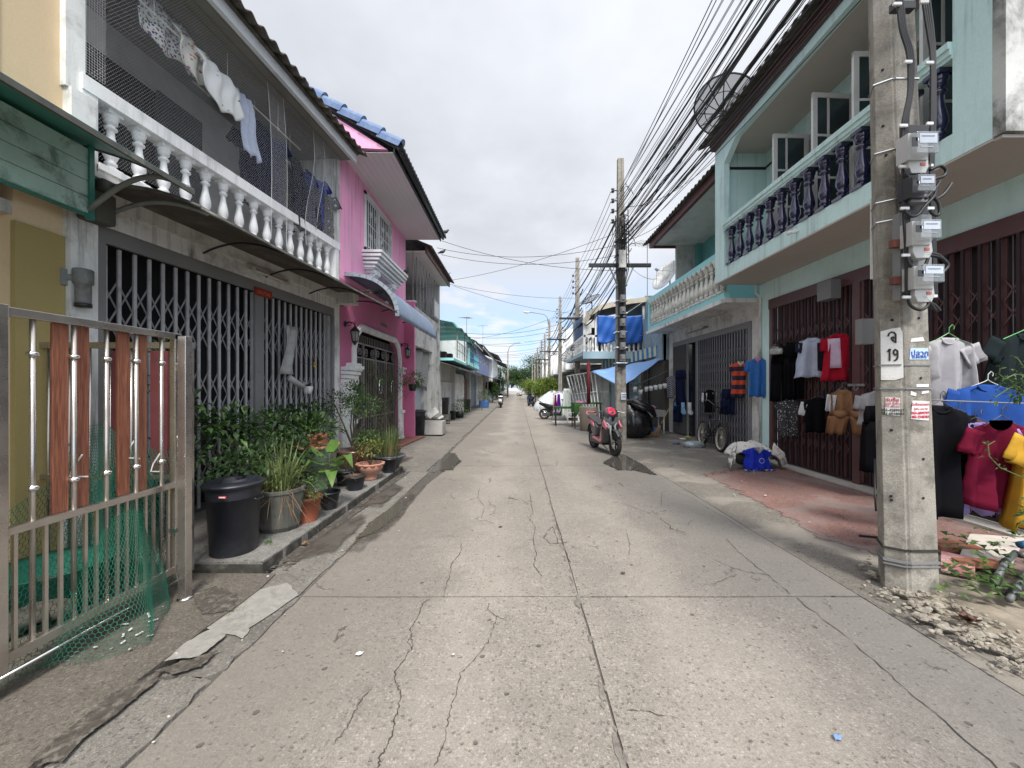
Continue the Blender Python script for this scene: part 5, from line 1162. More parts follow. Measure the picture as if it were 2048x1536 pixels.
# meter board, cables and four meters
def mbox(name, u0, v0, u1, v1, y0, y1, m, parent=NP, bev=.004):
    a = px(u0,v0,(y0)); c = px(u1,v1,(y0)); b = MB(); b.box(a.x,y0,c.z,c.x,y1,a.z); return b.build(name, m, parent, bevel=bev)
YB = 2.86
mbox('meter_board', 1806,249,1858,430,YB,YB+.03,M_black); mbox('meter_board', 1810,428,1864,598,YB,YB+.03,mat('grey_board', (.25,.26,.27), .6)); mbox('board_edge', 1800,425,1809,600,YB+.0,YB+.06,M_greyframe)
mbox('top_board', 1790,0,1832,16,YB,YB+.05,M_black)
M_clear = glassy('meter_cover', (.30,.33,.35), .06, .5); M_mw = mat('meter_white', (.46,.46,.45), .4, .05, 5); M_dial = mat('meter_dial', (.55,.6,.68), .3)
meters = ((1820,262,1878,310,1),(1822,348,1872,386,.8),(1828,438,1884,480,1),(1832,528,1890,568,1))
for k, (u0,v0,u1,v1,s) in enumerate(meters):
    mt = mbox('meter', u0-4,v0+4,u1-22,v1+10,YB-.10,YB-.01,M_mw if k != 1 else M_black)
    b = MB(); a = px(u0+2,v0+4,YB-.1); c = px(u1-20,v1,YB-.1); yb = YB-.22; a2 = px(u0+14,v0,yb); c2 = px(u1,v1-4,yb)
    def fr(a, c, y): return [(a.x,y,c.z),(c.x,y,c.z),(c.x,y,a.z),(a.x,y,a.z)]
    b.add(fr(a,c,YB-.1)+fr(a2,c2,yb), [(0,1,5,4),(1,2,6,5),(2,3,7,6),(3,0,4,7),(4,5,6,7)]); b.build('meter_cover', M_clear, mt, bevel=.006)
    for du0, dv0, du1, dv1, m in ((18,4,-3,(v1-v0)*.55,M_dial),(22,9,-8,13,M_ink),(4,12,16,(v1-v0)*.7,M_black),(12,14,18,22,M_steel2),(20,(v1-v0)*.62,-10,(v1-v0)*.72,M_mw)):
        y = yb-.003-(.002 if m is M_ink else 0); a = px(u0+du0+ (2 if du1<0 else 0),v0+dv0,y); c = px(u1+du1 if du1 < 0 else u0+du1,v0+dv1-3,y); q = MB(); q.box(a.x,y,c.z,c.x,y+.002,a.z); q.build('meter_part', m, mt)
    if k != 1:
        b = MB(); P = [(u0-2,v1+10),(u0+36,v1+6),(u0+38,v1+22),(u0+32,v1+36),(u0+4,v1+36),(u0-2,v1+24)]; Q = [px(u,v,YB-.09) for u,v in P]; Q2 = [p+Vector((0,.07,0)) for p in Q]
        b.add(Q+Q2, [tuple(range(6)),tuple(range(11,5,-1))]+[(i,(i+1)%6,6+(i+1)%6,6+i) for i in range(6)]); b.build('meter_terminal', M_mw, mt, bevel=.004)
        q = MB(); a = px(u0+22,v1+15,YB-.094); q.box(a.x,a.y,a.z-.02,a.x+.035,a.y+.003,a.z); q.build('red_mark', mat('red_mark', (.5,.12,.08), .6), mt)
    else: mbox('meter_terminal', u0,v1+2,u0+34,v1+18,YB-.08,YB-.02,M_greyframe,mt)
def cb(pts, r=.009, n=7, name='meter_cable', y=YB-.05, m=None):
    b = MB(); P = [px(u,v,y+(0 if len(q)==0 else q[0])) for u,v,*q in pts]
    # smooth
    S = []
    for i in range(len(P)-1):
        p0, p1, p2, p3 = P[max(i-1,0)], P[i], P[i+1], P[min(i+2,len(P)-1)]
        for k in range(6):
            t = k/6; S.append(.5*((2*p1)+(-p0+p2)*t+(2*p0-5*p1+4*p2-p3)*t*t+(-p0+3*p1-3*p2+p3)*t**3))
    S.append(P[-1]); b.tube(S, r, n); return b.build(name, m or M_cable, NP)
for i in range(4):
    d = i*3.6
    cb([(1790+d,-30),(1795+d,10),(1801+d,60),(1815+d,110),(1817+d*.7,180),(1809+d*.8,225),(1805+d,250),(1805+d,330),(1807+d,430),(1811+d,500),(1812+d,595)], .0085)
    cb([(1842+d*1.2,-30),(1848+d*1.2,20),(1856+d,70),(1862+d*.7,120),(1862+d*.7,240),(1860+d*.6,330),(1862+d*.6,430),(1866+d*.5,530),(1868+d*.5,600)], .0085, y=YB+.03)
M_cw = mat('cable_clip', (.75,.75,.74), .3)
for u0, v0, w_ in ((1788,6,17),(1842,2,17),(1811,122,15),(1853,124,16),(1800,250,17),(1855,246,13),(1800,332,17),(1858,330,10),(1803,416,17),(1856,416,14),(1806,510,16),(1864,509,14),(1807,594,16),(1864,592,12)):
    mbox('cable_clip', u0,v0-3,u0+w_,v0+3,YB-.075,YB-.06,M_cw)
for pts in (((1829,330),(1812,345),(1818,353),(1840,350),(1856,335),(1860,325)),((1860,340),(1880,332),(1892,340),(1888,352),(1870,358),(1864,366)),
    ((1876,368),(1868,392),(1850,412),(1835,430),(1820,432),(1808,420)),((1868,392),(1878,410),(1878,428),(1868,430),(1860,420)),((1904,366),(1888,388),(1870,400)),((1880,362),(1872,375),(1850,398)),
    ((1858,508),(1850,530),(1834,538),(1820,530),(1815,515)),((1850,510),(1880,515),(1896,530),(1886,545)),((1844,505),(1876,510),(1892,525)),
    ((1816,598),(1822,612),(1840,620),(1855,612),(1858,600)),((1842,592),(1850,600),(1868,610),(1880,622)),((1846,592),(1858,604),(1872,622))): cb(pts, .0105, y=YB-.08)
# red rusty lugs, white board behind pole
mbox('rusty_lug', 1787,478,1802,494,YB-.01,YB+.03,mat('rusty_iron', (.15,.05,.035), .8, .3, 9)); mbox('rusty_lug', 1788,552,1804,568,YB-.01,YB+.03,mat('rusty_iron', (.15,.05,.035)))
b = MB(); b.grid(lambda u, v: (2.93+.13*u, 3.20-.05*sin(u*1.5), 3.16-.66*v-.03*sin(u*pi)*(v-.5)), 6, 4, False, .02)
b.build('blank_sign', mat('sign_back_white', (.66,.65,.64), .5, .04), None, 'curved blank white panel strapped to the street side of the nearest pole', 'sign', at=(3.0,3.2,2.5))
b = MB(); b.box(3.0,3.35,1.98,3.1,3.42,2.2); b.build('grey_box', M_greyframe, NP)
# ---------------- cables ----------------
random.seed(3)
def cat_(a, b, sag, n=16): return [Vector(a)+(Vector(b)-Vector(a))*(i/n)+Vector((0,0,-4*sag*(i/n)*(1-i/n))) for i in range(n+1)]
P1 = (3.1,3.1)
def bundle(lab, p0, p1, n, zlo, zhi, xs, r0, r1, sag, m=M_cable, far=False, thin=0):
    for k in range(n):
        f = k/max(1,n-1); z = zlo+(zhi-zlo)*f+random.uniform(-.12,.12); xa = p0[0]+random.uniform(*xs); xb = p1[0]+random.uniform(-.12,.25)
        b = MB(); za = z+random.uniform(-.25,.35)*(1 if not far else .3)
        a, c = (xa,p0[1],za), (xb,p1[1],z*(.94)+.0)
        b.tube(cat_(a, c, sag*random.uniform(.5,1.5)), random.choice((r0,r0,r1)), 5, False)
        b.build('overhead_cable', m, None, lab, 'cable', 'overhead cables strung from pole to pole')
bundle('black overhead cable in the bundle from the nearest pole to the second', (3.15,-6), (2.98,11.2), 30, 5.9, 7.6, (-.35,.42), .006, .012, .35)
bundle('thin black overhead wire high beside the cable bundle near the second pole', (2.95,-6), (2.9,11.2), 6, 7.5, 8.1, (-.5,.5), .006, .008, .3)
SP = [(3.0,11.3),(3.1,19.9),(3.1,28),(3.1,37.5),(3.1,43.8),(3.1,50),(3.1,59.7),(3.1,69),(3.1,80)]
for i in range(len(SP)-1):
    a, c = SP[i], SP[i+1]; nn = (14,11,8,5,4,3,2,2)[i]
    bundle('black cable in the bundle between poles further down the street', a, c, nn, 4.9, 6.7, (-.18,.3), .012, .03, .25, far=True)
    for k in range(4):
        z0 = (8.3 if i == 0 else 8.2)-.95-k*.3; b = MB(); b.tube(cat_((a[0]-.26,a[1],z0),(c[0]-.26,c[1],z0),.12), .008, 4, False)
        b.build('overhead_wire', M_cable, None, 'thin insulated wire on the street side of the poles', 'wire', 'bare wires on the insulators')
b = MB()
for k in range(14):
    c = Vector((3.02+random.uniform(-.1,.25),11.1,random.uniform(5.2,7.4))); r = random.uniform(.08,.22)
    b.tube([c+Vector((r*cos(a*.6),random.uniform(-.05,.05),r*1.3*sin(a*.6+k))) for a in range(9)], .009, 5)
b.build('cable_coil', M_cable, T2)
drops = (((2.9,11.2,5.75),(-2.6,12.4,6.1)),((2.9,11.2,5.45),(-2.5,12.6,5.95)),((2.9,11.2,6.1),(-3.2,16,6.0)),((3.0,11.2,5.0),(-2.4,12.2,6.25)),((3.0,19.8,6.2),(-3.1,16.2,6.0)),((3.0,19.8,5.7),(-2.8,21,4.2)),((3.0,19.8,5.4),(-2.7,16.3,5.9)),((3.0,28,6.2),(-3.0,22,4.7)),((3.0,28,5.8),(-3.3,26,5)),
  ((3.0,28,5.3),(-3.3,30,5)),((3.0,37.5,6.2),(-3.3,32,5.2)),((3.0,37.5,5.6),(-3.3,40,5.2)),((3.0,37.5,5.2),(-3.3,44,5.2)),((3,43.8,6),(-3,46,5.5)),((3,50,6),(-3,50,5.5)),((3,59,6),(-3,56,5.6)),((3,69,6),(-3,62,5.4)),
  ((3.1,11.3,5.4),(5.0,13.8,5.5)),((3.1,11.3,6.9),(4.6,8.8,6.9)),((3.1,11.3,5.9),(4.8,9.5,6.9)),((3.1,19.9,5.6),(5.2,16.2,5.2)))
for k, (za, zb, xo, sg) in enumerate(((6.9,6.6,.15,.55),(7.1,6.2,.3,.7),(6.6,6.0,0,.45),(6.3,5.8,.45,.6))):
    b = MB(); b.tube(cat_((3.1+xo*.7,-6,za), (3.02,11.2,zb), sg, 24), .015, 7, False); b.build('overhead_cable', M_cable, None, 'thick twisted trunk cable sagging below the bundle towards the second pole', 'cable', 'thick trunk cables')
    P_ = cat_((3.1+xo*.7,-6,za), (3.02,11.2,zb), sg, 90); b = MB(); b.tube([p+Vector((.03*cos(i*.8),0,.03*sin(i*.8))) for i, p in enumerate(P_)], .008, 4, False); b.build('lashing_wire', M_cable, None, 'wire lashed spirally round a thick trunk cable', 'wire', 'lashing wires on the trunk cables')
for i, (a, c) in enumerate(drops):
    b = MB(); b.tube(cat_(a, c, random.uniform(.12,.35)), .007 if a[1] < 25 else .011, 4, False)
    b.build('service_wire', M_cable, None, 'thin service wire crossing from a pole to a house', 'wire', 'service wires crossing the street')
# ================= pots, bins and plants along the left =================
random.seed(42)
def bin_(loc, r, h, lab, lid=True, handle=False, tilt=0, taper=.84):
    t = thing('plastic_bin', lab, 'bin', loc); x, y, z = loc
    b = MB(); b.lathe([(r*taper*.97,z),(r*taper,z+.01),(r*.97,z+h*.93),(r*1.06,z+h*.935),(r*1.06,z+h*.97),(r*1.0,z+h*.972),(r*.98,z+h*.9),(r*taper*.9,z+.05)], (x,y,0), 36, cap=False)
    b.lathe([(.001,z+.004),(r*taper*.98,z+.003)], (x,y,0), 36, cap=False); b.build('bucket', M_plasticb, t)
    for s_ in (-1,1): b = MB(); b.tube([(x+s_*r*1.0,y-.05,z+h*.78),(x+s_*r*1.09,y-.045,z+h*.75),(x+s_*r*1.09,y+.045,z+h*.75),(x+s_*r*1.0,y+.05,z+h*.78)], .007, 6); b.build('handle', M_plasticb if not handle else M_white2, t)
    if lid:
        b = MB(); b.lathe([(r*1.07,z+h*.955),(r*1.12,z+h*.965),(r*1.12,z+h*.99),(r*.98,z+h*1.0),(r*.85,z+h*1.03),(r*.80,z+h*1.0),(r*.5,z+h*1.0),(r*.46,z+h*1.035),(r*.40,z+h*1.035),(r*.36,z+h*.99),(.001,z+h*.985)], (x,y,0), 36, cap=False); b.build('lid', M_plasticb, t)
    return t
B1 = bin_((-2.575,3.50,.12), .215, .63, 'tall black plastic bin with a ringed lid beside the stainless gate')
b = MB(); b.box(-2.54,3.268,.655,-2.475,3.275,.676); b.build('brand_tag', mat('red_tag', (.45,.03,.03), .5), B1)
b = MB(); b.box(-2.533,3.265,.661,-2.482,3.269,.670); b.build('tag_letters', M_paper, B1)
B2 = bin_((-3.22,12.35,.08), .27, .78, 'black plastic bin at the foot of the pink wing wall', True)
B3 = bin_((-3.42,17.6,.38), .30, .78, 'big navy black bin raised on a concrete block in front of the white gate', False, True)
b = MB(); b.box(-3.75,17.3,.08,-3.1,17.95,.38); b.build('concrete_block', M_concpot, None, 'mossy concrete block under the raised navy black bin', 'block', at=(-3.4,17.6,.08))
bin_((-3.08,18.3,.08), .14, .42, 'small grey black bucket right of the raised bin', False)
bin_((-3.2,24.2,.08), .26, .8, 'dark bin in front of the brown boarded door', False)
tr = thing('concrete_trough', 'pale square concrete trough between the pink wing wall and the stained house', 'trough', (-2.75,12.7,.08))
b = MB(); b.box(-3.1,12.4,.08,-2.42,13.0,.14); b.box(-3.1,12.4,.14,-2.42,12.46,.5); b.box(-3.1,12.94,.14,-2.42,13.0,.5); b.box(-3.1,12.46,.14,-3.04,12.94,.5); b.box(-2.48,12.46,.14,-2.42,12.94,.5); b.build('basin', mat('pale_trough', (.36,.35,.33), .9, .2, 3, dirt=(.18,.17,.15), da=.6), tr)
b = MB(); b.box(-3.04,12.46,.3,-2.48,12.94,.46); b.build('soil', M_soil, tr)
b = MB(); b.bar((-3.05,13.15,.62),(-2.75,13.2,.85),.02,.22); b.bar((-2.78,13.1,.5),(-2.55,13.2,.62),.12,.05)
b.build('scrap_board', M_beam, None, 'pale bent scrap board leaning above the concrete trough', 'board', at=(-2.9,13.15,.6))
b = MB()
for i in range(26): c = (-2.9+random.uniform(-.35,.5),13.3+random.uniform(-.2,.4),.15+random.random()*.38); b.ball(c, random.uniform(.04,.10), 4, (1.4,1,.6), .3)
b.build('rubbish_pile', M_earth if False else mat('dark_rubbish', (.06,.055,.05), .9, .5, 9), None, 'low dark rubbish pile behind the concrete trough', 'rubbish', at=(-2.8,13.3,.1))

def foliage(mb, c, rad, n, L, w, up=.2, droop=.3, shell=.5, clump=0):
    C = [Vector(c)+Vector((random.uniform(-1,1)*rad[0],random.uniform(-1,1)*rad[1],random.uniform(-1,1)*rad[2]))*.75 for _ in range(clump)] if clump else None
    for _ in range(n):
        a, t = random.uniform(0,2*pi), math.acos(random.uniform(-1,1)); r = (random.random()**shell)
        v = Vector((sin(t)*cos(a),sin(t)*sin(a),cos(t)))
        if C: q = random.choice(C); p = q+Vector((v.x*rad[0],v.y*rad[1],v.z*rad[2]))*r*.42
        else: p = Vector((c[0]+v.x*rad[0]*r,c[1]+v.y*rad[1]*r,c[2]+v.z*rad[2]*r))
        d = (v+Vector((random.uniform(-.6,.6),random.uniform(-.6,.6),random.uniform(-.3,.5)+up))).normalized()
        k = random.uniform(.6,1.25); mb.leaf(p, d, L*k, w*k, droop*random.uniform(.3,1.5))
def branches(mb, base, tips, r0=.012):
    base = Vector(base)
    for t in tips:
        t = Vector(t); m = base.lerp(t,.5)+Vector((random.uniform(-.05,.05),random.uniform(-.05,.05),.04)); mb.tube([base, base.lerp(m,.5), m, t], [r0,r0*.8,r0*.6,r0*.3], 5)
def pot(prof, loc, m, name='pot', parent=None, n=28, scallop=0):
    b = MB(); b.lathe(prof, loc, n, cap=False)
    if scallop:
        r = prof[-2][0] if False else scallop; 
        b2 = []; 
        for a in range(25): th_ = 2*pi*a/24; b2.append((loc[0]+r*cos(th_)*(1+.03*(a%2)),loc[1]+r*sin(th_)*(1+.03*(a%2)),loc[2]+prof[-3][1]+.012*(a%2)))
        b.tube(b2, .013, 6, False)
    return b.build(name, m, parent)
def std(r, h, f=.72, rim=.05): return [(.001,0),(r*f,0),(r*f,.005),(r*.95,h*.88),(r*1.04,h*.885),(r*1.06,h),(r*.96,h),(r*.9,h*.86),(r*.85,h*.84),(.001,h*.84)]
def potplant(lab, loc, cat='potted plant', name='potted_plant'): return thing(name, lab, cat, loc)
# 1 big shrub behind the bin
t = potplant('leafy lime shrub in a dark tub behind the tall black bin', (-3.05,4.35,.12)); x, y, z = -3.05,4.35,.12
pot(std(.2,.36), (x,y,z), M_plasticb, 'pot', t)
b = MB(); tips = [(x-.3,y-.35,1.22),(x-.45,y+.3,1.1),(x+.2,y+.1,.98),(x,y+.5,1.15),(x+.25,y-.3,.85),(x-.1,y-.1,1.2),(x-.42,y-.5,.95),(x+.3,y-.6,.8),(x+.35,y+.3,.85)]; branches(b, (x,y,z+.3), tips); b.tube([(x-.3,y-.3,1.3),(x-.42,y-.52,1.75),(x-.5,y-.55,2.0)], .006, 5); b.build('stems', M_stem, t)
b = MB()
for q in tips: foliage(b, q, (.26,.28,.19), 95, .11, .055, .15, .3)
foliage(b, (x,y,.8), (.5,.6,.25), 190, .10, .05); b.build('leaves', L_mid if False else L_dark, t)
b = MB()
for q in ((x-.48,y-.5,1.95),(x-.44,y-.5,1.65),(x-.36,y-.42,1.45)): foliage(b, q, (.13,.16,.12), 42, .12, .055, .1, .3)
foliage(b, (x-.1,y-.1,1.1), (.45,.55,.32), 120, .10, .05); b.build('young_leaves', L_mid, t)
t = potplant('wide dark leaved shrub in front of the centre of the folding gates', (-3.0,5.35,.12)); x, y, z = -3.0,5.35,.12
pot(std(.2,.3), (x,y,z), mat('navy_pot', (.012,.018,.06), .35, .2, 4), 'pot', t)
b = MB(); tips = [(x-.2,y-.3,1.1),(x-.1,y+.4,1.2),(x+.2,y+.1,1.05),(x-.3,y+.1,1.15),(x+.25,y-.35,.9)]; branches(b, (x,y,z+.25), tips); b.build('stems', M_stem, t)
b = MB()
for q in tips: foliage(b, q, (.3,.3,.19), 95, .11, .055)
b.build('leaves', L_dark, t)
b = MB(); foliage(b, (x+.1,y,.95), (.42,.5,.3), 230, .11, .05); b.build('young_leaves', L_mid, t)
b = MB()
for i in range(16): a = random.uniform(0,2*pi); b.blade((x-.1,y+.35,.85), (cos(a)*.45,sin(a)*.45,1), random.uniform(.5,.75), .085, .25)
b.build('broad_blades', L_dark, t)
# 2 grass clump in mossy planter
t = potplant('tall lemongrass clump with dry straw in a mossy concrete planter', (-2.50,4.06,.12)); x, y, z = -2.50,4.06,.12
b = MB(); b.lathe([(.17,z),(.2,z+.05),(.235,z+.38),(.25,z+.40),(.25,z+.43),(.21,z+.43),(.2,z+.36),(.001,z+.36)], (x,y,0), 9, cap=False, smooth=False); b.build('planter', M_concpot, t)
b = MB()
for i in range(210):
    a = random.uniform(0,2*pi); s_ = random.uniform(.05,.75); b.blade((x+random.uniform(-.12,.12),y+random.uniform(-.12,.12),z+.38), (cos(a)*s_,sin(a)*s_,1), random.uniform(.45,.85), .013, random.uniform(.1,.75))
b.build('grass_blades', L_grass, t)
b = MB()
for i in range(150):
    a = random.uniform(0,2*pi); s_ = random.uniform(.2,1.3); b.blade((x+random.uniform(-.1,.1),y+random.uniform(-.1,.1),z+.38), (cos(a)*s_,sin(a)*s_,random.uniform(.2,.8)), random.uniform(.2,.55), .009, random.uniform(.5,1.6))
b.build('dry_straw', L_dry, t)
# 3 orange pot with fern, 4 small black pot with big leaves
t = potplant('ferny herb in an orange brown pot next to the mossy planter', (-2.37,4.22,.12)); x, y, z = -2.36,4.30,.12
pot(std(.16,.27), (x,y,z), M_terra2, 'pot', t)
b = MB(); foliage(b, (x,y-.03,z+.36), (.24,.22,.13), 520, .045, .02, .2, .3); b.build('leaves', L_mid, t)
t = potplant('young plant with broad heart shaped leaves in a small black pot', (-2.31,4.72,.12)); x, y, z = -2.31,4.72,.12
pot(std(.125,.21), (x,y,z), M_plasticb, 'pot', t)
b = MB(); b.tube([(x,y,z+.15),(x-.01,y,z+.35),(x+.01,y,z+.55),(x,y,z+.68)], [.009,.008,.006,.004], 6)
LV = ((-.03,0,.62,-.8,-.2,.5,.19),(.02,0,.60,.9,-.3,.1,.28),(0,0,.5,.5,-.8,-.2,.26),(0,0,.55,-.7,-.6,.1,.23),(0,0,.64,.1,.5,.8,.18),(.02,0,.66,.7,.2,.7,.17),(0,0,.42,-.9,.1,-.1,.16),(0,.01,.5,.3,.8,.1,.19))
b.build('stem', M_stem, t); b = MB()
for a in LV:
    p = Vector((x+a[0],y+a[1],z+a[2])); d = Vector(a[3:6]).normalized(); L_ = a[6]; st_ = p+d*.06; side = d.cross(Vector((0,0,1))).normalized(); b.tube([p, st_], .003, 4)
    dr = Vector((0,0,-1)); P = [st_]; 
    for (f_, w_, dz) in ((-.06,.30,.0),(.15,.5,.0),(.4,.46,-.06),(.7,.26,-.2)): c = st_+d*L_*f_+dr*L_*-dz*(-1); b_ = c; P.append((c-side*L_*w_, c+side*L_*w_, c+dr*L_*.05))
    tip = st_+d*L_+dr*L_*.45; vs = [st_]+[q for tri in P[1:] for q in (tri[0],tri[2],tri[1])]+[tip]; fs = []
    for i in range(3):
        o = 1+3*i; fs += [(o,o+1,o+4,o+3),(o+1,o+2,o+5,o+4)]
    fs += [(0,2,1),(0,3,2),(10,11,12),(10,12,13)] if False else [(0,1,2),(0,2,3),(10,11,13),(11,12,13)]; b.add(vs, fs, True)
b.build('leaves', L_lite, t)
# 5 green glazed pedestal bowl with the terracotta ornament
t = thing('pedestal_bowl', 'green glazed pedestal bowl with scalloped terracotta rim', 'planter', (-2.74,5.25,.12)); x, y, z = -2.74,5.25,.12
b = MB(); b.lathe([(.001,z),(.19,z),(.2,z+.03),(.16,z+.08),(.11,z+.16),(.10,z+.24),(.13,z+.34),(.2,z+.42),(.24,z+.5),(.26,z+.6),(.27,z+.68),(.24,z+.68),(.22,z+.6),(.001,z+.6)], (x,y,0), 30, cap=False); b.build('pedestal', M_greenglaze, t)
P = [(x+(.275+.02*cos(a*pi/24*8))*cos(a*pi/24),y+(.275+.02*cos(a*pi/24*8))*sin(a*pi/24),z+.69+.008*sin(a*pi/24*8)) for a in range(49)]
b = MB(); b.tube(P, .022, 7, False); b.lathe([(.001,z+.67),(.26,z+.69)], (x,y,0), 24, cap=False); b.build('rim', M_terra, t)
b = MB(); x2, y2, z2 = x+.03,y-.02,z+.69
b.box(x2-.09,y2-.07,z2,x2+.10,y2+.07,z2+.13); b.ball((x2-.02,y2-.07,z2+.08), .05, 6, (1.2,.6,.8), .15); b.ball((x2+.05,y2-.075,z2+.05), .035, 6, (1,.6,.7), .15); b.bar((x2-.1,y2-.07,z2+.15),(x2+.11,y2-.07,z2+.13),.03); b.bar((x2-.1,y2+.07,z2+.14),(x2+.11,y2+.07,z2+.15),.03)
b.build('terracotta_ornament', M_terra, None, 'small carved terracotta block sitting in the green pedestal bowl', 'ornament', at=(x2,y2,z2), bevel=.008)
# 6 round tree shrub in brown glazed jar
t = potplant('round dark bush in a brown glazed jar between gates and arch', (-2.78,6.55,.12)); x, y, z = -2.78,6.55,.12
b = MB(); b.lathe([(.001,z),(.17,z),(.22,z+.1),(.27,z+.26),(.28,z+.36),(.30,z+.40),(.30,z+.43),(.26,z+.43),(.24,z+.36),(.001,z+.36)], (x,y,0), 28, cap=False); b.build('jar', M_brownglaze, t)
b = MB(); tips = [(x-.25,y-.2,1.35),(x+.25,y+.2,1.25),(x-.1,y+.3,1.5),(x+.1,y-.3,1.3),(x,y,1.5)]; branches(b, (x,y,z+.4), tips, .022); b.build('trunk', M_bark, t)
b = MB()
for q in tips: foliage(b, q, (.26,.26,.22), 300, .055, .026, .2, .2)
b.build('leaves', L_dark, t); b = MB(); foliage(b, (x+.15,y-.1,1.3), (.35,.35,.22), 260, .055, .026); foliage(b, (x+.28,y-.2,.78), (.2,.2,.12), 220, .06, .026); b.build('young_leaves', L_mid, t)
# 7 scalloped terracotta pot, 8 dry plant black pots, 9 reeds, 10 brown pot
t = potplant('yellow green small leaved plant in a scalloped terracotta bowl', (-2.37,6.2,.12)); x, y, z = -2.37,6.2,.12
b = MB(); b.lathe([(.001,z),(.10,z),(.11,z+.03),(.10,z+.06),(.13,z+.1),(.19,z+.17),(.205,z+.24),(.19,z+.26),(.17,z+.22),(.001,z+.22)], (x,y,0), 26, cap=False)
b.tube([(x+(.205+.012*cos(a*pi/24*12))*cos(a*pi/24),y+(.205+.012*cos(a*pi/24*12))*sin(a*pi/24),z+.255) for a in range(49)], .016, 6, False); b.build('bowl', mat('pink_terracotta', (.42,.20,.14), .8, .2, 6, dirt=(.3,.25,.2), da=.5, ds=8), t)
b = MB(); tips = [(x+random.uniform(-.15,.15),y+random.uniform(-.15,.15),z+random.uniform(.45,.62)) for _ in range(9)]; branches(b, (x,y,z+.22), tips, .006); b.build('stems', M_stem, t)
b = MB()
for q in tips: foliage(b, q, (.08,.08,.13), 36, .055, .024, .3)
b.build('leaves', leaf_mat('yellow_green_leaf', (.10,.14,.03), (.30,.30,.07)), t)
t = potplant('dried brown twigs in a squat black pot', (-2.36,5.55,.12)); x, y, z = -2.36,5.60,.12
pot(std(.145,.2), (x,y,z), M_plasticb, 'pot', t); b = MB()
for i in range(60): a = random.uniform(0,2*pi); b.blade((x+random.uniform(-.06,.06),y+random.uniform(-.06,.06),z+.17), (cos(a),sin(a),random.uniform(.3,1.4)), random.uniform(.1,.24), .008, .5)
b.build('dry_twigs', L_dry, t)
for k, (x, y, r, h, lab) in enumerate(((-2.62,5.85,.14,.22,'black pot with cut dry stems half hidden behind the squat pot'),(-2.25,6.75,.14,.25,'plain black pot left of the reed bowl'))):
    t = potplant(lab, (x,y,.12)); pot(std(r,h), (x,y,.12), M_plasticb, 'pot', t); b = MB()
    for i in range(12): a = random.uniform(0,2*pi); b.tube([(x+.05*cos(a),y+.05*sin(a),.3),(x+.11*cos(a),y+.11*sin(a),.46+random.uniform(-.05,.08))], .004, 4)
    b.build('stems', M_stem, t)
t = potplant('clump of upright reeds in a wide grey rimmed bowl', (-2.32,7.0,.12)); x, y, z = -2.36,7.05,.10
b = MB(); b.lathe([(.001,z),(.14,z),(.22,z+.12),(.27,z+.22),(.3,z+.24),(.3,z+.27),(.26,z+.27),(.24,z+.21),(.001,z+.21)], (x,y,0), 26, cap=False); b.build('bowl', mat('dark_grey_bowl', (.06,.065,.065), .5, .3, 4, dirt=(.25,.25,.24), da=.5), t)
b = MB()
for i in range(230): a = random.uniform(0,2*pi); r = random.random()*.2; b.blade((x+r*cos(a),y+r*sin(a),z+.22), (cos(a)*random.uniform(0,.35),sin(a)*random.uniform(0,.35),1), random.uniform(.35,.72), .011, random.uniform(0,.3))
b.build('reed_blades', leaf_mat('reed_leaf', (.05,.10,.03), (.20,.22,.08)), t)
b = MB()
for i in range(70): a = random.uniform(0,2*pi); r = random.random()*.2; b.blade((x+r*cos(a),y+r*sin(a),z+.22), (cos(a)*.15,sin(a)*.15,1), random.uniform(.2,.4), .010, .1)
b.build('dry_reeds', L_dry, t)
t = potplant('dark spiky grass in a brown pot on the far side of the reed bowl', (-2.6,7.7,.09)); x, y, z = -2.55,7.75,.07
pot(std(.2,.33,.65), (x,y,z), M_brownglaze, 'pot', t); b = MB()
for i in range(120): a = random.uniform(0,2*pi); b.blade((x,y,z+.3), (cos(a)*random.uniform(.1,1),sin(a)*random.uniform(.1,1),1), random.uniform(.4,.75), .012, random.uniform(.1,.5))
b.build('grass_blades', L_dark, t)
t = potplant('low bushy plant in a black pot before the pilaster', (-2.85,7.5,.10)); x, y, z = -2.85,7.45,.08
pot(std(.17,.26), (x,y,z), M_plasticb, 'pot', t); b = MB(); foliage(b, (x,y,z+.5), (.3,.3,.28), 420, .06, .025); b.build('leaves', L_dark, t)
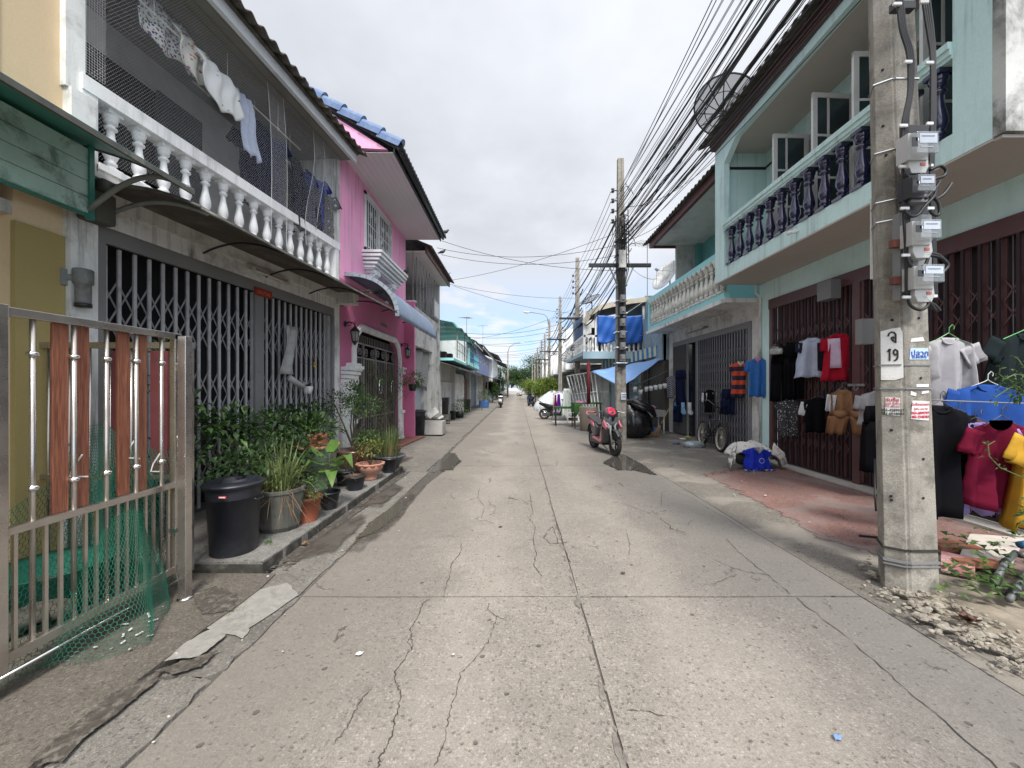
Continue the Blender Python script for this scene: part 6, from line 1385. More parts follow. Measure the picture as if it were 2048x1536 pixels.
# climbing and hanging plants at the arched gate
t = thing('trellis_plant', 'thin climbing plant with sparse olive leaves against the arched gate', 'climbing plant', (-3.3,9.2,.1))
b = MB(); tips = []
for i in range(20):
    y = 8.3+random.random()*2.7; z = random.uniform(1.3,2.15); tips.append((-3.22+random.uniform(-.1,.12),y,z)); y0 = random.choice((8.6,9.3,10.2)); b.tube([(-3.25,y0,.1),(-3.25+random.uniform(-.05,.08),y0+(y-y0)*.4,z*.55),(-3.24,y0+(y-y0)*.8,z*.85),tips[-1]], .005, 4)
b.build('stems', M_stem, t); b = MB()
for q in tips: foliage(b, q, (.12,.22,.2), 44, .05, .018, .1, .5)
foliage(b, (-3.25,9.6,.9), (.1,1.2,.6), 330, .045, .016, .1, .5); b.build('leaves', leaf_mat('olive_leaf', (.045,.07,.02), (.16,.17,.06)), t)
for k, (y, z, lab) in enumerate(((9.0,1.75,'nearer silver ring basket of orchids hanging on the arched gate'),(9.85,1.72,'farther silver ring basket of orchids hanging on the arched gate'))):
    t = thing('hanging_basket', lab, 'hanging plant', (-3.2,y,z)); b = MB(); b.tube([(-3.2,y+.09*cos(a*pi/10),z-.12+.17*sin(a*pi/10)) for a in range(21)], .008, 5, False); b.tube([(-3.2,y,z+.05),(-3.3,y,z+.4)], .003, 4); b.build('ring', M_steel2, t)
    b = MB(); foliage(b, (-3.2,y,z+.05), (.1,.12,.12), 60, .08, .02, 0, .6); b.build('leaves', L_mid, t)
t = thing('hanging_pot', 'drooping green plant hanging at the right side of the arched gate', 'hanging plant', (-3.05,11.2,1.75))
b = MB(); b.lathe([(.001,0),(.09,.0),(.13,.2),(.001,.2)], (-3.05,11.2,1.5), 14, cap=False); b.build('pot', M_plasticb, t); b = MB(); foliage(b, (-3.0,11.1,1.85), (.3,.35,.22), 260, .12, .02, .2, .7); b.build('leaves', L_mid, t)
t = thing('hanging_pot', 'dark red leaved plant in a small white pot hung on the folding gates', 'hanging plant', (-3.45,6.35,1.6)); 
b = MB(); b.lathe([(.001,0),(.06,0),(.075,.12),(.001,.12)], (-3.43,6.3,1.5), 14, cap=False); b.build('pot', M_white2, t); b = MB()
for i in range(26): a = random.uniform(0,2*pi); b.blade((-3.43,6.3,1.62), (cos(a),sin(a),random.uniform(.2,1)), random.uniform(.12,.22), .022, .3)
b.build('leaves', L_red, t)
t = thing('garden_flower', 'yellow artificial flower tied to the folding gates', 'flower', (-3.42,6.45,2.0)); b = MB()
for i in range(8): a = i*pi/4; b.leaf((-3.40,6.45,1.98), (.3,cos(a),sin(a)), .06, .035, 0)
b.build('petals', mat('yellow_petal', (.6,.38,.03), .6), t); b = MB(); b.tube([(-3.42,6.45,1.98),(-3.42,6.05,2.0)], .004, 4); b.build('stem', M_stem, t)
b = MB(); b.grid(lambda u, v: (-3.52+.04*sin(u*9+v*4), 5.85+.28*u-.12*v+.06*v*sin(u*3), 2.55-.75*v), 8, 10, True, .006); b.tube([(-3.44,5.8,1.75),(-3.40,6.05,1.62),(-3.42,6.15,1.66)], .045, 8)
b.build('plastic_bag', mat('cloudy_plastic', (.34,.34,.33), .35, .2, 9, bump=.3), None, 'limp cloudy plastic bag tied to the folding gates above the shrubs', 'bag', at=(-3.5,5.9,2))
# plants beyond the bin
t = potplant('leafy plant in a black pot between the raised bin and the patterned gate', (-2.95,19.6,.08)); b = MB(); b.lathe([(.001,0),(.2,0),(.26,.3),(.001,.3)], (-2.95,19.6,.08), 14, cap=False); b.build('pot', M_plasticb, t); b = MB(); foliage(b, (-2.9,19.6,.65), (.4,.5,.35), 260, .16, .035); b.build('leaves', L_mid, t)
t = potplant('weeds in a blue tub by the far left gates', (-2.7,30.5,.05)); b = MB(); b.box(-3.0,29.9,.05,-2.3,31,.55); b.build('tub', mat('blue_tub', (.03,.12,.35), .5), t, bevel=.03); b = MB(); foliage(b, (-2.7,30.5,.9), (.5,.7,.5), 320, .2, .04, .5); b.build('leaves', L_lite, t)
# tufts, dead leaf, sprout
b = MB()
for i in range(520):
    c = gr(425+random.gauss(0,24), 1205+random.gauss(0,12), .02); a = random.uniform(0,2*pi); b.blade((c.x,c.y,.02), (cos(a)*.6,sin(a)*.6,1), random.uniform(.015,.05), .004, .4, 2)
o = b.build('grass_tuft', L_grass); o['kind'] = 'stuff'; o['label'] = 'short grass growing in the crack by the gate post'; o['category'] = 'grass'
def deadleaf(c, r, lab, m):
    b = MB(); 
    for i in range(5): a = i*1.25; b.grid(lambda u, v: (c[0]+r*(u-.5)*cos(a)*(1.2-v)+r*.5*(v-.3)*sin(a), c[1]+r*(u-.5)*sin(a)+r*.4*v*cos(a), c[2]+.01+r*(.35*abs(u-.5)+.3*v*v)), 5, 4, True, .001)
    b.build('dead_leaf', m, None, lab, 'leaf', at=c)
deadleaf(tuple(gr(610,1092,.02)), .07, 'curled tan dead leaf lying on the side strip by the pots', L_dry)
deadleaf(tuple(gr(1935,1245,.06)), .10, 'curled dark brown dead leaf on the rubble near the nearest pole', mat('brown_leaf', (.08,.035,.02), .6, .3, 20))
b = MB(); foliage(b, tuple(gr(537,1087,.12)), (.04,.04,.03), 30, .04, .02); b.build('weed_sprout', L_lite, None, 'tiny bright green sprout at the plinth edge under the planters', 'weed', at=tuple(gr(537,1087,.12)))

# ================= stainless gate =================
SG = thing('stainless_gate', 'stainless steel gate leaf with wood slats and ball ornaments at the left edge', 'gate', (-2.6,1.94,0))
GX = -2.6
b = MB(); b.box(GX-.02,1.93,.2,GX+.02,2.93,.25); b.box(GX-.02,1.93,.845,GX+.02,2.93,.885); b.box(GX-.022,1.93,1.965,GX+.022,2.95,2.01); b.box(GX-.022,2.90,.2,GX+.022,2.95,2.0); b.box(GX-.025,1.89,.15,GX+.025,1.95,2.02); b.build('frame', M_steel, SG, bevel=.003)
b = MB(); b.tube([(GX+.02,1.80,.148),(GX+.02,2.94,.135)], .009, 8); b.bar((GX+.02,2.92,.13),(GX,2.92,.21),.02); b.build('drop_rod', M_steel2, SG)
TY = (2.064,2.257,2.435,2.624,2.81)
for y in TY:
    b = MB(); b.tube([(GX,y,.25),(GX,y,1.97)], .0125, 10); o = b.build('upright', M_steel, SG)
    for z in (1.78,1.06): q = MB(); q.ball((GX,y,z), .026, 8, (1,1,.72)); q.build('ball', M_steel2, o)
b = MB(); y = 1.985
ys = [1.99,2.12,2.19,2.315,2.375,2.5,2.56,2.69,2.75,2.865]
for y in ys: b.box(GX-.008,y-.008,.25,GX+.008,y+.008,.845)
b.build('lower_bars', M_steel, SG)
WM = MT('wood_slat'); v_ = WM.vec((30,30,1.2)); w1 = WM.noise(3,5,.6,v_,1.5).outputs['Fac']; WM.bump(w1,.3,.002); WM.set(Base_Color=WM.mix(WM.mr(w1,.35,.65),(.12,.035,.02),(.30,.115,.065)), Roughness=.5); M_wood = WM.m
for a, c in ((2.164,2.242),(2.275,2.35),(2.518,2.595),(2.645,2.715)): b = MB(); b.box(GX-.03,a,.886,GX-.012,c,1.964); b.build('wood_slat', M_wood, SG, bevel=.003)
PO = thing('gate_post', 'square stainless gate post standing at the far end of the gate leaf', 'post', (-2.47,2.86,.03))
b = MB(); b.box(-2.50,2.83,.04,-2.44,2.89,1.98); b.build('tube', M_steel, PO, bevel=.004); b = MB(); b.lathe([(.05,.03),(.05,.04),(.035,.05)], (-2.47,2.86,0), 14); b.build('foot', M_steel2, PO)
b = MB(); b.bar((-2.50,2.86,.55),(-2.58,2.9,.52),.03); b.box(-2.54,2.86,1.72,-2.49,2.9,1.78); b.tube([(-2.53,2.87,1.05),(-2.53,2.87,1.25)],.008,6); b.build('latch', M_steel2, PO)
PO = thing('gate_post', 'stainless hinge post cut by the left edge of the photo', 'post', (-2.62,1.86,.03)); b = MB(); b.box(-2.66,1.80,.03,-2.585,1.885,2.05); b.build('tube', M_steel, PO, bevel=.004)
b = MB(); b.box(-2.6,1.86,1.83,-2.58,1.93,1.9); b.box(-2.6,1.86,.3,-2.58,1.93,.36); b.build('hinge', M_steel2, PO)
SP_ = thing('stainless_fence', 'second stainless panel with dark wood slats standing behind the gate leaf', 'fence', (-3.4,3.16,0)); Y = 3.16
b = MB(); b.box(-4.0,Y-.02,1.92,-2.66,Y+.02,1.97); b.box(-3.98,Y-.02,.1,-3.93,Y+.02,1.92); b.box(-2.72,Y-.02,.1,-2.67,Y+.02,1.92); b.box(-4.0,Y-.02,.85,-2.7,Y+.02,.89); b.build('frame', M_steel, SP_)
for a, c in ((-3.32,-3.17),(-3.0,-2.86)): b = MB(); b.box(a,Y-.015,.9,c,Y+.01,1.9); b.build('wood_slat', mat('dark_red_wood', (.12,.03,.035), .5, .2, 5), SP_)
b = MB()
for i in range(7): b.tube([(-3.85+i*.17,Y,.1),(-3.85+i*.17,Y,1.92)], .01, 8)
b.build('uprights', M_steel, SP_)
b = MB(); b.box(-3.9,3.3,.03,-3.7,3.34,1.9); b.build('white_board', M_beam, None, 'narrow pale board standing behind the gate slats', 'board', at=(-3.8,3.32,0))
# green plastic mesh draped through the gate
M_gmesh = mat('green_mesh_plastic', (.012,.14,.085), .4, .2, 5, fine=0, bump=0)
def hexnet(mb, fn, nu, nv, w):
    """honeycomb mesh following the surface fn"""
    def seg(a, c):
        d = (c-a); n = d.normalized(); s = n.cross(Vector((.8,.4,.3))).normalized()*w/2; t = n.cross(s).normalized()*w/2
        mb.add([a-s,a+s,c+s,c-s,a-t,a+t,c+t,c-t], [(0,1,2,3),(4,5,6,7)])
    P = lambda i, j: Vector(fn(min(1,max(0,i/nu)), min(1,max(0,j/nv))))
    for j in range(nv):
        for i in range(nu):
            o = .5*(j % 2); a = P(i+o, j); b1 = P(i+o+.5, j+.33); a2 = P(i+1+o, j); d = P(i+o+.5, j+1)
            seg(a, b1); seg(b1, a2); seg(b1, d)
def gmesh(u, v):
    top = Vector((-2.67+.02*sin(u*9), 2.43+.40*u, 0.98+.12*sin(u*pi*1.2)-.0*u)); 
    an = pi*(.98-.96*u); bot = Vector((-2.50+.25*sin(an), 2.47+.40*cos(an)*-1*1.0, .035)) if False else Vector((-2.62+.34*sin(u*pi), 2.10+.75*u-.10*sin(u*pi), .04+.02*sin(u*20)))
    p = top.lerp(bot, v); p.x += .04*sin(u*12+v*3)*v-.05*sin(v*pi)*(1-v); return p
b = MB(); hexnet(b, gmesh, 40, 50, .0026); b.build('plastic_mesh', M_gmesh, None, 'green honeycomb plastic mesh spilling out under the stainless gate', 'mesh', at=(-2.6,2.5,.03))
def gm2(u, v): return (-3.55+.9*u, 3.06-.1*sin(v*3)+.05*sin(u*9), 1.25-.1*u-1.15*v+.08*sin(u*6))
b = MB(); hexnet(b, gm2, 44, 50, .0034); hexnet(b, lambda u, v: (-2.72-.06*sin(v*4+u*3), 2.0+.9*u, 1.15-.25*(1-u)**2-1.0*v), 36, 40, .003); b.build('plastic_mesh', M_gmesh, None, 'older green mesh rolled upright behind the wood slats', 'mesh', at=(-3.2,3,.03))
for (y, z) in ((2.30,1.2),(2.62,1.25),(2.8,1.12)):
    b = MB(); b.tube([(-2.6,y,z),(-2.63,y-.02,z-.07),(-2.62,y-.05,z-.12),(-2.6,y+.03,z-.14)], .005, 5); b.build('cable_tie', M_rope, None, 'white plastic tie holding the green mesh to the gate', 'tie', 'white ties on the gate')
b = MB(); b.lathe([(.001,.03),(.2,.03),(.3,.33),(.33,.35),(.28,.33),(.001,.1)], (-3.3,2.75,0), 20, cap=False); b.build('green_basin', mat('green_basin', (.01,.12,.08), .5), None, 'dark green plastic basin behind the stainless gate', 'basin', at=(-3.3,2.75,.03))
b = MB()
for i in range(14): b.ball((-3.1-random.random()*.6,2.3+random.random()*.6,.08+random.random()*.12), random.uniform(.06,.16), 5, (1.3,1,.6), .25)
b.build('sack_heap', mat('dark_sack', (.07,.06,.05), .9, .3, 6, bump=.6), None, 'dark dusty heap of sacks behind the lower gate bars', 'sacks', at=(-3.3,2.6,.03))
b = MB()
for i in range(13):
    c = gr(random.uniform(160,300), random.uniform(1235,1300), .04); b.bar((c.x,c.y,.045),(c.x+random.uniform(-.05,.05),c.y+random.uniform(-.04,.04),.05),.012,.002)
b.build('paper_scraps', M_beam, None, 'scatter of torn pale paper under the green mesh', 'litter', at=(-2.6,2.4,.03))
# curb stones: rough chunks at the plinth edge under the bin
for u, v, lab in ((430,1128,'left pale mortar lump under the tall black bin'),(462,1122,'middle pale mortar lump under the tall black bin'),(492,1104,'right pale mortar lump under the tall black bin')):
    b = MB(); c = gr(u, v, .06); b.ball(tuple(c), .055, 6, (1.3,.8,.45), .25); b.build('broken_mortar', M_earth, None, lab, 'rubble', 'mortar lumps under the bin', at=tuple(c))
# ================= clothing =================
random.seed(99)
def ringed(mb, secs, n=26, fold=.06, seed=0, close=True):
    """closed flattened tube through sections (centre, half width vector, half depth vector)"""
    vs = []; fs = []
    for i, (c, a, d) in enumerate(secs):
        c, a, d = Vector(c), Vector(a), Vector(d)
        for j in range(n):
            t = 2*pi*j/n; f = 1+fold*sin(j*2.3+seed)*(.4+i/len(secs))+fold*.7*sin(5.1*t+seed*2+i*.25)
            pr = i/max(1,len(secs)-1); vs.append(c+a*cos(t)*(1+.02*sin(seed+i))+d*((abs(sin(t))**.45*(1 if sin(t)>0 else -1))*f*.36+pr**.6*(1.15*sin(7.5*cos(t)+seed*1.7+pr*.8)+.7*sin(15*cos(t)+seed+pr)))+Vector((0,0,pr*.012*sin(9*cos(t)+seed))))
    for i in range(len(secs)-1):
        for j in range(n): fs.append((i*n+j,i*n+(j+1)%n,(i+1)*n+(j+1)%n,(i+1)*n+j))
    if close: fs.append(tuple(range(n))); fs.append(tuple(range((len(secs)-1)*n,len(secs)*n)))
    return mb.add(vs, fs, True)
def frame(loc, ang):   # ang: direction the garment faces, 0 = towards the camera (-Y), 90 = towards -X
    return Matrix.Translation(loc) @ Matrix.Rotation(-ang, 4, 'Z') @ Matrix.Rotation(random.uniform(-.07,.07), 4, 'Y') @ Matrix.Rotation(random.uniform(-.04,.10), 4, 'X')
def shirt(lab, loc, ang, w, h, m, sm=None, sl=.22, sw=.11, drop=.9, name='shirt', cat='shirt', hanger=M_cable2, collar=None, depth=.045, flare=1.0, seed=0, group=None, longs=0, trim=None, panel=None):
    """garment hung by the shoulders; loc = neck point; local x across, y away from the viewer, z up"""
    t = thing(name, lab, cat, loc, 0, group); T = frame(loc, ang); 
    b = MB(); b.T = T; W2 = w/2; S = [((0,0,.0),(w*.17,0,0),(0,.018,0)),((0,0,-.015),(w*.24,0,0),(0,.022,0)),((0,0,-.05),(W2*.93,0,0),(0,depth*.6,0)),((0,0,-.10),(W2*1.0,0,0),(0,depth*.8,0)),((0,0,-.2),(W2*.98,0,0),(0,depth,0))]
    for k in range(1,9): S.append(((random.uniform(-.004,.004),0,-.2-(h-.2)*k/8),(W2*(1+(flare-1)*k/8)+random.uniform(-.006,.006),0,0),(0,depth*(1+.15*k/8),0)))
    ringed(b, S, 30, .16, seed); body = b.build('body', m, t)
    for s in (-1,1):
        b = MB(); b.T = T; p0 = Vector((s*W2*.86,0,-.075)); d = Vector((s*(1-drop*.55),0,-drop)).normalized(); L_ = sl+longs; nn = 5
        up = Vector((-d.z*s,0,d.x*s)) if False else Vector((d.z,0,-d.x)); Q = []
        for k in range(nn+1): f_ = k/nn; Q.append((tuple(p0+d*L_*f_), tuple(up*(sw*(1-.12*f_) if not longs else sw*(1-.45*f_))), (0,.026+.006*sin(k*2),0)))
        ringed(b, Q, 18, .14, seed+s); b.build('sleeve', sm or m, t)
        if trim: b = MB(); b.T = T; e = p0+d*L_; ringed(b, [(tuple(e-d*.018),tuple(up*sw*.9),(0,.042,0)),(tuple(e+d*.004),tuple(up*sw*.9),(0,.042,0))], 16, .05); b.build('cuff', trim, t)
    b = MB(); b.T = T; b.tube([(w*.16*cos(a*pi/10),-.012+.0*a,-.005+(-.055 if sin(a*pi/10)>=0 else .0)*sin(a*pi/10)-.0) for a in range(11)]+[(w*.16*cos(a*pi/10),.015,-.005) for a in range(11,20)], .010, 6); b.build('neckband', collar or m, t)
    if collar: b = MB(); b.T = T; b.prism([(-w*.17,.0),(0,-.10),(w*.17,.0),(w*.12,.025),(0,-.03),(-w*.12,.025)], -depth*.75-.012, -.02, 'y'); b.build('collar', collar, t)
    if panel: pm2, x0_, x1_, z0_, z1_ = panel; b = MB(); b.T = T; b.grid(lambda u, v: (x0_+(x1_-x0_)*u, -depth*1.28*math.sqrt(max(.05,1-((x0_+(x1_-x0_)*u)/W2)**2))-.006, z0_+(z1_-z0_)*v), 8, 6, True, .004); b.build('front_panel', pm2, t)
    if hanger:
        b = MB(); b.T = T; b.tube([(-W2*.8,0,-.06),(-.03,0,.03),(0,0,.05),(.03,0,.03),(W2*.8,0,-.06)], .004, 5); b.tube([(0,0,.05),(0,0,.10),(.025,0,.13),(.045,0,.11),(.04,0,.085)], .0035, 5); b.build('hanger', hanger, t)
    return t
def trousers(lab, loc, ang, w, h, m, split=.3, legw=.5, name='trousers', cat='trousers', seed=0, spread=.0, trim=None, depth=.05):
    t = thing(name, lab, cat, loc); T = frame(loc, ang); b = MB(); b.T = T; hs = h*split
    ringed(b, [((0,0,0),(w*.42,0,0),(0,depth*.7,0)),((0,0,-hs*.5),(w*.48,0,0),(0,depth,0)),((0,0,-hs),(w*.5,0,0),(0,depth,0))], 28, .1, seed); b.build('waist', m, t)
    for s in (-1,1):
        b = MB(); b.T = T; Q = []
        for k in range(6): f_ = k/5; Q.append(((s*(w*.25+spread*f_),0,-hs*.93-(h-hs)*f_),(w*.25*(1-(1-legw*2)*f_*.5 if legw<.5 else 1),0,0),(0,depth*.95,0)))
        ringed(b, Q, 20, .14, seed+s); o = b.build('leg', m, t)
        if trim: b = MB(); b.T = T; ringed(b, [((s*(w*.25+spread),0,-h+.02),(w*.262,0,0),(0,depth*1.15,0)),((s*(w*.25+spread),0,-h-.005),(w*.262,0,0),(0,depth*1.15,0))], 18, .1, seed+s); b.build('trim', trim, o)
    return t
def cloth(name, c, r=.92, v=.14): return mat('cloth_'+name, c, r, v, 9, fine=.15, bs=220, bump=.1, spec=.08)
C_navy = cloth('navy', (.012,.016,.045)); C_black = cloth('black', (.006,.006,.008), .8); C_white = cloth('white', (.62,.62,.64)); C_pw = cloth('pale_blue_white', (.48,.53,.66)); C_red = cloth('red', (.38,.012,.03))
C_blue = cloth('sky_blue', (.05,.18,.50)); C_royal = cloth('royal_blue', (.02,.04,.42)); C_grey = cloth('marl_grey', (.36,.35,.37)); C_mblue = cloth('mid_blue', (.022,.07,.27)); C_maroon = cloth('maroon', (.15,.010,.032))
C_purple = cloth('lilac', (.36,.27,.60)); C_yellow = cloth('mustard', (.50,.28,.035)); C_brown = cloth('brown', (.10,.05,.04)); C_tan = cloth('tan', (.30,.16,.085)); C_pink = cloth('pink', (.62,.25,.42)); C_dn = cloth('dark_navy', (.02,.022,.035))
G_blk = mat('gloss_black', (.01,.01,.012), .08, .1, 3, coat=1, bump=0, fine=0)
X = 5.45
FA = R(78)   # garments on the right gates face the street, turned a little to the camera
def on_gate(u, v, x=X-.12): Y = x/((u-U0)/F); return (x, Y, CH-(v-V0)*Y/F)
def width_at(u, px_, fac=.5): Y = (X-.1)/((u-U0)/F); return px_*Y/F/fac
# on the maroon gate
def fit(kind, lab, u0, v0, u1, v1, xw, m, ang=38, seed=0, bw=.62, **k):
    """garment filling a measured patch of the gate: its real size follows from its distance"""
    Y = xw/(((u0+u1)/2-U0)/F); W = (u1-u0)*Y/F/cos(R(ang))*.92; H = (v1-v0)*Y/F; loc = (xw, Y, CH-(v0-V0)*Y/F)
    if kind == 's': return shirt(lab, loc, R(ang), W*bw, H*.97, m, seed=seed, depth=.045, **k)
    return trousers(lab, loc, R(ang), W, H, m, seed=seed, **k)
XG = X-.12
fit('s','pale blue and navy two tone T shirt hanging high on the maroon gate',1597,676,1652,757,XG,C_pw,30,1,.78,sm=C_dn,sl=.18,sw=.07,drop=1.5,panel=(C_dn,.06,.17,-.60,-.10),flare=1.35)
fit('s','red and pale pink T shirt hanging high on the maroon gate',1647,668,1706,764,XG,C_red,30,2,.70,sl=.20,sw=.08,drop=1.3,panel=(cloth('pale_pink',(.60,.45,.58)),-.15,.01,-.56,-.07),flare=1.45)
g = on_gate(1567,692); t = thing('helmet', 'glossy black motorcycle helmet with clear visor hung at the left end of the maroon gate', 'helmet', g)
b = MB(); b.ball((g[0]-.1,g[1],g[2]-.08), .14, 12, (1,1,.95)); b.build('shell', G_blk, t)
b = MB(); b.grid(lambda u, v: (g[0]-.1+.152*cos(2.4+2.2*u)*sin(1.2+.8*v), g[1]+.152*sin(2.4+2.2*u)*sin(1.2+.8*v), g[2]-.11+.152*cos(1.2+.8*v)), 12, 6, True, .004); b.build('visor', glassy('visor_grey', (.32,.32,.30), .1), t)
fit('t','long black trousers hanging below the helmet on the maroon gate',1551,700,1583,806,XG,C_black,45,3,split=.25)
fit('t','second pair of black trousers right of the helmet on the maroon gate',1576,684,1606,800,XG,C_black,45,4,split=.3)
M_dino = print_mat('grey_pattern_cloth', (.04,.04,.045), [(.5,.5,.51),(.35,.35,.37),(.6,.6,.6)], 26, .26)
fit('s','grey and black patterned top hanging low at the left of the maroon gate',1556,800,1603,876,XG,M_dino,40,5,.8,sl=.10,sw=.07,drop=1.4)
fit('s','small black jacket with white sleeve low on the maroon gate',1603,796,1668,866,XG,C_black,38,6,.62,sm=C_white,sl=.24,sw=.065,drop=1.2)
fit('s','tan brown vest with white sleeves low on the maroon gate',1642,780,1728,826,XG,C_tan,32,7,.42,sm=C_white,sl=.28,sw=.065,drop=1.4,hanger=M_steelp)
fit('t','tan brown shorts under the tan vest on the maroon gate',1668,822,1730,870,XG-.03,C_tan,32,8,split=.25,name='shorts',cat='shorts',spread=.05)
shirt('light grey short sleeved top partly behind the nearest pole', (5.1,5.42,1.55), R(20), .44, .5, C_grey, None, .2, .09, 1.3, seed=9)
trousers('long black trousers partly hidden behind the nearest pole, low', (5.0,5.30,1.35), R(15), .42, .95, C_black, .25, seed=10)
XC = 5.34
fit('s','navy and white chevron striped vest on the pillar beside the broom',1334,752,1358,798,XC,stripe_mat('chevron_cloth', ((.03,.035,.06),(.42,.42,.48)), 2, 14, zig=1.2),30,11,.95,sl=.02,sw=.04,drop=1.5,hanger=None)
fit('t','long navy tracksuit trousers hung on the narrow blue grey gate',1352,740,1378,812,XC,C_navy,35,12,split=.25)
fit('t','short pair of navy shorts low on the narrow blue grey gate',1348,812,1372,845,XC,C_navy,35,13,split=.4,name='shorts',cat='shorts')
for k, (u, m, lab) in enumerate(((1379,C_white,'white sock drying right of the pale blue one, on the narrow gate'),(1366,cloth('pale_cyan',(.25,.45,.62)),'pale blue sock drying in the middle of the narrow gate'),(1352,cloth('mid_cyan',(.10,.28,.5)),'darker blue sock drying at the left of the narrow gate'))):
    Y_ = 5.28/((u-U0)/F); x0, y0, z0 = 5.28,Y_,CH-(805-V0)*Y_/F; b = MB(); ringed(b, [((x0,y0,z0),(.05,-.02,0),(0,.02,0)),((x0,y0,z0-.2),(.055,-.02,0),(0,.025,0)),((x0+.03,y0,z0-.32),(.09,-.02,0),(0,.03,0)),((x0+.05,y0,z0-.38),(.05,0,0),(0,.02,0))], 14, .1); b.build('sock', m, None, lab, 'sock', at=(x0,y0,z0))
fit('s','black and white short jacket near the open doorway of the cyan house',1401,780,1438,826,XC,C_black,35,14,.55,sm=C_white,sl=.26,sw=.07,drop=1.5)
fit('t','navy blue school shorts with side stripes on the blue grey gate',1446,778,1474,830,XC,C_navy,38,15,split=.35,name='shorts',cat='shorts')
fit('s','orange and navy rugby striped polo shirt on the blue grey gate',1466,724,1498,798,XC,stripe_mat('rugby_cloth', ((.02,.02,.045),(.62,.07,.025)), 2, 4.6),40,16,.85,sl=.15,sw=.08,drop=1.6,collar=cloth('cream',(.55,.5,.42)))
fit('s','sky blue polo shirt with pink collar on the grey pillar',1495,716,1537,796,XC,C_blue,35,17,.62,sl=.24,sw=.10,drop=1.3,collar=C_pink)
# tall rack near the right edge: shirts on hangers
shirt('marl grey T shirt hanging immediately right of the nearest pole', tuple(px(1897,676,3.75)), R(6), .42, .72, C_grey, None, .19, .095, 1.0, seed=20, hanger=mat('green_hanger', (.1,.4,.12), .5), depth=.06)
shirt('royal blue T shirt on a pale hanger behind the wire', tuple(px(1975,770,3.65)), R(4), .58, .55, C_mblue, None, .2, .10, 1.1, seed=21, hanger=M_rope, depth=.06)
shirt('black long jacket hanging in shadow right of the nearest pole', tuple(px(1880,812,3.3)), R(0), .52, .95, C_black, None, .5, .1, 1.6, seed=22, longs=.25)
shirt('maroon T shirt with navy neck hanging lowest by the right edge', tuple(px(2002,842,3.15)), R(0), .42, .72, C_maroon, cloth('maroon_sleeve',(.20,.014,.04)), .20, .10, 1.15, seed=23, collar=None, depth=.05)
b = MB(); c = px(2002,846,3.06); b.lathe([(.001,0),(.095,.0)], (0,0,0), 20); 
for i, v in enumerate(b.v): b.v[i] = (c.x+v[0], c.y+.0, c.z+.01+min(.012,v[1]*.72))
b.build('shirt_neck', C_dn, [o for o in bpy.data.objects if o.get('label','').startswith('maroon T shirt')][0])
shirt('lilac T shirt sandwiched left of the maroon one', tuple(px(1952,846,3.28)), R(35), .34, .78, C_purple, None, .2, .09, 1.2, seed=24)
shirt('brown top glimpsed above the lilac T shirt', tuple(px(1918,830,3.42)), R(20), .34, .4, C_brown, cloth('dull_pink',(.3,.1,.12)), .2, .09, 1.1, seed=25)
shirt('mustard yellow T shirt cut by the right edge', tuple(px(2085,855,3.05)), R(-10), .40, .82, C_yellow, None, .22, .12, 1.0, seed=26)
shirt('near black T shirt high at the right edge behind the vine', tuple(px(2050,668,3.7)), R(0), .5, .6, cloth('blackgreen',(.015,.022,.024)), None, .2, .1, 1.0, seed=27, hanger=mat('green_hanger',(.1,.4,.12)))
b = MB(); p0, p1 = px(1862,800,3.2), px(2200,810,3.1); b.tube(cat_(p0, p1, .005, 6), .006, 6); b.build('hanging_wire', M_greyframe, None, 'thin dark rail carrying the shirts right of the nearest pole', 'rail', at=tuple(p0))
b = MB(); b.bar((3.55,4.0,.06),(3.7,3.75,.12),.02); b.tube([tuple(px(1750,918,4.2)),tuple(px(1750,990,4.0)),tuple(px(1752,1022,3.9))], .009, 6); b.tube([tuple(px(1750,990,4.0)),tuple(px(1768,988,4.0))], .009, 6); b.build('rack_foot', M_black, None, 'thin dark metal rack foot left of the nearest pole', 'rack', at=tuple(px(1750,1000,4.0)))
def slipper(u, v, m, lab):
    c = gr(u, v, .08); b = MB(); b.prism([(-.05,-.11),(.05,-.11),(.045,.1),(0,.14),(-.045,.1)], 0, .02, 'z'); b.tube([(-.045,.02,.02),(0,.07,.06),(.045,.02,.02)], .008, 5); b.v = [(p[0]+c.x,p[1]+c.y,p[2]+c.z) for p in b.v]; b.build('slipper', m, None, lab, 'slipper', at=tuple(c))
slipper(1882,990, mat('pink_rubber', (.5,.05,.15), .6), 'pink slipper on the threshold under the black jacket'); slipper(1902,998, mat('dusky_rubber', (.25,.08,.09), .6), 'dusky red slipper beside the pink one under the black jacket')
# tyre pile dressed with a racing vest
tp = (4.05,7.9,.03); TY_ = gr(1508,920,.03); tx, ty = 4.83,7.95
for k, z in enumerate((.03,.22)):
    b = MB(); b.lathe([(.16,z),(.27,z),(.30,z+.04),(.30,z+.15),(.27,z+.19),(.17,z+.19),(.15,z+.15),(.19,z+.12),(.19,z+.06),(.15,z+.03),(.16,z)], (tx,ty,0), 36, cap=False)
    b.build('tyre', mat('tyre_rubber', (.022,.021,.02), .85, .3, 9, bump=.6), None, ('bottom','top')[k]+' tyre of the small stack at the corner of the maroon gate', 'tyre', 'stacked old tyres', at=(tx,ty,z))
b = MB(); b.grid(lambda u, v: (4.14+.90*u, 7.42+.32*v+.02*sin(u*20), .53-.22*abs(2*u-1)**2.2+.03*sin(u*14+v*5)-.10*(1-v)**2), 22, 8, True, .02)
M_race = print_mat('white_print_jersey', (.58,.56,.53), [(.06,.06,.07),(.45,.06,.08),(.5,.42,.1)], 18, .22); b.build('jersey', M_race, None, 'white printed jersey spread over the top of the tyre stack', 'shirt', at=(4.8,7.6,.4))
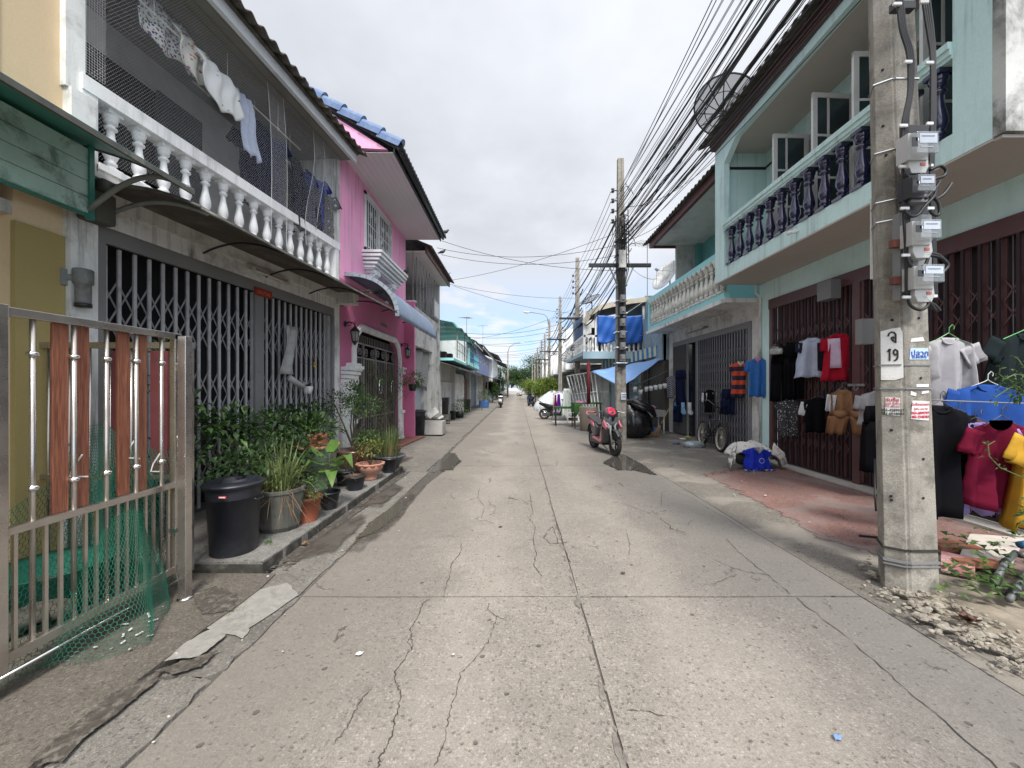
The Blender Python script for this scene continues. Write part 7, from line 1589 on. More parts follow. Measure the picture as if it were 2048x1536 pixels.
for s in (-1,1): b = MB(); ringed(b, [((4.59+s*.36,7.45,.44),(.02,0,.09),(0,.07,0)),((4.59+s*.46,7.4,.30),(.03,0,.08),(0,.07,0)),((4.59+s*.50,7.36,.12),(.05,0,.05),(0,.05,0))], 16, .14); b.build('sleeve', M_race, bpy.data.objects['jersey'])
t = shirt('bright royal blue play suit with white trim leaning on the tyre stack', (4.56,7.30,.46), R(0), .44, .40, C_royal, C_royal, .07, .07, 1.2, hanger=None, depth=.07, seed=31, collar=cloth('silver_patch',(.35,.35,.36)), flare=1.1)
for s in (-1,1):
    b = MB(); ringed(b, [((4.56+s*.12,7.30,.10),(.125,0,0),(0,.07,0)),((4.56+s*.15,7.27,-.0+.045),(.12,0,0),(0,.07,0))], 16, .15, s); o = b.build('leg', C_royal, t); b = MB(); ringed(b, [((4.56+s*.15,7.27,.05),(.125,0,0),(0,.075,0)),((4.56+s*.155,7.265,.035),(.128,0,0),(0,.078,0))], 16, .15, s); b.build('trim', C_white, o)
b = MB(); b.tube([(4.57+.045*cos(a*pi/9),7.20,.23+.045*sin(a*pi/9)) for a in range(19)], .003, 4, False); b.build('round_emblem', C_white, t)
# laundry on the left balcony
def A(x, y, z): return tuple(A2W(x,y,z))
M_p1 = print_mat('feather_print', (.66,.66,.66), [(.18,.02,.08),(.03,.06,.18),(.03,.14,.12),(.12,.03,.1)], 34, .42); M_p2 = print_mat('flower_print', (.62,.61,.56), [(.45,.25,.06),(.06,.12,.05),(.3,.05,.05)], 16, .3); M_p3 = print_mat('leaf_print', (.66,.67,.66), [(.05,.16,.07),(.15,.3,.12),(.3,.3,.25)], 9, .12)
def drape(lab, y0, y1, x, zt, zb, m, bulge=.12, name='laundry_cloth', sag=.1, cat='cloth'):
    b = MB(); fn = lambda u, v: (x+bulge*sin(v*pi)*(1 if u<.5 else .8)+.02*sin(u*17+v*3)+.12*v, y0+(y1-y0)*u+.03*sin(v*7), zt+(zb-zt)*v-sag*sin(u*pi)*(v)+.03*sin(u*13)*v)
    b.grid(fn, 26, 16, True, .01); b.v = [tuple(A2W(*p)) for p in b.v]; c = A2W(x,(y0+y1)/2,zt); b.build(name, m, None, lab, cat, at=tuple(c))
drape('cloth with small feather print hung nearest on the balcony line', -3.42,-2.72,-.34,5.98,5.44,M_p1,.07,sag=.05); drape('cream flower printed cloth behind the feather print one', -3.12,-2.62,-.16,5.74,5.30,M_p2,.05,sag=.08); drape('white leaf printed cloth, last of the three gathered cloths', -2.98,-2.42,-.02,5.58,5.12,M_p3,.05,sag=.12)
drape('plain white towel hanging inside the balcony netting', -2.32,-2.02,-.10,5.62,4.78,C_pw,.02,'towel',.0,'towel')
C_ch = cloth('charcoal_ink', (.010,.012,.022)); C_in = cloth('ink', (.008,.010,.03)); C_dg = cloth('dark_drab', (.03,.032,.028))
for lab, y0, y1, x_, zt, zb, m in (('long dark navy trousers hung on the balcony right of the white towel',-1.98,-1.62,-.16,5.5,4.35,C_in),('dark drab T shirt drying in the middle of the netted balcony',-1.64,-1.22,-.22,5.42,4.5,C_dg),('charcoal dress drying behind the net right of the drab T shirt',-1.3,-.92,-.12,5.4,4.2,C_ch),('dark indigo skirt drying between the two blue shirts of the balcony',-.86,-.58,-.10,5.35,4.4,C_in)): drape(lab, y0, y1, x_, zt, zb, m, .06, 'laundry', .03, 'clothing')
def ash(lab, y, z, w, h, m, **k): shirt(lab, A(-.2,y,z+.25), R(-35), w*1.25, h*1.15, m, **k)
ash('dark navy shirt just right of the white towel', -1.75,5.15,.42,.95,C_navy,seed=40,hanger=None); ash('navy blue shirt hanging on the far half of the balcony', -1.05,5.05,.40,.95,cloth('ink_blue',(.03,.04,.11)),seed=42,hanger=None)
ash('bright navy shirt with pink trim near the far balcony end', -.65,5.1,.36,.8,cloth('deep_blue',(.03,.04,.2)),seed=43,hanger=None,collar=C_pink); ash('black and mint patterned shirt at the far end of the balcony', -.28,5.0,.34,.8,print_mat('mint_print',(.02,.02,.025),[(.3,.45,.38),(.35,.3,.08),(.05,.12,.05)],9,.18),seed=44,hanger=None)

# ================= two wheelers =================
def wheel(mb_t, mb_r, c, r, tr, w, spokes=5, thin=False):
    """wheel in the local y-z plane"""
    mb_t.lathe([(r-tr*1.6,-w*.5),(r-tr*.6,-w*.62),(r-tr*.15,-w*.45),(r,0),(r-tr*.15,w*.45),(r-tr*.6,w*.62),(r-tr*1.6,w*.5),(r-tr*1.7,0),(r-tr*1.6,-w*.5)], (c[0],c[1],c[2]), 40, 'x', cap=False)
    ri = r-tr*1.55; mb_r.lathe([(ri,-w*.42),(ri-.02,-w*.38),(ri-.02,w*.38),(ri,w*.42)], c, 40, 'x', cap=False); mb_r.lathe([(.001,-w*.7),(.03,-w*.7),(.035,-w*.3),(.035,w*.3),(.03,w*.7),(.001,w*.7)], c, 14, 'x', cap=False)
    for i in range(spokes):
        a = 2*pi*i/spokes; d = Vector((0,cos(a),sin(a))); mb_r.bar(Vector(c)+d*.02, Vector(c)+d*(ri-.01), .006 if thin else .02, .006 if thin else .035, up=(1,0,0))
def loc_build(mb, T, name, m, parent, bevel=0): mb.v = [tuple(T @ Vector(p)) for p in mb.v]; return mb.build(name, m, parent, bevel=bevel)
def panel(T, parent, name, poly, x0, x1, m, bev=.02, mirror=False, taper=None):
    b = MB(); b.prism(poly, x0, x1, 'x')
    if taper: n = len(poly); b.v = [(p[0]*taper(p[1],p[2]),p[1],p[2]) for p in b.v]
    return loc_build(b, T, name, m, parent, bev)
def scooter(lab, loc, rz, body, accent, seat, dark=False):
    t = thing('scooter', lab, 'scooter', loc, 0); T = Matrix.Translation(loc) @ Matrix.Rotation(rz, 4, 'Z'); rim = mat('dark_alloy', (.05,.05,.055), .35, .1, 3, metal=.6)
    # y forward; wheelbase 1.26
    for nm, c, w in (('front_wheel',(0,.63,.275),.085),('rear_wheel',(0,-.63,.275),.10)):
        a, r_ = MB(), MB(); wheel(a, r_, c, .275, .05, w, 5); o = loc_build(a, T, nm, mat('tyre_rubber',(.022,.021,.02)), t); loc_build(r_, T, 'rim', rim, o); d = MB(); d.lathe([(.05,.05),(.11,.052),(.11,.056),(.05,.058)], c, 24, 'x'); loc_build(d, T, 'brake_disc', M_steel2, o)
    b = MB()
    for s in (-1,1): b.tube([(s*.07,.63,.275),(s*.075,.55,.52),(s*.05,.49,.70)], [.02,.024,.024], 8)
    loc_build(b, T, 'fork', M_steelp, t)
    b = MB(); b.grid(lambda u, v: ((v-.5)*.13*(1-.15*abs(2*u-1)), .63+.33*cos(R(35)+u*R(120)), .275+.335*sin(R(35)+u*R(120))+.012*(1-(2*v-1)**2)), 14, 6, True, .012); loc_build(b, T, 'front_fender', body, t)
    # front shield: curved plate
    def shield(u, v):   # u across, v up
        x = (u-.5)*(.30+.10*sin(v*pi)); return (x, .33+.10*v*(-.7)+.11*(1-(2*u-1)**2)*(.5+v)+ (.10*v if v<.5 else .10-.1*v), .28+.68*v)
    b = MB(); b.grid(lambda u, v: shield(u, v), 12, 14, True, .03); loc_build(b, T, 'front_shield', G_black, t)
    panel(T, t, 'shield_side', [(.50,.72),(.40,.93),(.30,.90),(.22,.60),(.24,.30),(.32,.27),(.34,.5),(.44,.62)], -.19, .19, body, .02)
    for s in (-1,1):
        panel(T, t, 'side_trim', [(.50,.76),(.60,.68),(.55,.61),(.40,.66),(.28,.58),(.30,.74),(.42,.84)], s*.165, s*.205, accent, .012)
        panel(T, t, 'leg_shield_stripe', [(.23,.62),(.30,.60),(.26,.30),(.16,.27),(.14,.34)], s*.15, s*.185, accent, .008)
        panel(T, t, 'floor_trim', [(.20,.33),(.18,.26),(-.30,.30),(-.32,.36)], s*.14, s*.18, accent, .01)
    panel(T, t, 'floor_board', [(.25,.30),(.25,.20),(-.30,.20),(-.35,.32)], -.15, .15, M_black, .015)
    panel(T, t, 'rear_body', [(-.22,.36),(-.14,.62),(-.30,.72),(-.75,.83),(-.92,.86),(-.90,.76),(-.62,.60),(-.50,.46),(-.34,.36)], -.14, .14, body, .035, taper=lambda y, z: 1.0 if y > -.5 else max(.45,1.0+(y+.5)*1.1))
    for s in (-1,1): panel(T, t, 'rear_side_panel', [(-.30,.60),(-.36,.70),(-.80,.84),(-.92,.85),(-.80,.76),(-.55,.66)], s*.125, s*.15, accent, .01, taper=lambda y, z: 1.0 if y > -.5 else max(.5,1.0+(y+.5)*1.0))
    panel(T, t, 'seat', [(-.12,.66),(-.16,.72),(-.38,.755),(-.55,.80),(-.82,.86),(-.84,.82),(-.5,.70)], -.13, .13, seat, .03, taper=lambda y, z: 1.0 if y < -.3 else .8)
    b = MB(); b.tube([(.10,-.80,.86),(.12,-.90,.93),(0,-.98,.95),(-.12,-.90,.93),(-.10,-.80,.86)], .014, 8); loc_build(b, T, 'grab_rail', accent, t)
    # handlebar cowl, headlamp, mirrors
    b = MB(); b.grid(lambda u, v: ((u-.5)*.34*(1-.2*v), .32+.10*sin(v*pi)*(1-(2*u-1)**2)+.05*(1-v), .90+.17*v), 12, 8, True, .05); loc_build(b, T, 'handle_cowl', body, t)
    b = MB(); b.prism([(-.13,.98),(0,.93),(.13,.98),(.10,1.10),(0,1.13),(-.10,1.10)], .36, .50, 'y'); b.v = [(p[0]*(.75 if p[1]>.4 else 1.15),p[1]-(.06 if p[2]>1.05 else 0),p[2]) for p in b.v]; loc_build(b, T, 'cowl_cap', accent if not dark else body, t, .015)
    for s in (-1,1):
        b = MB(); b.tube([(s*.10,.33,.99),(s*.22,.28,1.0),(s*.35,.22,.99)], .013, 8); b.tube([(s*.24,.27,1.0),(s*.35,.22,.99)], .018, 8); o = loc_build(b, T, 'handlebar', M_black, t)
        b = MB(); b.tube([(s*.20,.30,1.02),(s*.36,.40,.985)], .006, 5); loc_build(b, T, 'brake_lever', M_steel2, t)
        b = MB(); b.grid(lambda u, v: (s*(.06+.13*u), .475-.10*u*u+.03*v, .60+.10*v+.09*u+.02*sin(u*3)), 8, 5, True, .02); loc_build(b, T, 'headlamp', glassy('lamp_glass', (.45,.46,.47), .06), t)
    b = MB(); b.tube([(-.12,-.10,.25),(-.14,-.35,.24),(-.15,-.50,.30),(-.15,-.85,.40)], [.02,.03,.05,.055], 12); loc_build(b, T, 'exhaust', mat('exhaust_grey', (.07,.07,.075), .4, .2, 4), t)
    b = MB(); b.box(-.12,-.72,.17,.10,-.22,.36); loc_build(b, T, 'engine_case', mat('exhaust_grey', (.07,.07,.075)), t, .03)
    b = MB(); b.grid(lambda u, v: ((v-.5)*.12, -.63+.33*cos(R(60)+u*R(100)), .275+.33*sin(R(60)+u*R(100))), 10, 4, True, .012); b.bar((0,-.86,.62),(0,-1.0,.40),.12,.01); loc_build(b, T, 'rear_fender', M_black, t)
    b = MB(); b.bar((0,-.2,.2),(-.22,-.28,.01),.02); loc_build(b, T, 'side_stand', M_steelp, t)
    return t
G_black = mat('gloss_black', (.01,.01,.012)); G_grey = mat('scooter_grey', (.055,.056,.06), .3, .1, 3, coat=.3)
G_pink = mat('scooter_pink', (.62,.16,.22), .3, .1, 4, coat=.5, bump=0, fine=0); G_hot = mat('scooter_red', (.60,.02,.08), .25, .05, 3, coat=.6, bump=0, fine=0)
S1 = scooter('pink and black scooter parked at the road edge facing the camera', (2.16,9.62,0), R(191), G_grey, G_pink, mat('seat_vinyl', (.05,.05,.053), .55, .1))
for o in S1.children:
    if o.name.startswith('cowl_cap'): o.data.materials[0] = G_hot
S2 = scooter('black motorbike parked sideways beside the purple cloth', (1.98,19.3,0), R(-98), G_black, G_black, M_black, True)
S3 = scooter('motorbike with blue basket parked past the white covered heap', (1.15,33,0), R(15), G_black, mat('blue_tub', (.03,.12,.35)), M_black, True)
S4 = scooter('black motorbike with white plate parked on the left near the far gates', (-1.35,31,0), R(4), G_black, G_black, M_black, True)
b = MB(); b.box(-1.47,29.95,.52,-1.23,29.97,.72); b.build('number_plate', M_paper, S4)
# bicycle
BT = thing('bicycle', 'black bicycle with pale wheel rims leaning at the blue grey gates', 'bicycle', (4.85,9.75,.03)); TB_ = Matrix.Translation((4.98,9.95,.03)) @ Matrix.Rotation(R(176), 4, 'Z') @ Matrix.Rotation(R(-7), 4, 'Y') @ Matrix.Scale(1.33, 4)
M_prim = mat('pale_rim', (.42,.38,.32), .5, .2, 5)
for nm, c in (('front_wheel',(0,.42,.25)),('rear_wheel',(0,-.42,.25))):
    a, r_ = MB(), MB(); wheel(a, r_, c, .25, .026, .045, 16, True); o = loc_build(a, TB_, nm, mat('tyre_rubber',(.022,.021,.02)), BT); loc_build(r_, TB_, 'rim', M_prim, o)
b = MB()
for p, q in (((0,-.42,.25),(0,-.08,.25)),((0,-.08,.25),(0,-.18,.58)),((0,-.18,.55),(0,.24,.58)),((0,-.08,.25),(0,.24,.50)),((0,-.42,.25),(0,-.16,.52)),((0,.22,.68),(0,.28,.46))): b.tube([p,q], .015, 8)
for s in (-1,1): b.tube([(s*.03,.28,.46),(s*.035,.42,.25)], .011, 6)
loc_build(b, TB_, 'frame', G_black, BT)
b = MB(); b.tube([(0,.22,.66),(0,.20,.78),(0,.22,.80)], .013, 6); b.tube([(-.28,.10,.90),(-.2,.14,.92),(-.06,.21,.80),(.06,.21,.80),(.2,.14,.92),(.28,.10,.90)], .012, 7); loc_build(b, TB_, 'handlebar', G_black, BT)
b = MB(); b.prism([(-.07,-.30),(.07,-.30),(.05,-.12),(.015,-.04),(-.015,-.04),(-.05,-.12)], .63, .67, 'z'); b.tube([(0,-.18,.55),(0,-.18,.64)], .012, 6); loc_build(b, TB_, 'saddle', M_black, BT, .01)
b = MB(); b.tube([(-.08,-.08,.25),(.08,-.08,.25)], .012, 6); b.bar((.08,-.08,.25),(.09,.06,.20),.02,.015); b.bar((-.08,-.08,.25),(-.09,-.22,.3),.02,.015); b.box(.07,.02,.18,.17,.10,.205); b.box(-.17,-.26,.29,-.07,-.18,.31); loc_build(b, TB_, 'pedals', M_black, BT)
# ================= clutter on the right =================
def crumple(c, r, n, sc=(1,1,1), jit=.1, seed=0, ridges=9, amp=.06):
    b = MB(); b.ball((0,0,0), 1, n); V = []
    for p in b.v:
        p = Vector(p); a = math.atan2(p.y,p.x); k = 1+amp*sin(a*ridges+seed+p.z*2)*(1.1-abs(p.z))+amp*.7*sin(a*ridges*2.3+seed*3)+jit*.5*sin(p.x*9+seed)*cos(p.y*8)*sin(p.z*7+seed)
        V.append((c[0]+p.x*r*sc[0]*k, c[1]+p.y*r*sc[1]*k, max(.0, c[2]+p.z*r*sc[2]*(1 if p.z < .55 else 1.0))))
    b.v = V; return b
M_bag = mat('black_bin_bag', (.012,.012,.014), .28, .2, 8, spec=.7, bump=.5, bs=25, fine=0)
t = thing('bin_bag', 'huge black plastic sack full of rubbish behind the pink scooter', 'rubbish bag', (3.72,12.2,0))
b = crumple((3.72,12.2,.48), .52, 26, (.98,.8,1.0), .1, 1, 13, .035); b.v = [(p[0]+(.0 if p[2]<.7 else (p[2]-.7)*.0),p[1],p[2]+(.35*max(0,1-(((p[0]-3.45)**2+(p[1]-12.2)**2)**.5)/.3) if p[2]>.7 else 0)) for p in b.v]; b.build('sack', M_bag, t)
b = MB(); b.tube([(3.42,12.1,1.15),(3.6,12.0,1.18),(3.9,11.95,1.05),(4.15,11.95,.92),(4.3,12.0,.7)], [.05,.10,.13,.11,.05], 12); b.tube([(3.55,11.95,1.1),(3.9,11.85,.95),(4.2,11.9,.85)], [.04,.09,.04], 10); b.build('gathered_top', M_bag, t)
b = crumple((4.2,12.9,.35), .42, 16, (.8,.8,.95), .1, 3); b.build('bin_bag', M_bag, None, 'smaller black rubbish sack half hidden behind the huge one', 'rubbish bag', at=(4.2,12.9,.3))
t = thing('broom', 'straw broom with bamboo handle leaning by the cyan house pillar', 'broom', (4.75,12.9,.03)); a0, a1 = px(1352,790,13.0), px(1322,848,12.6); a2 = gr(1306,872,.03)
b = MB(); b.tube([a0,a1], .014, 7); b.build('handle', mat('bamboo', (.50,.38,.18), .5, .2, 5), t); b = MB()
for i in range(90): e = a2+Vector((random.uniform(-.10,.16),random.uniform(-.12,.12),random.uniform(0,.03))); b.tube([a1+Vector((random.uniform(-.02,.02),0,0)), e], .006, 4, False)
b.build('bristles', mat('broom_straw', (.30,.19,.11), .9, .3, 9), t); b = MB(); b.tube([a1+Vector((.0,0,.06)), a1+Vector((-.03,0,-.08))], [.02,.05], 8); b.build('binding', mat('dark_binding', (.05,.03,.025), .8), t)
b = crumple(tuple(gr(1388,890,.08)), .24, 14, (1.15,.7,.5), .3, 5, 17, .1); b.build('plastic_bag', mat('grey_clear_plastic', (.30,.34,.36), .15, .4, 20, spec=.8, bump=.8, bs=30), None, 'crumpled translucent grey bag of bottles on the apron', 'bag', at=tuple(gr(1388,890,.05)))
for (u, v, c, lab) in ((1352,886,(.10,.16,.3),'blue and white crushed wrapper left of the grey bag'),(1366,878,(.6,.6,.58),'white folded paper above the grey bag'),(1376,874,(.45,.5,.12),'lime yellow fruit peel on top of the rubbish')): q = crumple(tuple(gr(u,v,.05)), .075, 8, (1.4,.8,.5), .3, u); q.build('litter', mat('litter_%d' % u, c, .5, .4, 20), None, lab, 'litter', at=tuple(gr(u,v,.03)))
# hanging cups row
b = MB(); b.tube([tuple(px(1258,777,13.6)),tuple(px(1335,742,13.7))], .015, 6); b.tube([tuple(px(1262,781,13.4)),tuple(px(1332,772,13.5))], .008, 5); b.build('hanging_rod', M_steelp, None, 'slanting rod under the lean-to roof from which small pots hang', 'rod', at=tuple(px(1296,760,13.6)))
cups = []
for i in range(5):
    t = thing('hanging_cup', 'small white cup hanging in the row beside the black sack', 'cup', (0,0,0), 0, 'white cups hanging in a row') ; p = px(1293+i*9.3,778-i*1.6,13.4)
    b = MB(); b.lathe([(.001,-.09),(.055,-.09),(.075,.08),(.07,.08),(.05,-.08),(.001,-.08)], tuple(p), 14, cap=False); b.build('cup', M_white, t); b = MB(); b.tube([tuple(p+Vector((0,0,.08))),tuple(p+Vector((0,0,.25)))], .003, 4); b.build('hook', M_steelp, t)
    b = MB(); foliage(b, tuple(p+Vector((0,0,.16))), (.07,.07,.08), 18, .07, .015); b.build('leaves', L_dark, t)
for i, (u, v, lab) in enumerate(((1270,778,'pale grey pot left of the five cups'),(1281,784,'white pot directly left of the five cups'),(1272,796,'small silver pot hanging lowest by the pole'))):
    t = thing('hanging_pot', lab, 'hanging plant', tuple(px(u,v,13.2))); p = px(u,v,13.2); b = MB(); b.lathe([(.001,-.1),(.06,-.1),(.085,.08),(.001,.08)], tuple(p), 12, cap=False); b.build('pot', (M_white2,M_white,M_galv)[i], t); b = MB(); foliage(b, tuple(p+Vector((0,0,.2))), (.12,.12,.14), 50, .1, .02); b.build('leaves', L_dark, t)
t = thing('side_table', 'grey topped table with pink cloth beside the broom', 'table', (4.75,13.4,.03)); b = MB(); b.box(4.35,13.1,.60,5.05,13.7,.82); b.build('top', mat('spotted_grey', (.34,.33,.32), .7, .3, 12), t, bevel=.01)
for (x, y) in ((4.4,13.15),(5.0,13.15),(4.4,13.65),(5.0,13.65)): b = MB(); b.bar((x,y,.03),(x,y,.60),.035); b.build('leg', M_beam, t)
b = crumple((4.55,13.35,.9), .17, 12, (1.5,.8,.55), .2, 2); b.build('pink_cloth', C_pink, None, 'crumpled pink cloth lying on the grey topped table', 'cloth', at=(4.55,13.35,.88))
b = crumple((4.75,13.2,.14), .13, 9, (1,1,.9), .05, 3); b.build('blue_bag', mat('blue_bag', (.02,.12,.35), .35, .2), None, 'small round blue bag under the grey topped table', 'bag', at=(4.75,13.2,.03))
# light blue tarp sail
M_ltarp = mat('light_blue_tarp', (.20,.36,.66), .5, .12, 3, bump=.4, bs=10); A0, B0, C0, D0 = px(1183,743,15.6), px(1326,716,13.6), px(1243,775,12.6), px(1300,708,15.8)
b = MB(); 
def sail(u, v): p = A0.lerp(B0,u); q = A0.lerp(C0,u) if False else C0.lerp(B0,u); r_ = p.lerp(C0.lerp(B0,u*u*.9+.1*u),v); return r_+Vector((0,0,-.06*sin(u*pi)*sin(v*pi)+.015*sin(u*22)))
b.grid(sail, 24, 12, True, .01); b.build('tarpaulin_sail', M_ltarp, None, 'pale blue triangular tarpaulin sail tied behind the second pole', 'tarpaulin', at=tuple(C0))
# white leaning gate panel
t = thing('barred_gate', 'white barred gate panel leaning upright behind the green topped table', 'gate panel', (2.7,17,0)); TL, TR, BL, BR = px(1134,752,18.5), px(1189,743,16.8), px(1158,842,17.6), px(1200,840,16.6)
b = MB(); nb = 9
for i in range(nb): f_ = i/(nb-1); b.bar(TL.lerp(TR,f_), BL.lerp(BR,f_), .03 if 0<i<nb-1 else .06, .03)
for f_ in (0,.42,1): b.bar(TL.lerp(BL,f_), TR.lerp(BR,f_), .05, .03)
b.build('bars', M_white, t); b = MB(); o_ = Vector((0,.03,0)); b.quad(TL.lerp(BL,.42)+o_, TR.lerp(BR,.42)+o_, BR+o_, BL+o_); b.quad(TL.lerp(BL,.42)+o_*1.5, BL+o_*1.5, BR+o_*1.5, TR.lerp(BR,.42)+o_*1.5); b.build('sheet', mat('dull_sheet', (.30,.31,.31), .7, .15), t)
# green covered tables, bin, stools
M_turf = mat('green_table_turf', (.03,.11,.02), .95, .4, 30, bump=1)
t = thing('work_table', 'table draped in green artificial turf behind the scooter', 'table', (2.7,15.4,0)); b = MB(); b.box(2.2,15.0,.95,3.3,15.9,1.0); b.grid(lambda u, v: (2.2+.02*sin(v*9),15.0+.9*u,.97-.35*v), 10, 4, True, .02); b.grid(lambda u, v: (2.2+.28*u,14.98,.97-(.35+.1*sin(u*5))*v), 6, 4, True, .02); b.build('turf_cover', M_turf, t)
for (x, y) in ((2.25,15.05),(3.25,15.05),(2.25,15.85),(3.25,15.85)): b = MB(); b.bar((x,y,0),(x,y,.95),.05); b.build('leg', M_bark, t)
b = MB(); b.box(2.3,15.2,1.0,2.75,15.5,1.06); b.build('pink_tray', C_pink, None, 'flat pink tray on the green turf table', 'tray', at=(2.5,15.3,1.0))
t = thing('bench', 'low bench with a green turf top beside the printed cloth', 'bench', (2.1,16.2,0)); b = MB(); b.box(1.55,15.95,.72,2.45,16.4,.80); b.build('turf_top', M_turf, t)
for (x, y) in ((1.6,16),(2.4,16),(1.6,16.35),(2.4,16.35)): b = MB(); b.bar((x,y,0),(x,y,.72),.04); b.build('leg', M_black, t)
b = MB(); b.lathe([(.27,0),(.3,.1),(.33,.85),(.30,.9),(.001,.9)], (2.62,14.3,0), 24, cap=False); b.build('drum', mat('taupe_drum', (.20,.165,.13), .7, .2, 3), None, 'taupe upright drum under the edge of the turf table', 'drum', at=(2.62,14.3,0))
b = MB(); b.tube([(2.75,14.9,1.0),(2.75,14.9,2.6)], .07, 8); b.build('red_roll', mat('dark_red_fabric', (.13,.01,.015), .8, .2), None, 'dark red upright cloth roll behind the turf table', 'cloth roll', at=(2.75,14.9,1))
# garment rail with printed cloth, purple and red cloths
t = thing('clothes_rack', 'low white clothes rack on the road edge holding printed cloth', 'rack', (1.9,17.5,0)); b = MB()
for p, q in (((1.6,16.9,.06),(3.0,16.9,.06)),((1.6,17.5,.06),(3.0,17.5,.06)),((1.65,16.9,.06),(1.65,17.5,.06)),((2.2,16.9,.06),(2.2,16.9,.5)),((2.9,16.9,.06),(2.9,16.9,.6)),((2.2,16.9,.5),(2.9,16.9,.5)),((2.2,16.9,.3),(2.9,16.9,.3))): b.bar(p,q,.04)
for x in (1.62,1.66,2.95): b.bar((x,16.9,.06),(x,16.9,-.0),.03)
b.build('tubes', M_white2, t)
for lab, x0, x1, y, zt, zb, m in (('pale green and white printed cloth hanging by the white gate panel', 2.02,2.50,17.6,1.55,.22,print_mat('green_cloud_print', (.62,.66,.62), [(.22,.34,.25),(.3,.42,.3)], 6, .2)),('violet cloth hanging over the black motorbike', 1.87,2.07,18.4,1.28,.55,cloth('violet',(.16,.03,.36))),('dark red cloth left of the violet one', 1.76,1.90,18.6,1.25,.5,cloth('wine',(.25,.02,.06)))):
    b = MB(); b.grid(lambda u, v: (x0+(x1-x0)*(u*(.6+.4*v)+.2*(1-v)), y+.05*sin(u*16+v*3)*(.3+v), zt+(zb-zt)*v+.06*sin(u*9)*v), 22, 12, True, .01); b.build('hanging_cloth', m, None, lab, 'cloth', at=(x0,y,zt))
b = MB(); b.tube([(1.7,18.5,1.28),(2.6,17.6,1.6)], .012, 5); b.tube([(2.6,17.6,0),(2.6,17.6,1.6)], .015, 5); b.tube([(1.72,18.5,0),(1.72,18.5,1.28)], .015, 5); b.build('drying_line', M_steelp, None, 'thin drying pole holding the violet and printed cloths', 'pole', at=(2.2,18,0))
# white covered heap (vehicle under a sheet)
t = thing('covered_car', 'car under a rumpled white sheet on the right side of the road', 'car', (2.4,28,0))
def cover(u, v):   # u around, v up; low nose towards the road
    a = 2*pi*u; r = (1-v**2.6)**.5 if v < 1 else 0; x = 1.25*(abs(cos(a))**.6)*(1 if cos(a)>0 else -1)*r; y = 2.3*(abs(sin(a))**.6)*(1 if sin(a)>0 else -1)*r
    h = 1.32*v*(1-.42*max(0,-x/1.25)**1.3); return (2.45+x*(1+.05*sin(a*17+v*3)*(1-v)), 27.5+y*(1+.03*sin(a*23)), max(0,h+.05*sin(x*7+y*3)*v+.035*sin(y*11-x*4)*v+.03*sin(a*19)*v*(1-v)*3))
b = MB(); b.grid(cover, 90, 26, True); b.build('sheet', mat('white_sheet', (.60,.62,.63), .75, .15, 3, bump=.5, bs=6), t)
b = MB(); b.grid(lambda u, v: (2.3+1.1*u, 26.6+.4*v+.03*sin(u*20), 1.36+.03*sin(u*9)-.5*(1-v)), 20, 6, True, .01); b.build('striped_towel', stripe_mat('grey_stripe_cloth', ((.2,.22,.3),(.6,.6,.62)), 0, 3, obj=False), None, 'grey striped towel laid over the white covered car', 'towel', at=(2.8,26.6,1.3))
random.seed(61)
for i, (x, y, lab) in enumerate(((1.45,1.75,'small pale blue scrap of plastic on the near right lane'),(-.95,2.3,'tiny white scrap on the near left lane'),(.9,3.3,'brown bottle cap lying right of the long joint'),(-.2,4.4,'dry leaf fragment in the middle of the left lane'),(3.9,4.6,'thin dark twig on the red paint floor'),(3.6,5.6,'scrap of white paper on the red paint floor'),(1.7,6.2,'short dry twig on the right lane'))):
    b = MB(); a = random.uniform(0,3); z = .004 if x < 2.6 else .025
    if 'twig' in lab: b.tube([(x,y,z+.005),(x+.09*cos(a),y+.09*sin(a),z+.012),(x+.2*cos(a+.2),y+.2*sin(a+.2),z+.005)], .004, 5)
    else: b.grid(lambda u, v: (x+.035*(u-.5)+.01*v, y+.03*(v-.5), z+.004+.008*abs(sin(u*5+v*3))), 4, 4, True, .001)
    b.build('twig' if 'twig' in lab else 'scrap', M_bark if 'twig' in lab or 'leaf' in lab or 'cap' in lab else (mat('blue_scrap', (.2,.3,.5), .5) if 'blue' in lab else M_paper), None, lab, 'litter', at=(x,y,z))
# ================= distant trees, bushes, cars =================
def tree(name, lab, x, y, h, r, m1, m2, n=900, trunk=.18, leaf=.35, group=None, z0=.35):
    t = thing(name, lab, 'tree' if h > 2.6 else 'bush', (x,y,0), 0, group); b = MB(); b.tube([(x,y,0),(x+.05,y,h*.3),(x-.05,y,h*.55)], [trunk,trunk*.8,trunk*.5], 8); tips = [(x+random.uniform(-.6,.6)*r,y+random.uniform(-.6,.6)*r,h*random.uniform(.45,.9)) for _ in range(9)]
    for q in tips: b.tube([(x,y,h*.3),Vector((x,y,h*.3)).lerp(Vector(q),.5)+Vector((0,0,.1*h)),q], [trunk*.5,trunk*.3,trunk*.1], 5)
    b.build('trunk', M_bark, t)
    for m_, k, sh in ((m1,1,.6),(m2,.4,.35)):
        b = MB()
        for q in tips: foliage(b, q, (r*.42,r*.42,h*.17), int(n*k/9), leaf, leaf*.5, .2, .3, sh)
        foliage(b, (x,y,h*.62), (r,r,h*.32), int(n*k*.5), leaf, leaf*.5, .2, .3, sh)
        b.build('crown', m_, t)
L_bush = leaf_mat('bush_leaf', (.09,.17,.03), (.22,.30,.06)); L_bush2 = leaf_mat('bush_tip_leaf', (.22,.30,.06), (.42,.44,.10)); BG = 'bushes growing along the right kerb'
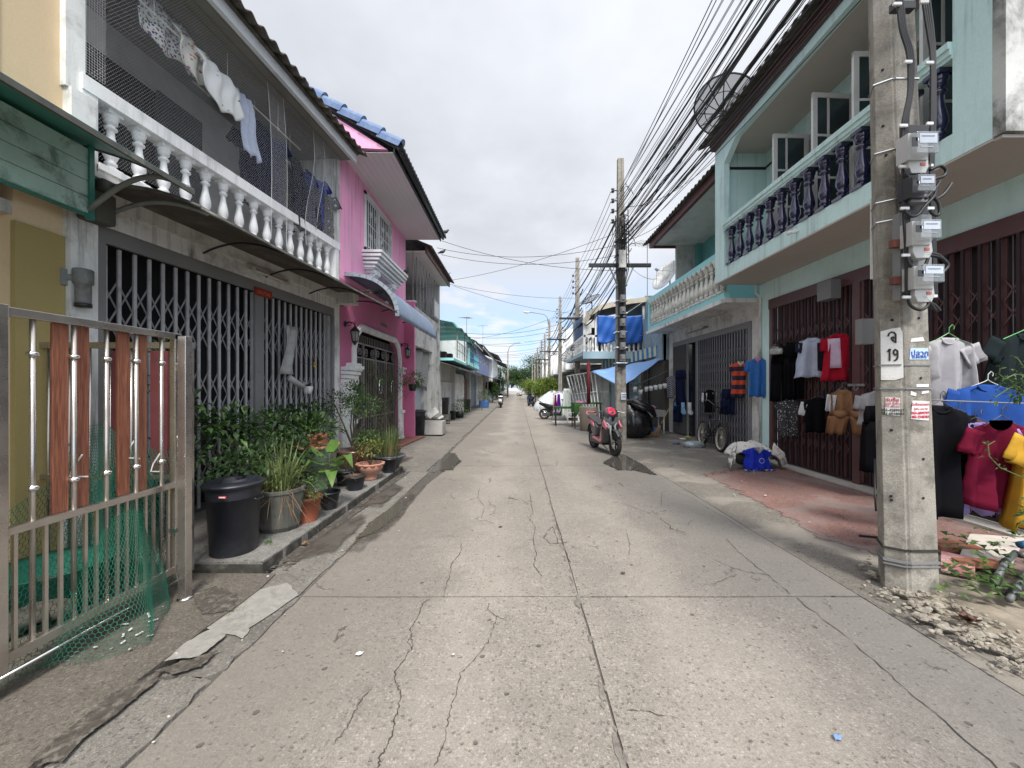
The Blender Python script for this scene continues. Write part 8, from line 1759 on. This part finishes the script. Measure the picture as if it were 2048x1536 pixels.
for x, y, h, r, lab, ms in ((3.1,33.5,2.5,1.0,'yellow green bush nearest behind the white covered car',(L_bush,L_bush2)),(2.3,36,2.3,1.1,'second yellow green bush along the right kerb',(L_bush,L_bush2)),(2.9,39.5,2.8,1.3,'third bush along the right kerb',(L_bush,L_bush2)),(2.0,43,2.5,1.2,'fourth bush with bright yellow tips, right of the road',(L_bush,L_bush2)),(1.6,52,3.0,1.6,'rounded bush close to the road end on the right',(L_bush,L_bush2)),(-2.6,40,2.2,.9,'dark bush on the left by the lavender house',(L_dark,L_mid)),(-2.5,52,3.2,1.3,'bush on the left by the white boxy house',(L_dark,L_mid))): tree('bush', lab, x, y, h, r, ms[0], ms[1], 1500, .06, .17, BG if x > 0 else None)
b = MB(); foliage(b, (2.95,34,1.2), (.5,.5,.5), 60, .12, .09); b.build('pale_flowers', mat('peach_petal', (.6,.42,.28), .7), None, 'pale peach blossoms on the nearest kerb bush', 'flowers', at=(2.95,34,1.2))
random.seed(17)
for i, (x, y, h, r, lab) in enumerate(((1.0,92,6.0,4.2,'bright leaning tree in the middle of the far end of the street'),(5,98,11,5,'tall dark tree at the right of the road end'),(-4,105,7.5,5.5,'dark round tree left of the road end'),(-10,96,7,5,'spreading tree behind the far left houses'),(2,125,8,6,'dark tree closing the far end of the street'),(11,104,9,6,'broad tree behind the far right houses'),(-6,80,6.2,2.2,'small tree beside the last left house'),(-2,130,6,6,'hazy low tree farthest down the road'))): tree('tree', lab, x, y, h, r, L_dark, L_mid, 1500, .35, .45, 'trees at the far end')
b = MB(); foliage(b, (-4.6,58,5.4), (1.2,1.2,.9), 260, .3, .12); b.build('red_shrub', L_red, None, 'dark red leaved shrub spilling from the white boxy house', 'plant', at=(-4.6,58,5))
def car(lab, loc, rz, paint):
    t = thing('parked_car', lab, 'car', loc); T = Matrix.Translation(loc) @ Matrix.Rotation(rz, 4, 'Z')
    panel(T, t, 'body', [(-2.1,.35),(-2.15,.7),(-1.95,.95),(-1.3,1.0),(-.7,1.45),(.7,1.48),(1.5,1.0),(2.1,.9),(2.15,.4),(1.7,.25),(-1.7,.25)], -.85, .85, paint, .08, taper=lambda y, z: 1 if z < 1.05 else .8)
    panel(T, t, 'windows', [(-1.2,1.03),(-.72,1.38),(.68,1.40),(1.35,1.03)], -.80, .80, M_glass, .02, taper=lambda y, z: 1.03 if z < 1.1 else .86)
    b = MB(); b.box(-.62,-1.96,1.0,.62,-1.0,1.33); b.box(-.62,-1.1,1.0,.62,1.5,1.3)
    for nm, y in (('front',1.35),('rear',-1.35)):
        for s in (-.78,.78): a, r_ = MB(), MB(); wheel(a, r_, (s,y,.31), .31, .07, .18, 5); o = loc_build(a, T, 'wheel', mat('tyre_rubber',(.022,.021,.02)), t); loc_build(r_, T, 'rim', M_steel2, o)
    for s in (-1,1): b = MB(); b.box(s*.55,-2.17,.68,s*.8,-2.12,.85); loc_build(b, T, 'tail_lamp', C_red, t)
    return t
M_cw2 = mat('white_car_paint', (.66,.67,.68), .25, .03, 2, coat=.8, bump=0, fine=0)
car('white car crossing the far end of the street beside the slim lamp post', (-.9,73,0), R(72), M_cw2); car('silver car parked across the far junction, right of the white car', (1.5,84,0), R(80), mat('silver_car_paint', (.40,.41,.42), .3, .03, 2, coat=.8, metal=.5)); car('dark car under the far end trees', (5,88,0), R(90), mat('dark_car_paint', (.03,.03,.035), .3, .03, 2, coat=.8))
# loose service wires above the lean-to
b = MB()
for i in range(34):
    p = Vector((5.35+random.uniform(-.15,.1),random.uniform(13.9,15.4),random.uniform(3.3,4.2))); q = p+Vector((random.uniform(-.5,.3),random.uniform(-.6,.8),random.uniform(-.7,-.1))); m_ = p.lerp(q,.5)+Vector((random.uniform(-.2,.2),0,random.uniform(-.3,.2))); b.tube([p,p.lerp(m_,.6),m_,m_.lerp(q,.6),q], .006, 4)
b.build('wire_tangle', mat('pale_wire', (.36,.42,.46), .5), None, 'tangle of pale loose wires above the striped valance', 'wires', at=(5.35,14.6,3.6))
dish((3.35,19.0,3.2), .7, R(200), R(50), 'mesh satellite dish above the lean-to, left of the second pole', M_black, .4, True); dish((4.6,23.8,5.9), .62, R(215), R(55), 'mesh satellite dish on a mast over the curved roof', M_black, .9, True)
dish((3.3,22.5,2.9), .7, R(230), R(48), 'mesh satellite dish low beside the third pole', M_black, .4, True)
# pipes and vines by the right corner
t = thing('hose_pipes', 'grey pipe elbows and couplings dumped in the soil at the lower right', 'pipes', (3.9,2.9,.04)); M_pvc = mat('grey_pvc', (.10,.11,.11), .5, .3, 6, dirt=(.25,.24,.2), da=.5)
P = lambda u, v, z: tuple(gr(u, v, z)); b = MB(); b.tube([P(2032,1105,.20),P(2010,1125,.16),P(1992,1160,.12)], .022, 10); b.tube([P(2040,1110,.2),P(2060,1108,.2)], .026, 10); b.build('pipe', M_pvc, t); b = MB(); b.tube([P(1998,1150,.12),P(1988,1170,.10)], .03, 12); b.build('coupling', M_black, t); b = MB(); b.tube([P(2012,1122,.17),P(2008,1130,.15)], .027, 12); b.build('coupling', M_black, t)
b = MB(); b.tube([P(2060,1140,.2),P(2035,1175,.12),P(2018,1200,.08)], .022, 10); b.build('pipe', M_pvc, t); b = MB(); b.tube([P(2030,1180,.11),P(2022,1193,.09)], .031, 12); b.build('coupling', M_black, t)
b = MB(); b.tube([P(2040,1090,.26),P(2075,1085,.27)], .03, 12); b.build('blue_coupling', mat('blue_pipe', (.03,.14,.28), .4), t)
b = MB(); b.grid(lambda u, v: (lambda q: (q.x, q.y, .12-.06*v))(gr(1940+110*u-25*v, 1075+8*u+38*v, .10)), 4, 4, False, .02); b.build('floor_slab', mat('pale_tile', (.46,.42,.37), .8, .2, 5), None, 'tilted pale stone slab lying behind the nearest pole', 'slab', at=tuple(gr(1990,1090,.1)))
b = MB(); b.grid(lambda u, v: (lambda q: (q.x, q.y, .09-.05*v))(gr(1882+68*u, 1108+14*u+26*v, .08)), 4, 4, False, .02); b.build('floor_slab', mat('pink_tile', (.40,.17,.17), .8, .4, 8, dirt=(.4,.38,.36), da=.7, ds=9), None, 'pink stained broken slab beside the foot of the nearest pole', 'slab', at=tuple(gr(1910,1125,.1)))
b = MB()
for (u, v) in ((1885,1090),(1920,1100),(1960,1130)): c = gr(u, v, .08); b.bar((c.x-.15,c.y+.05,.08),(c.x+.15,c.y-.02,.10),.09,.05)
b.build('brick_lumps', M_terra, None, 'broken red bricks lying against the pale stone slab', 'bricks', at=tuple(gr(1915,1100,.08)))
t = thing('creeping_weeds', 'low broad leaved weeds sprawling over the soil at the lower right', 'weeds', tuple(gr(1960,1150,.08))); b = MB()
for i in range(170):
    c = gr(random.uniform(1890,2120), random.uniform(1075,1195), .09); a = random.uniform(0,2*pi); b.leaf((c.x,c.y,.08+random.random()*.13), (cos(a),sin(a),random.uniform(-.1,.5)), random.uniform(.05,.12), random.uniform(.035,.07), .3)
b.build('leaves', L_mid, t)
t = thing('vine', 'thin curling vine reaching in from the right edge in front of the shirts', 'vine', tuple(px(2060,800,2.9))); b = MB()
def vine(pts, Y0, r=.0035):
    P_ = [px(u,v,Y0-.02*i) for i,(u,v) in enumerate(pts)]; b.tube(P_, [r]*len(P_), 5); return P_
VV = [vine(((2120,760),(2060,752),(2030,748),(2010,758),(1998,748),(2000,738),(2010,736)), 2.9), vine(((2120,720),(2070,745),(2048,735),(2036,718),(2030,714)), 2.9), vine(((2120,990),(2048,956),(2000,935),(1978,912),(1976,890),(1990,882)), 2.8), vine(((2110,800),(2060,790),(2030,770),(2015,778),(1990,795),(1984,790)), 2.9), vine(((2110,770),(2040,790),(2020,760)), 2.9)]
b.build('stems', leaf_mat('vine_stem', (.10,.16,.05), (.22,.28,.12)), t); b = MB()
for P_ in VV:
    for q in P_[:-1]: foliage(b, tuple(q), (.03,.03,.03), 5, .035, .02)
foliage(b, tuple(px(2050,775,2.9)), (.16,.06,.10), 110, .055, .022); foliage(b, tuple(px(2075,1030,2.6)), (.12,.08,.08), 45, .08, .04); b.build('leaves', L_mid, t)
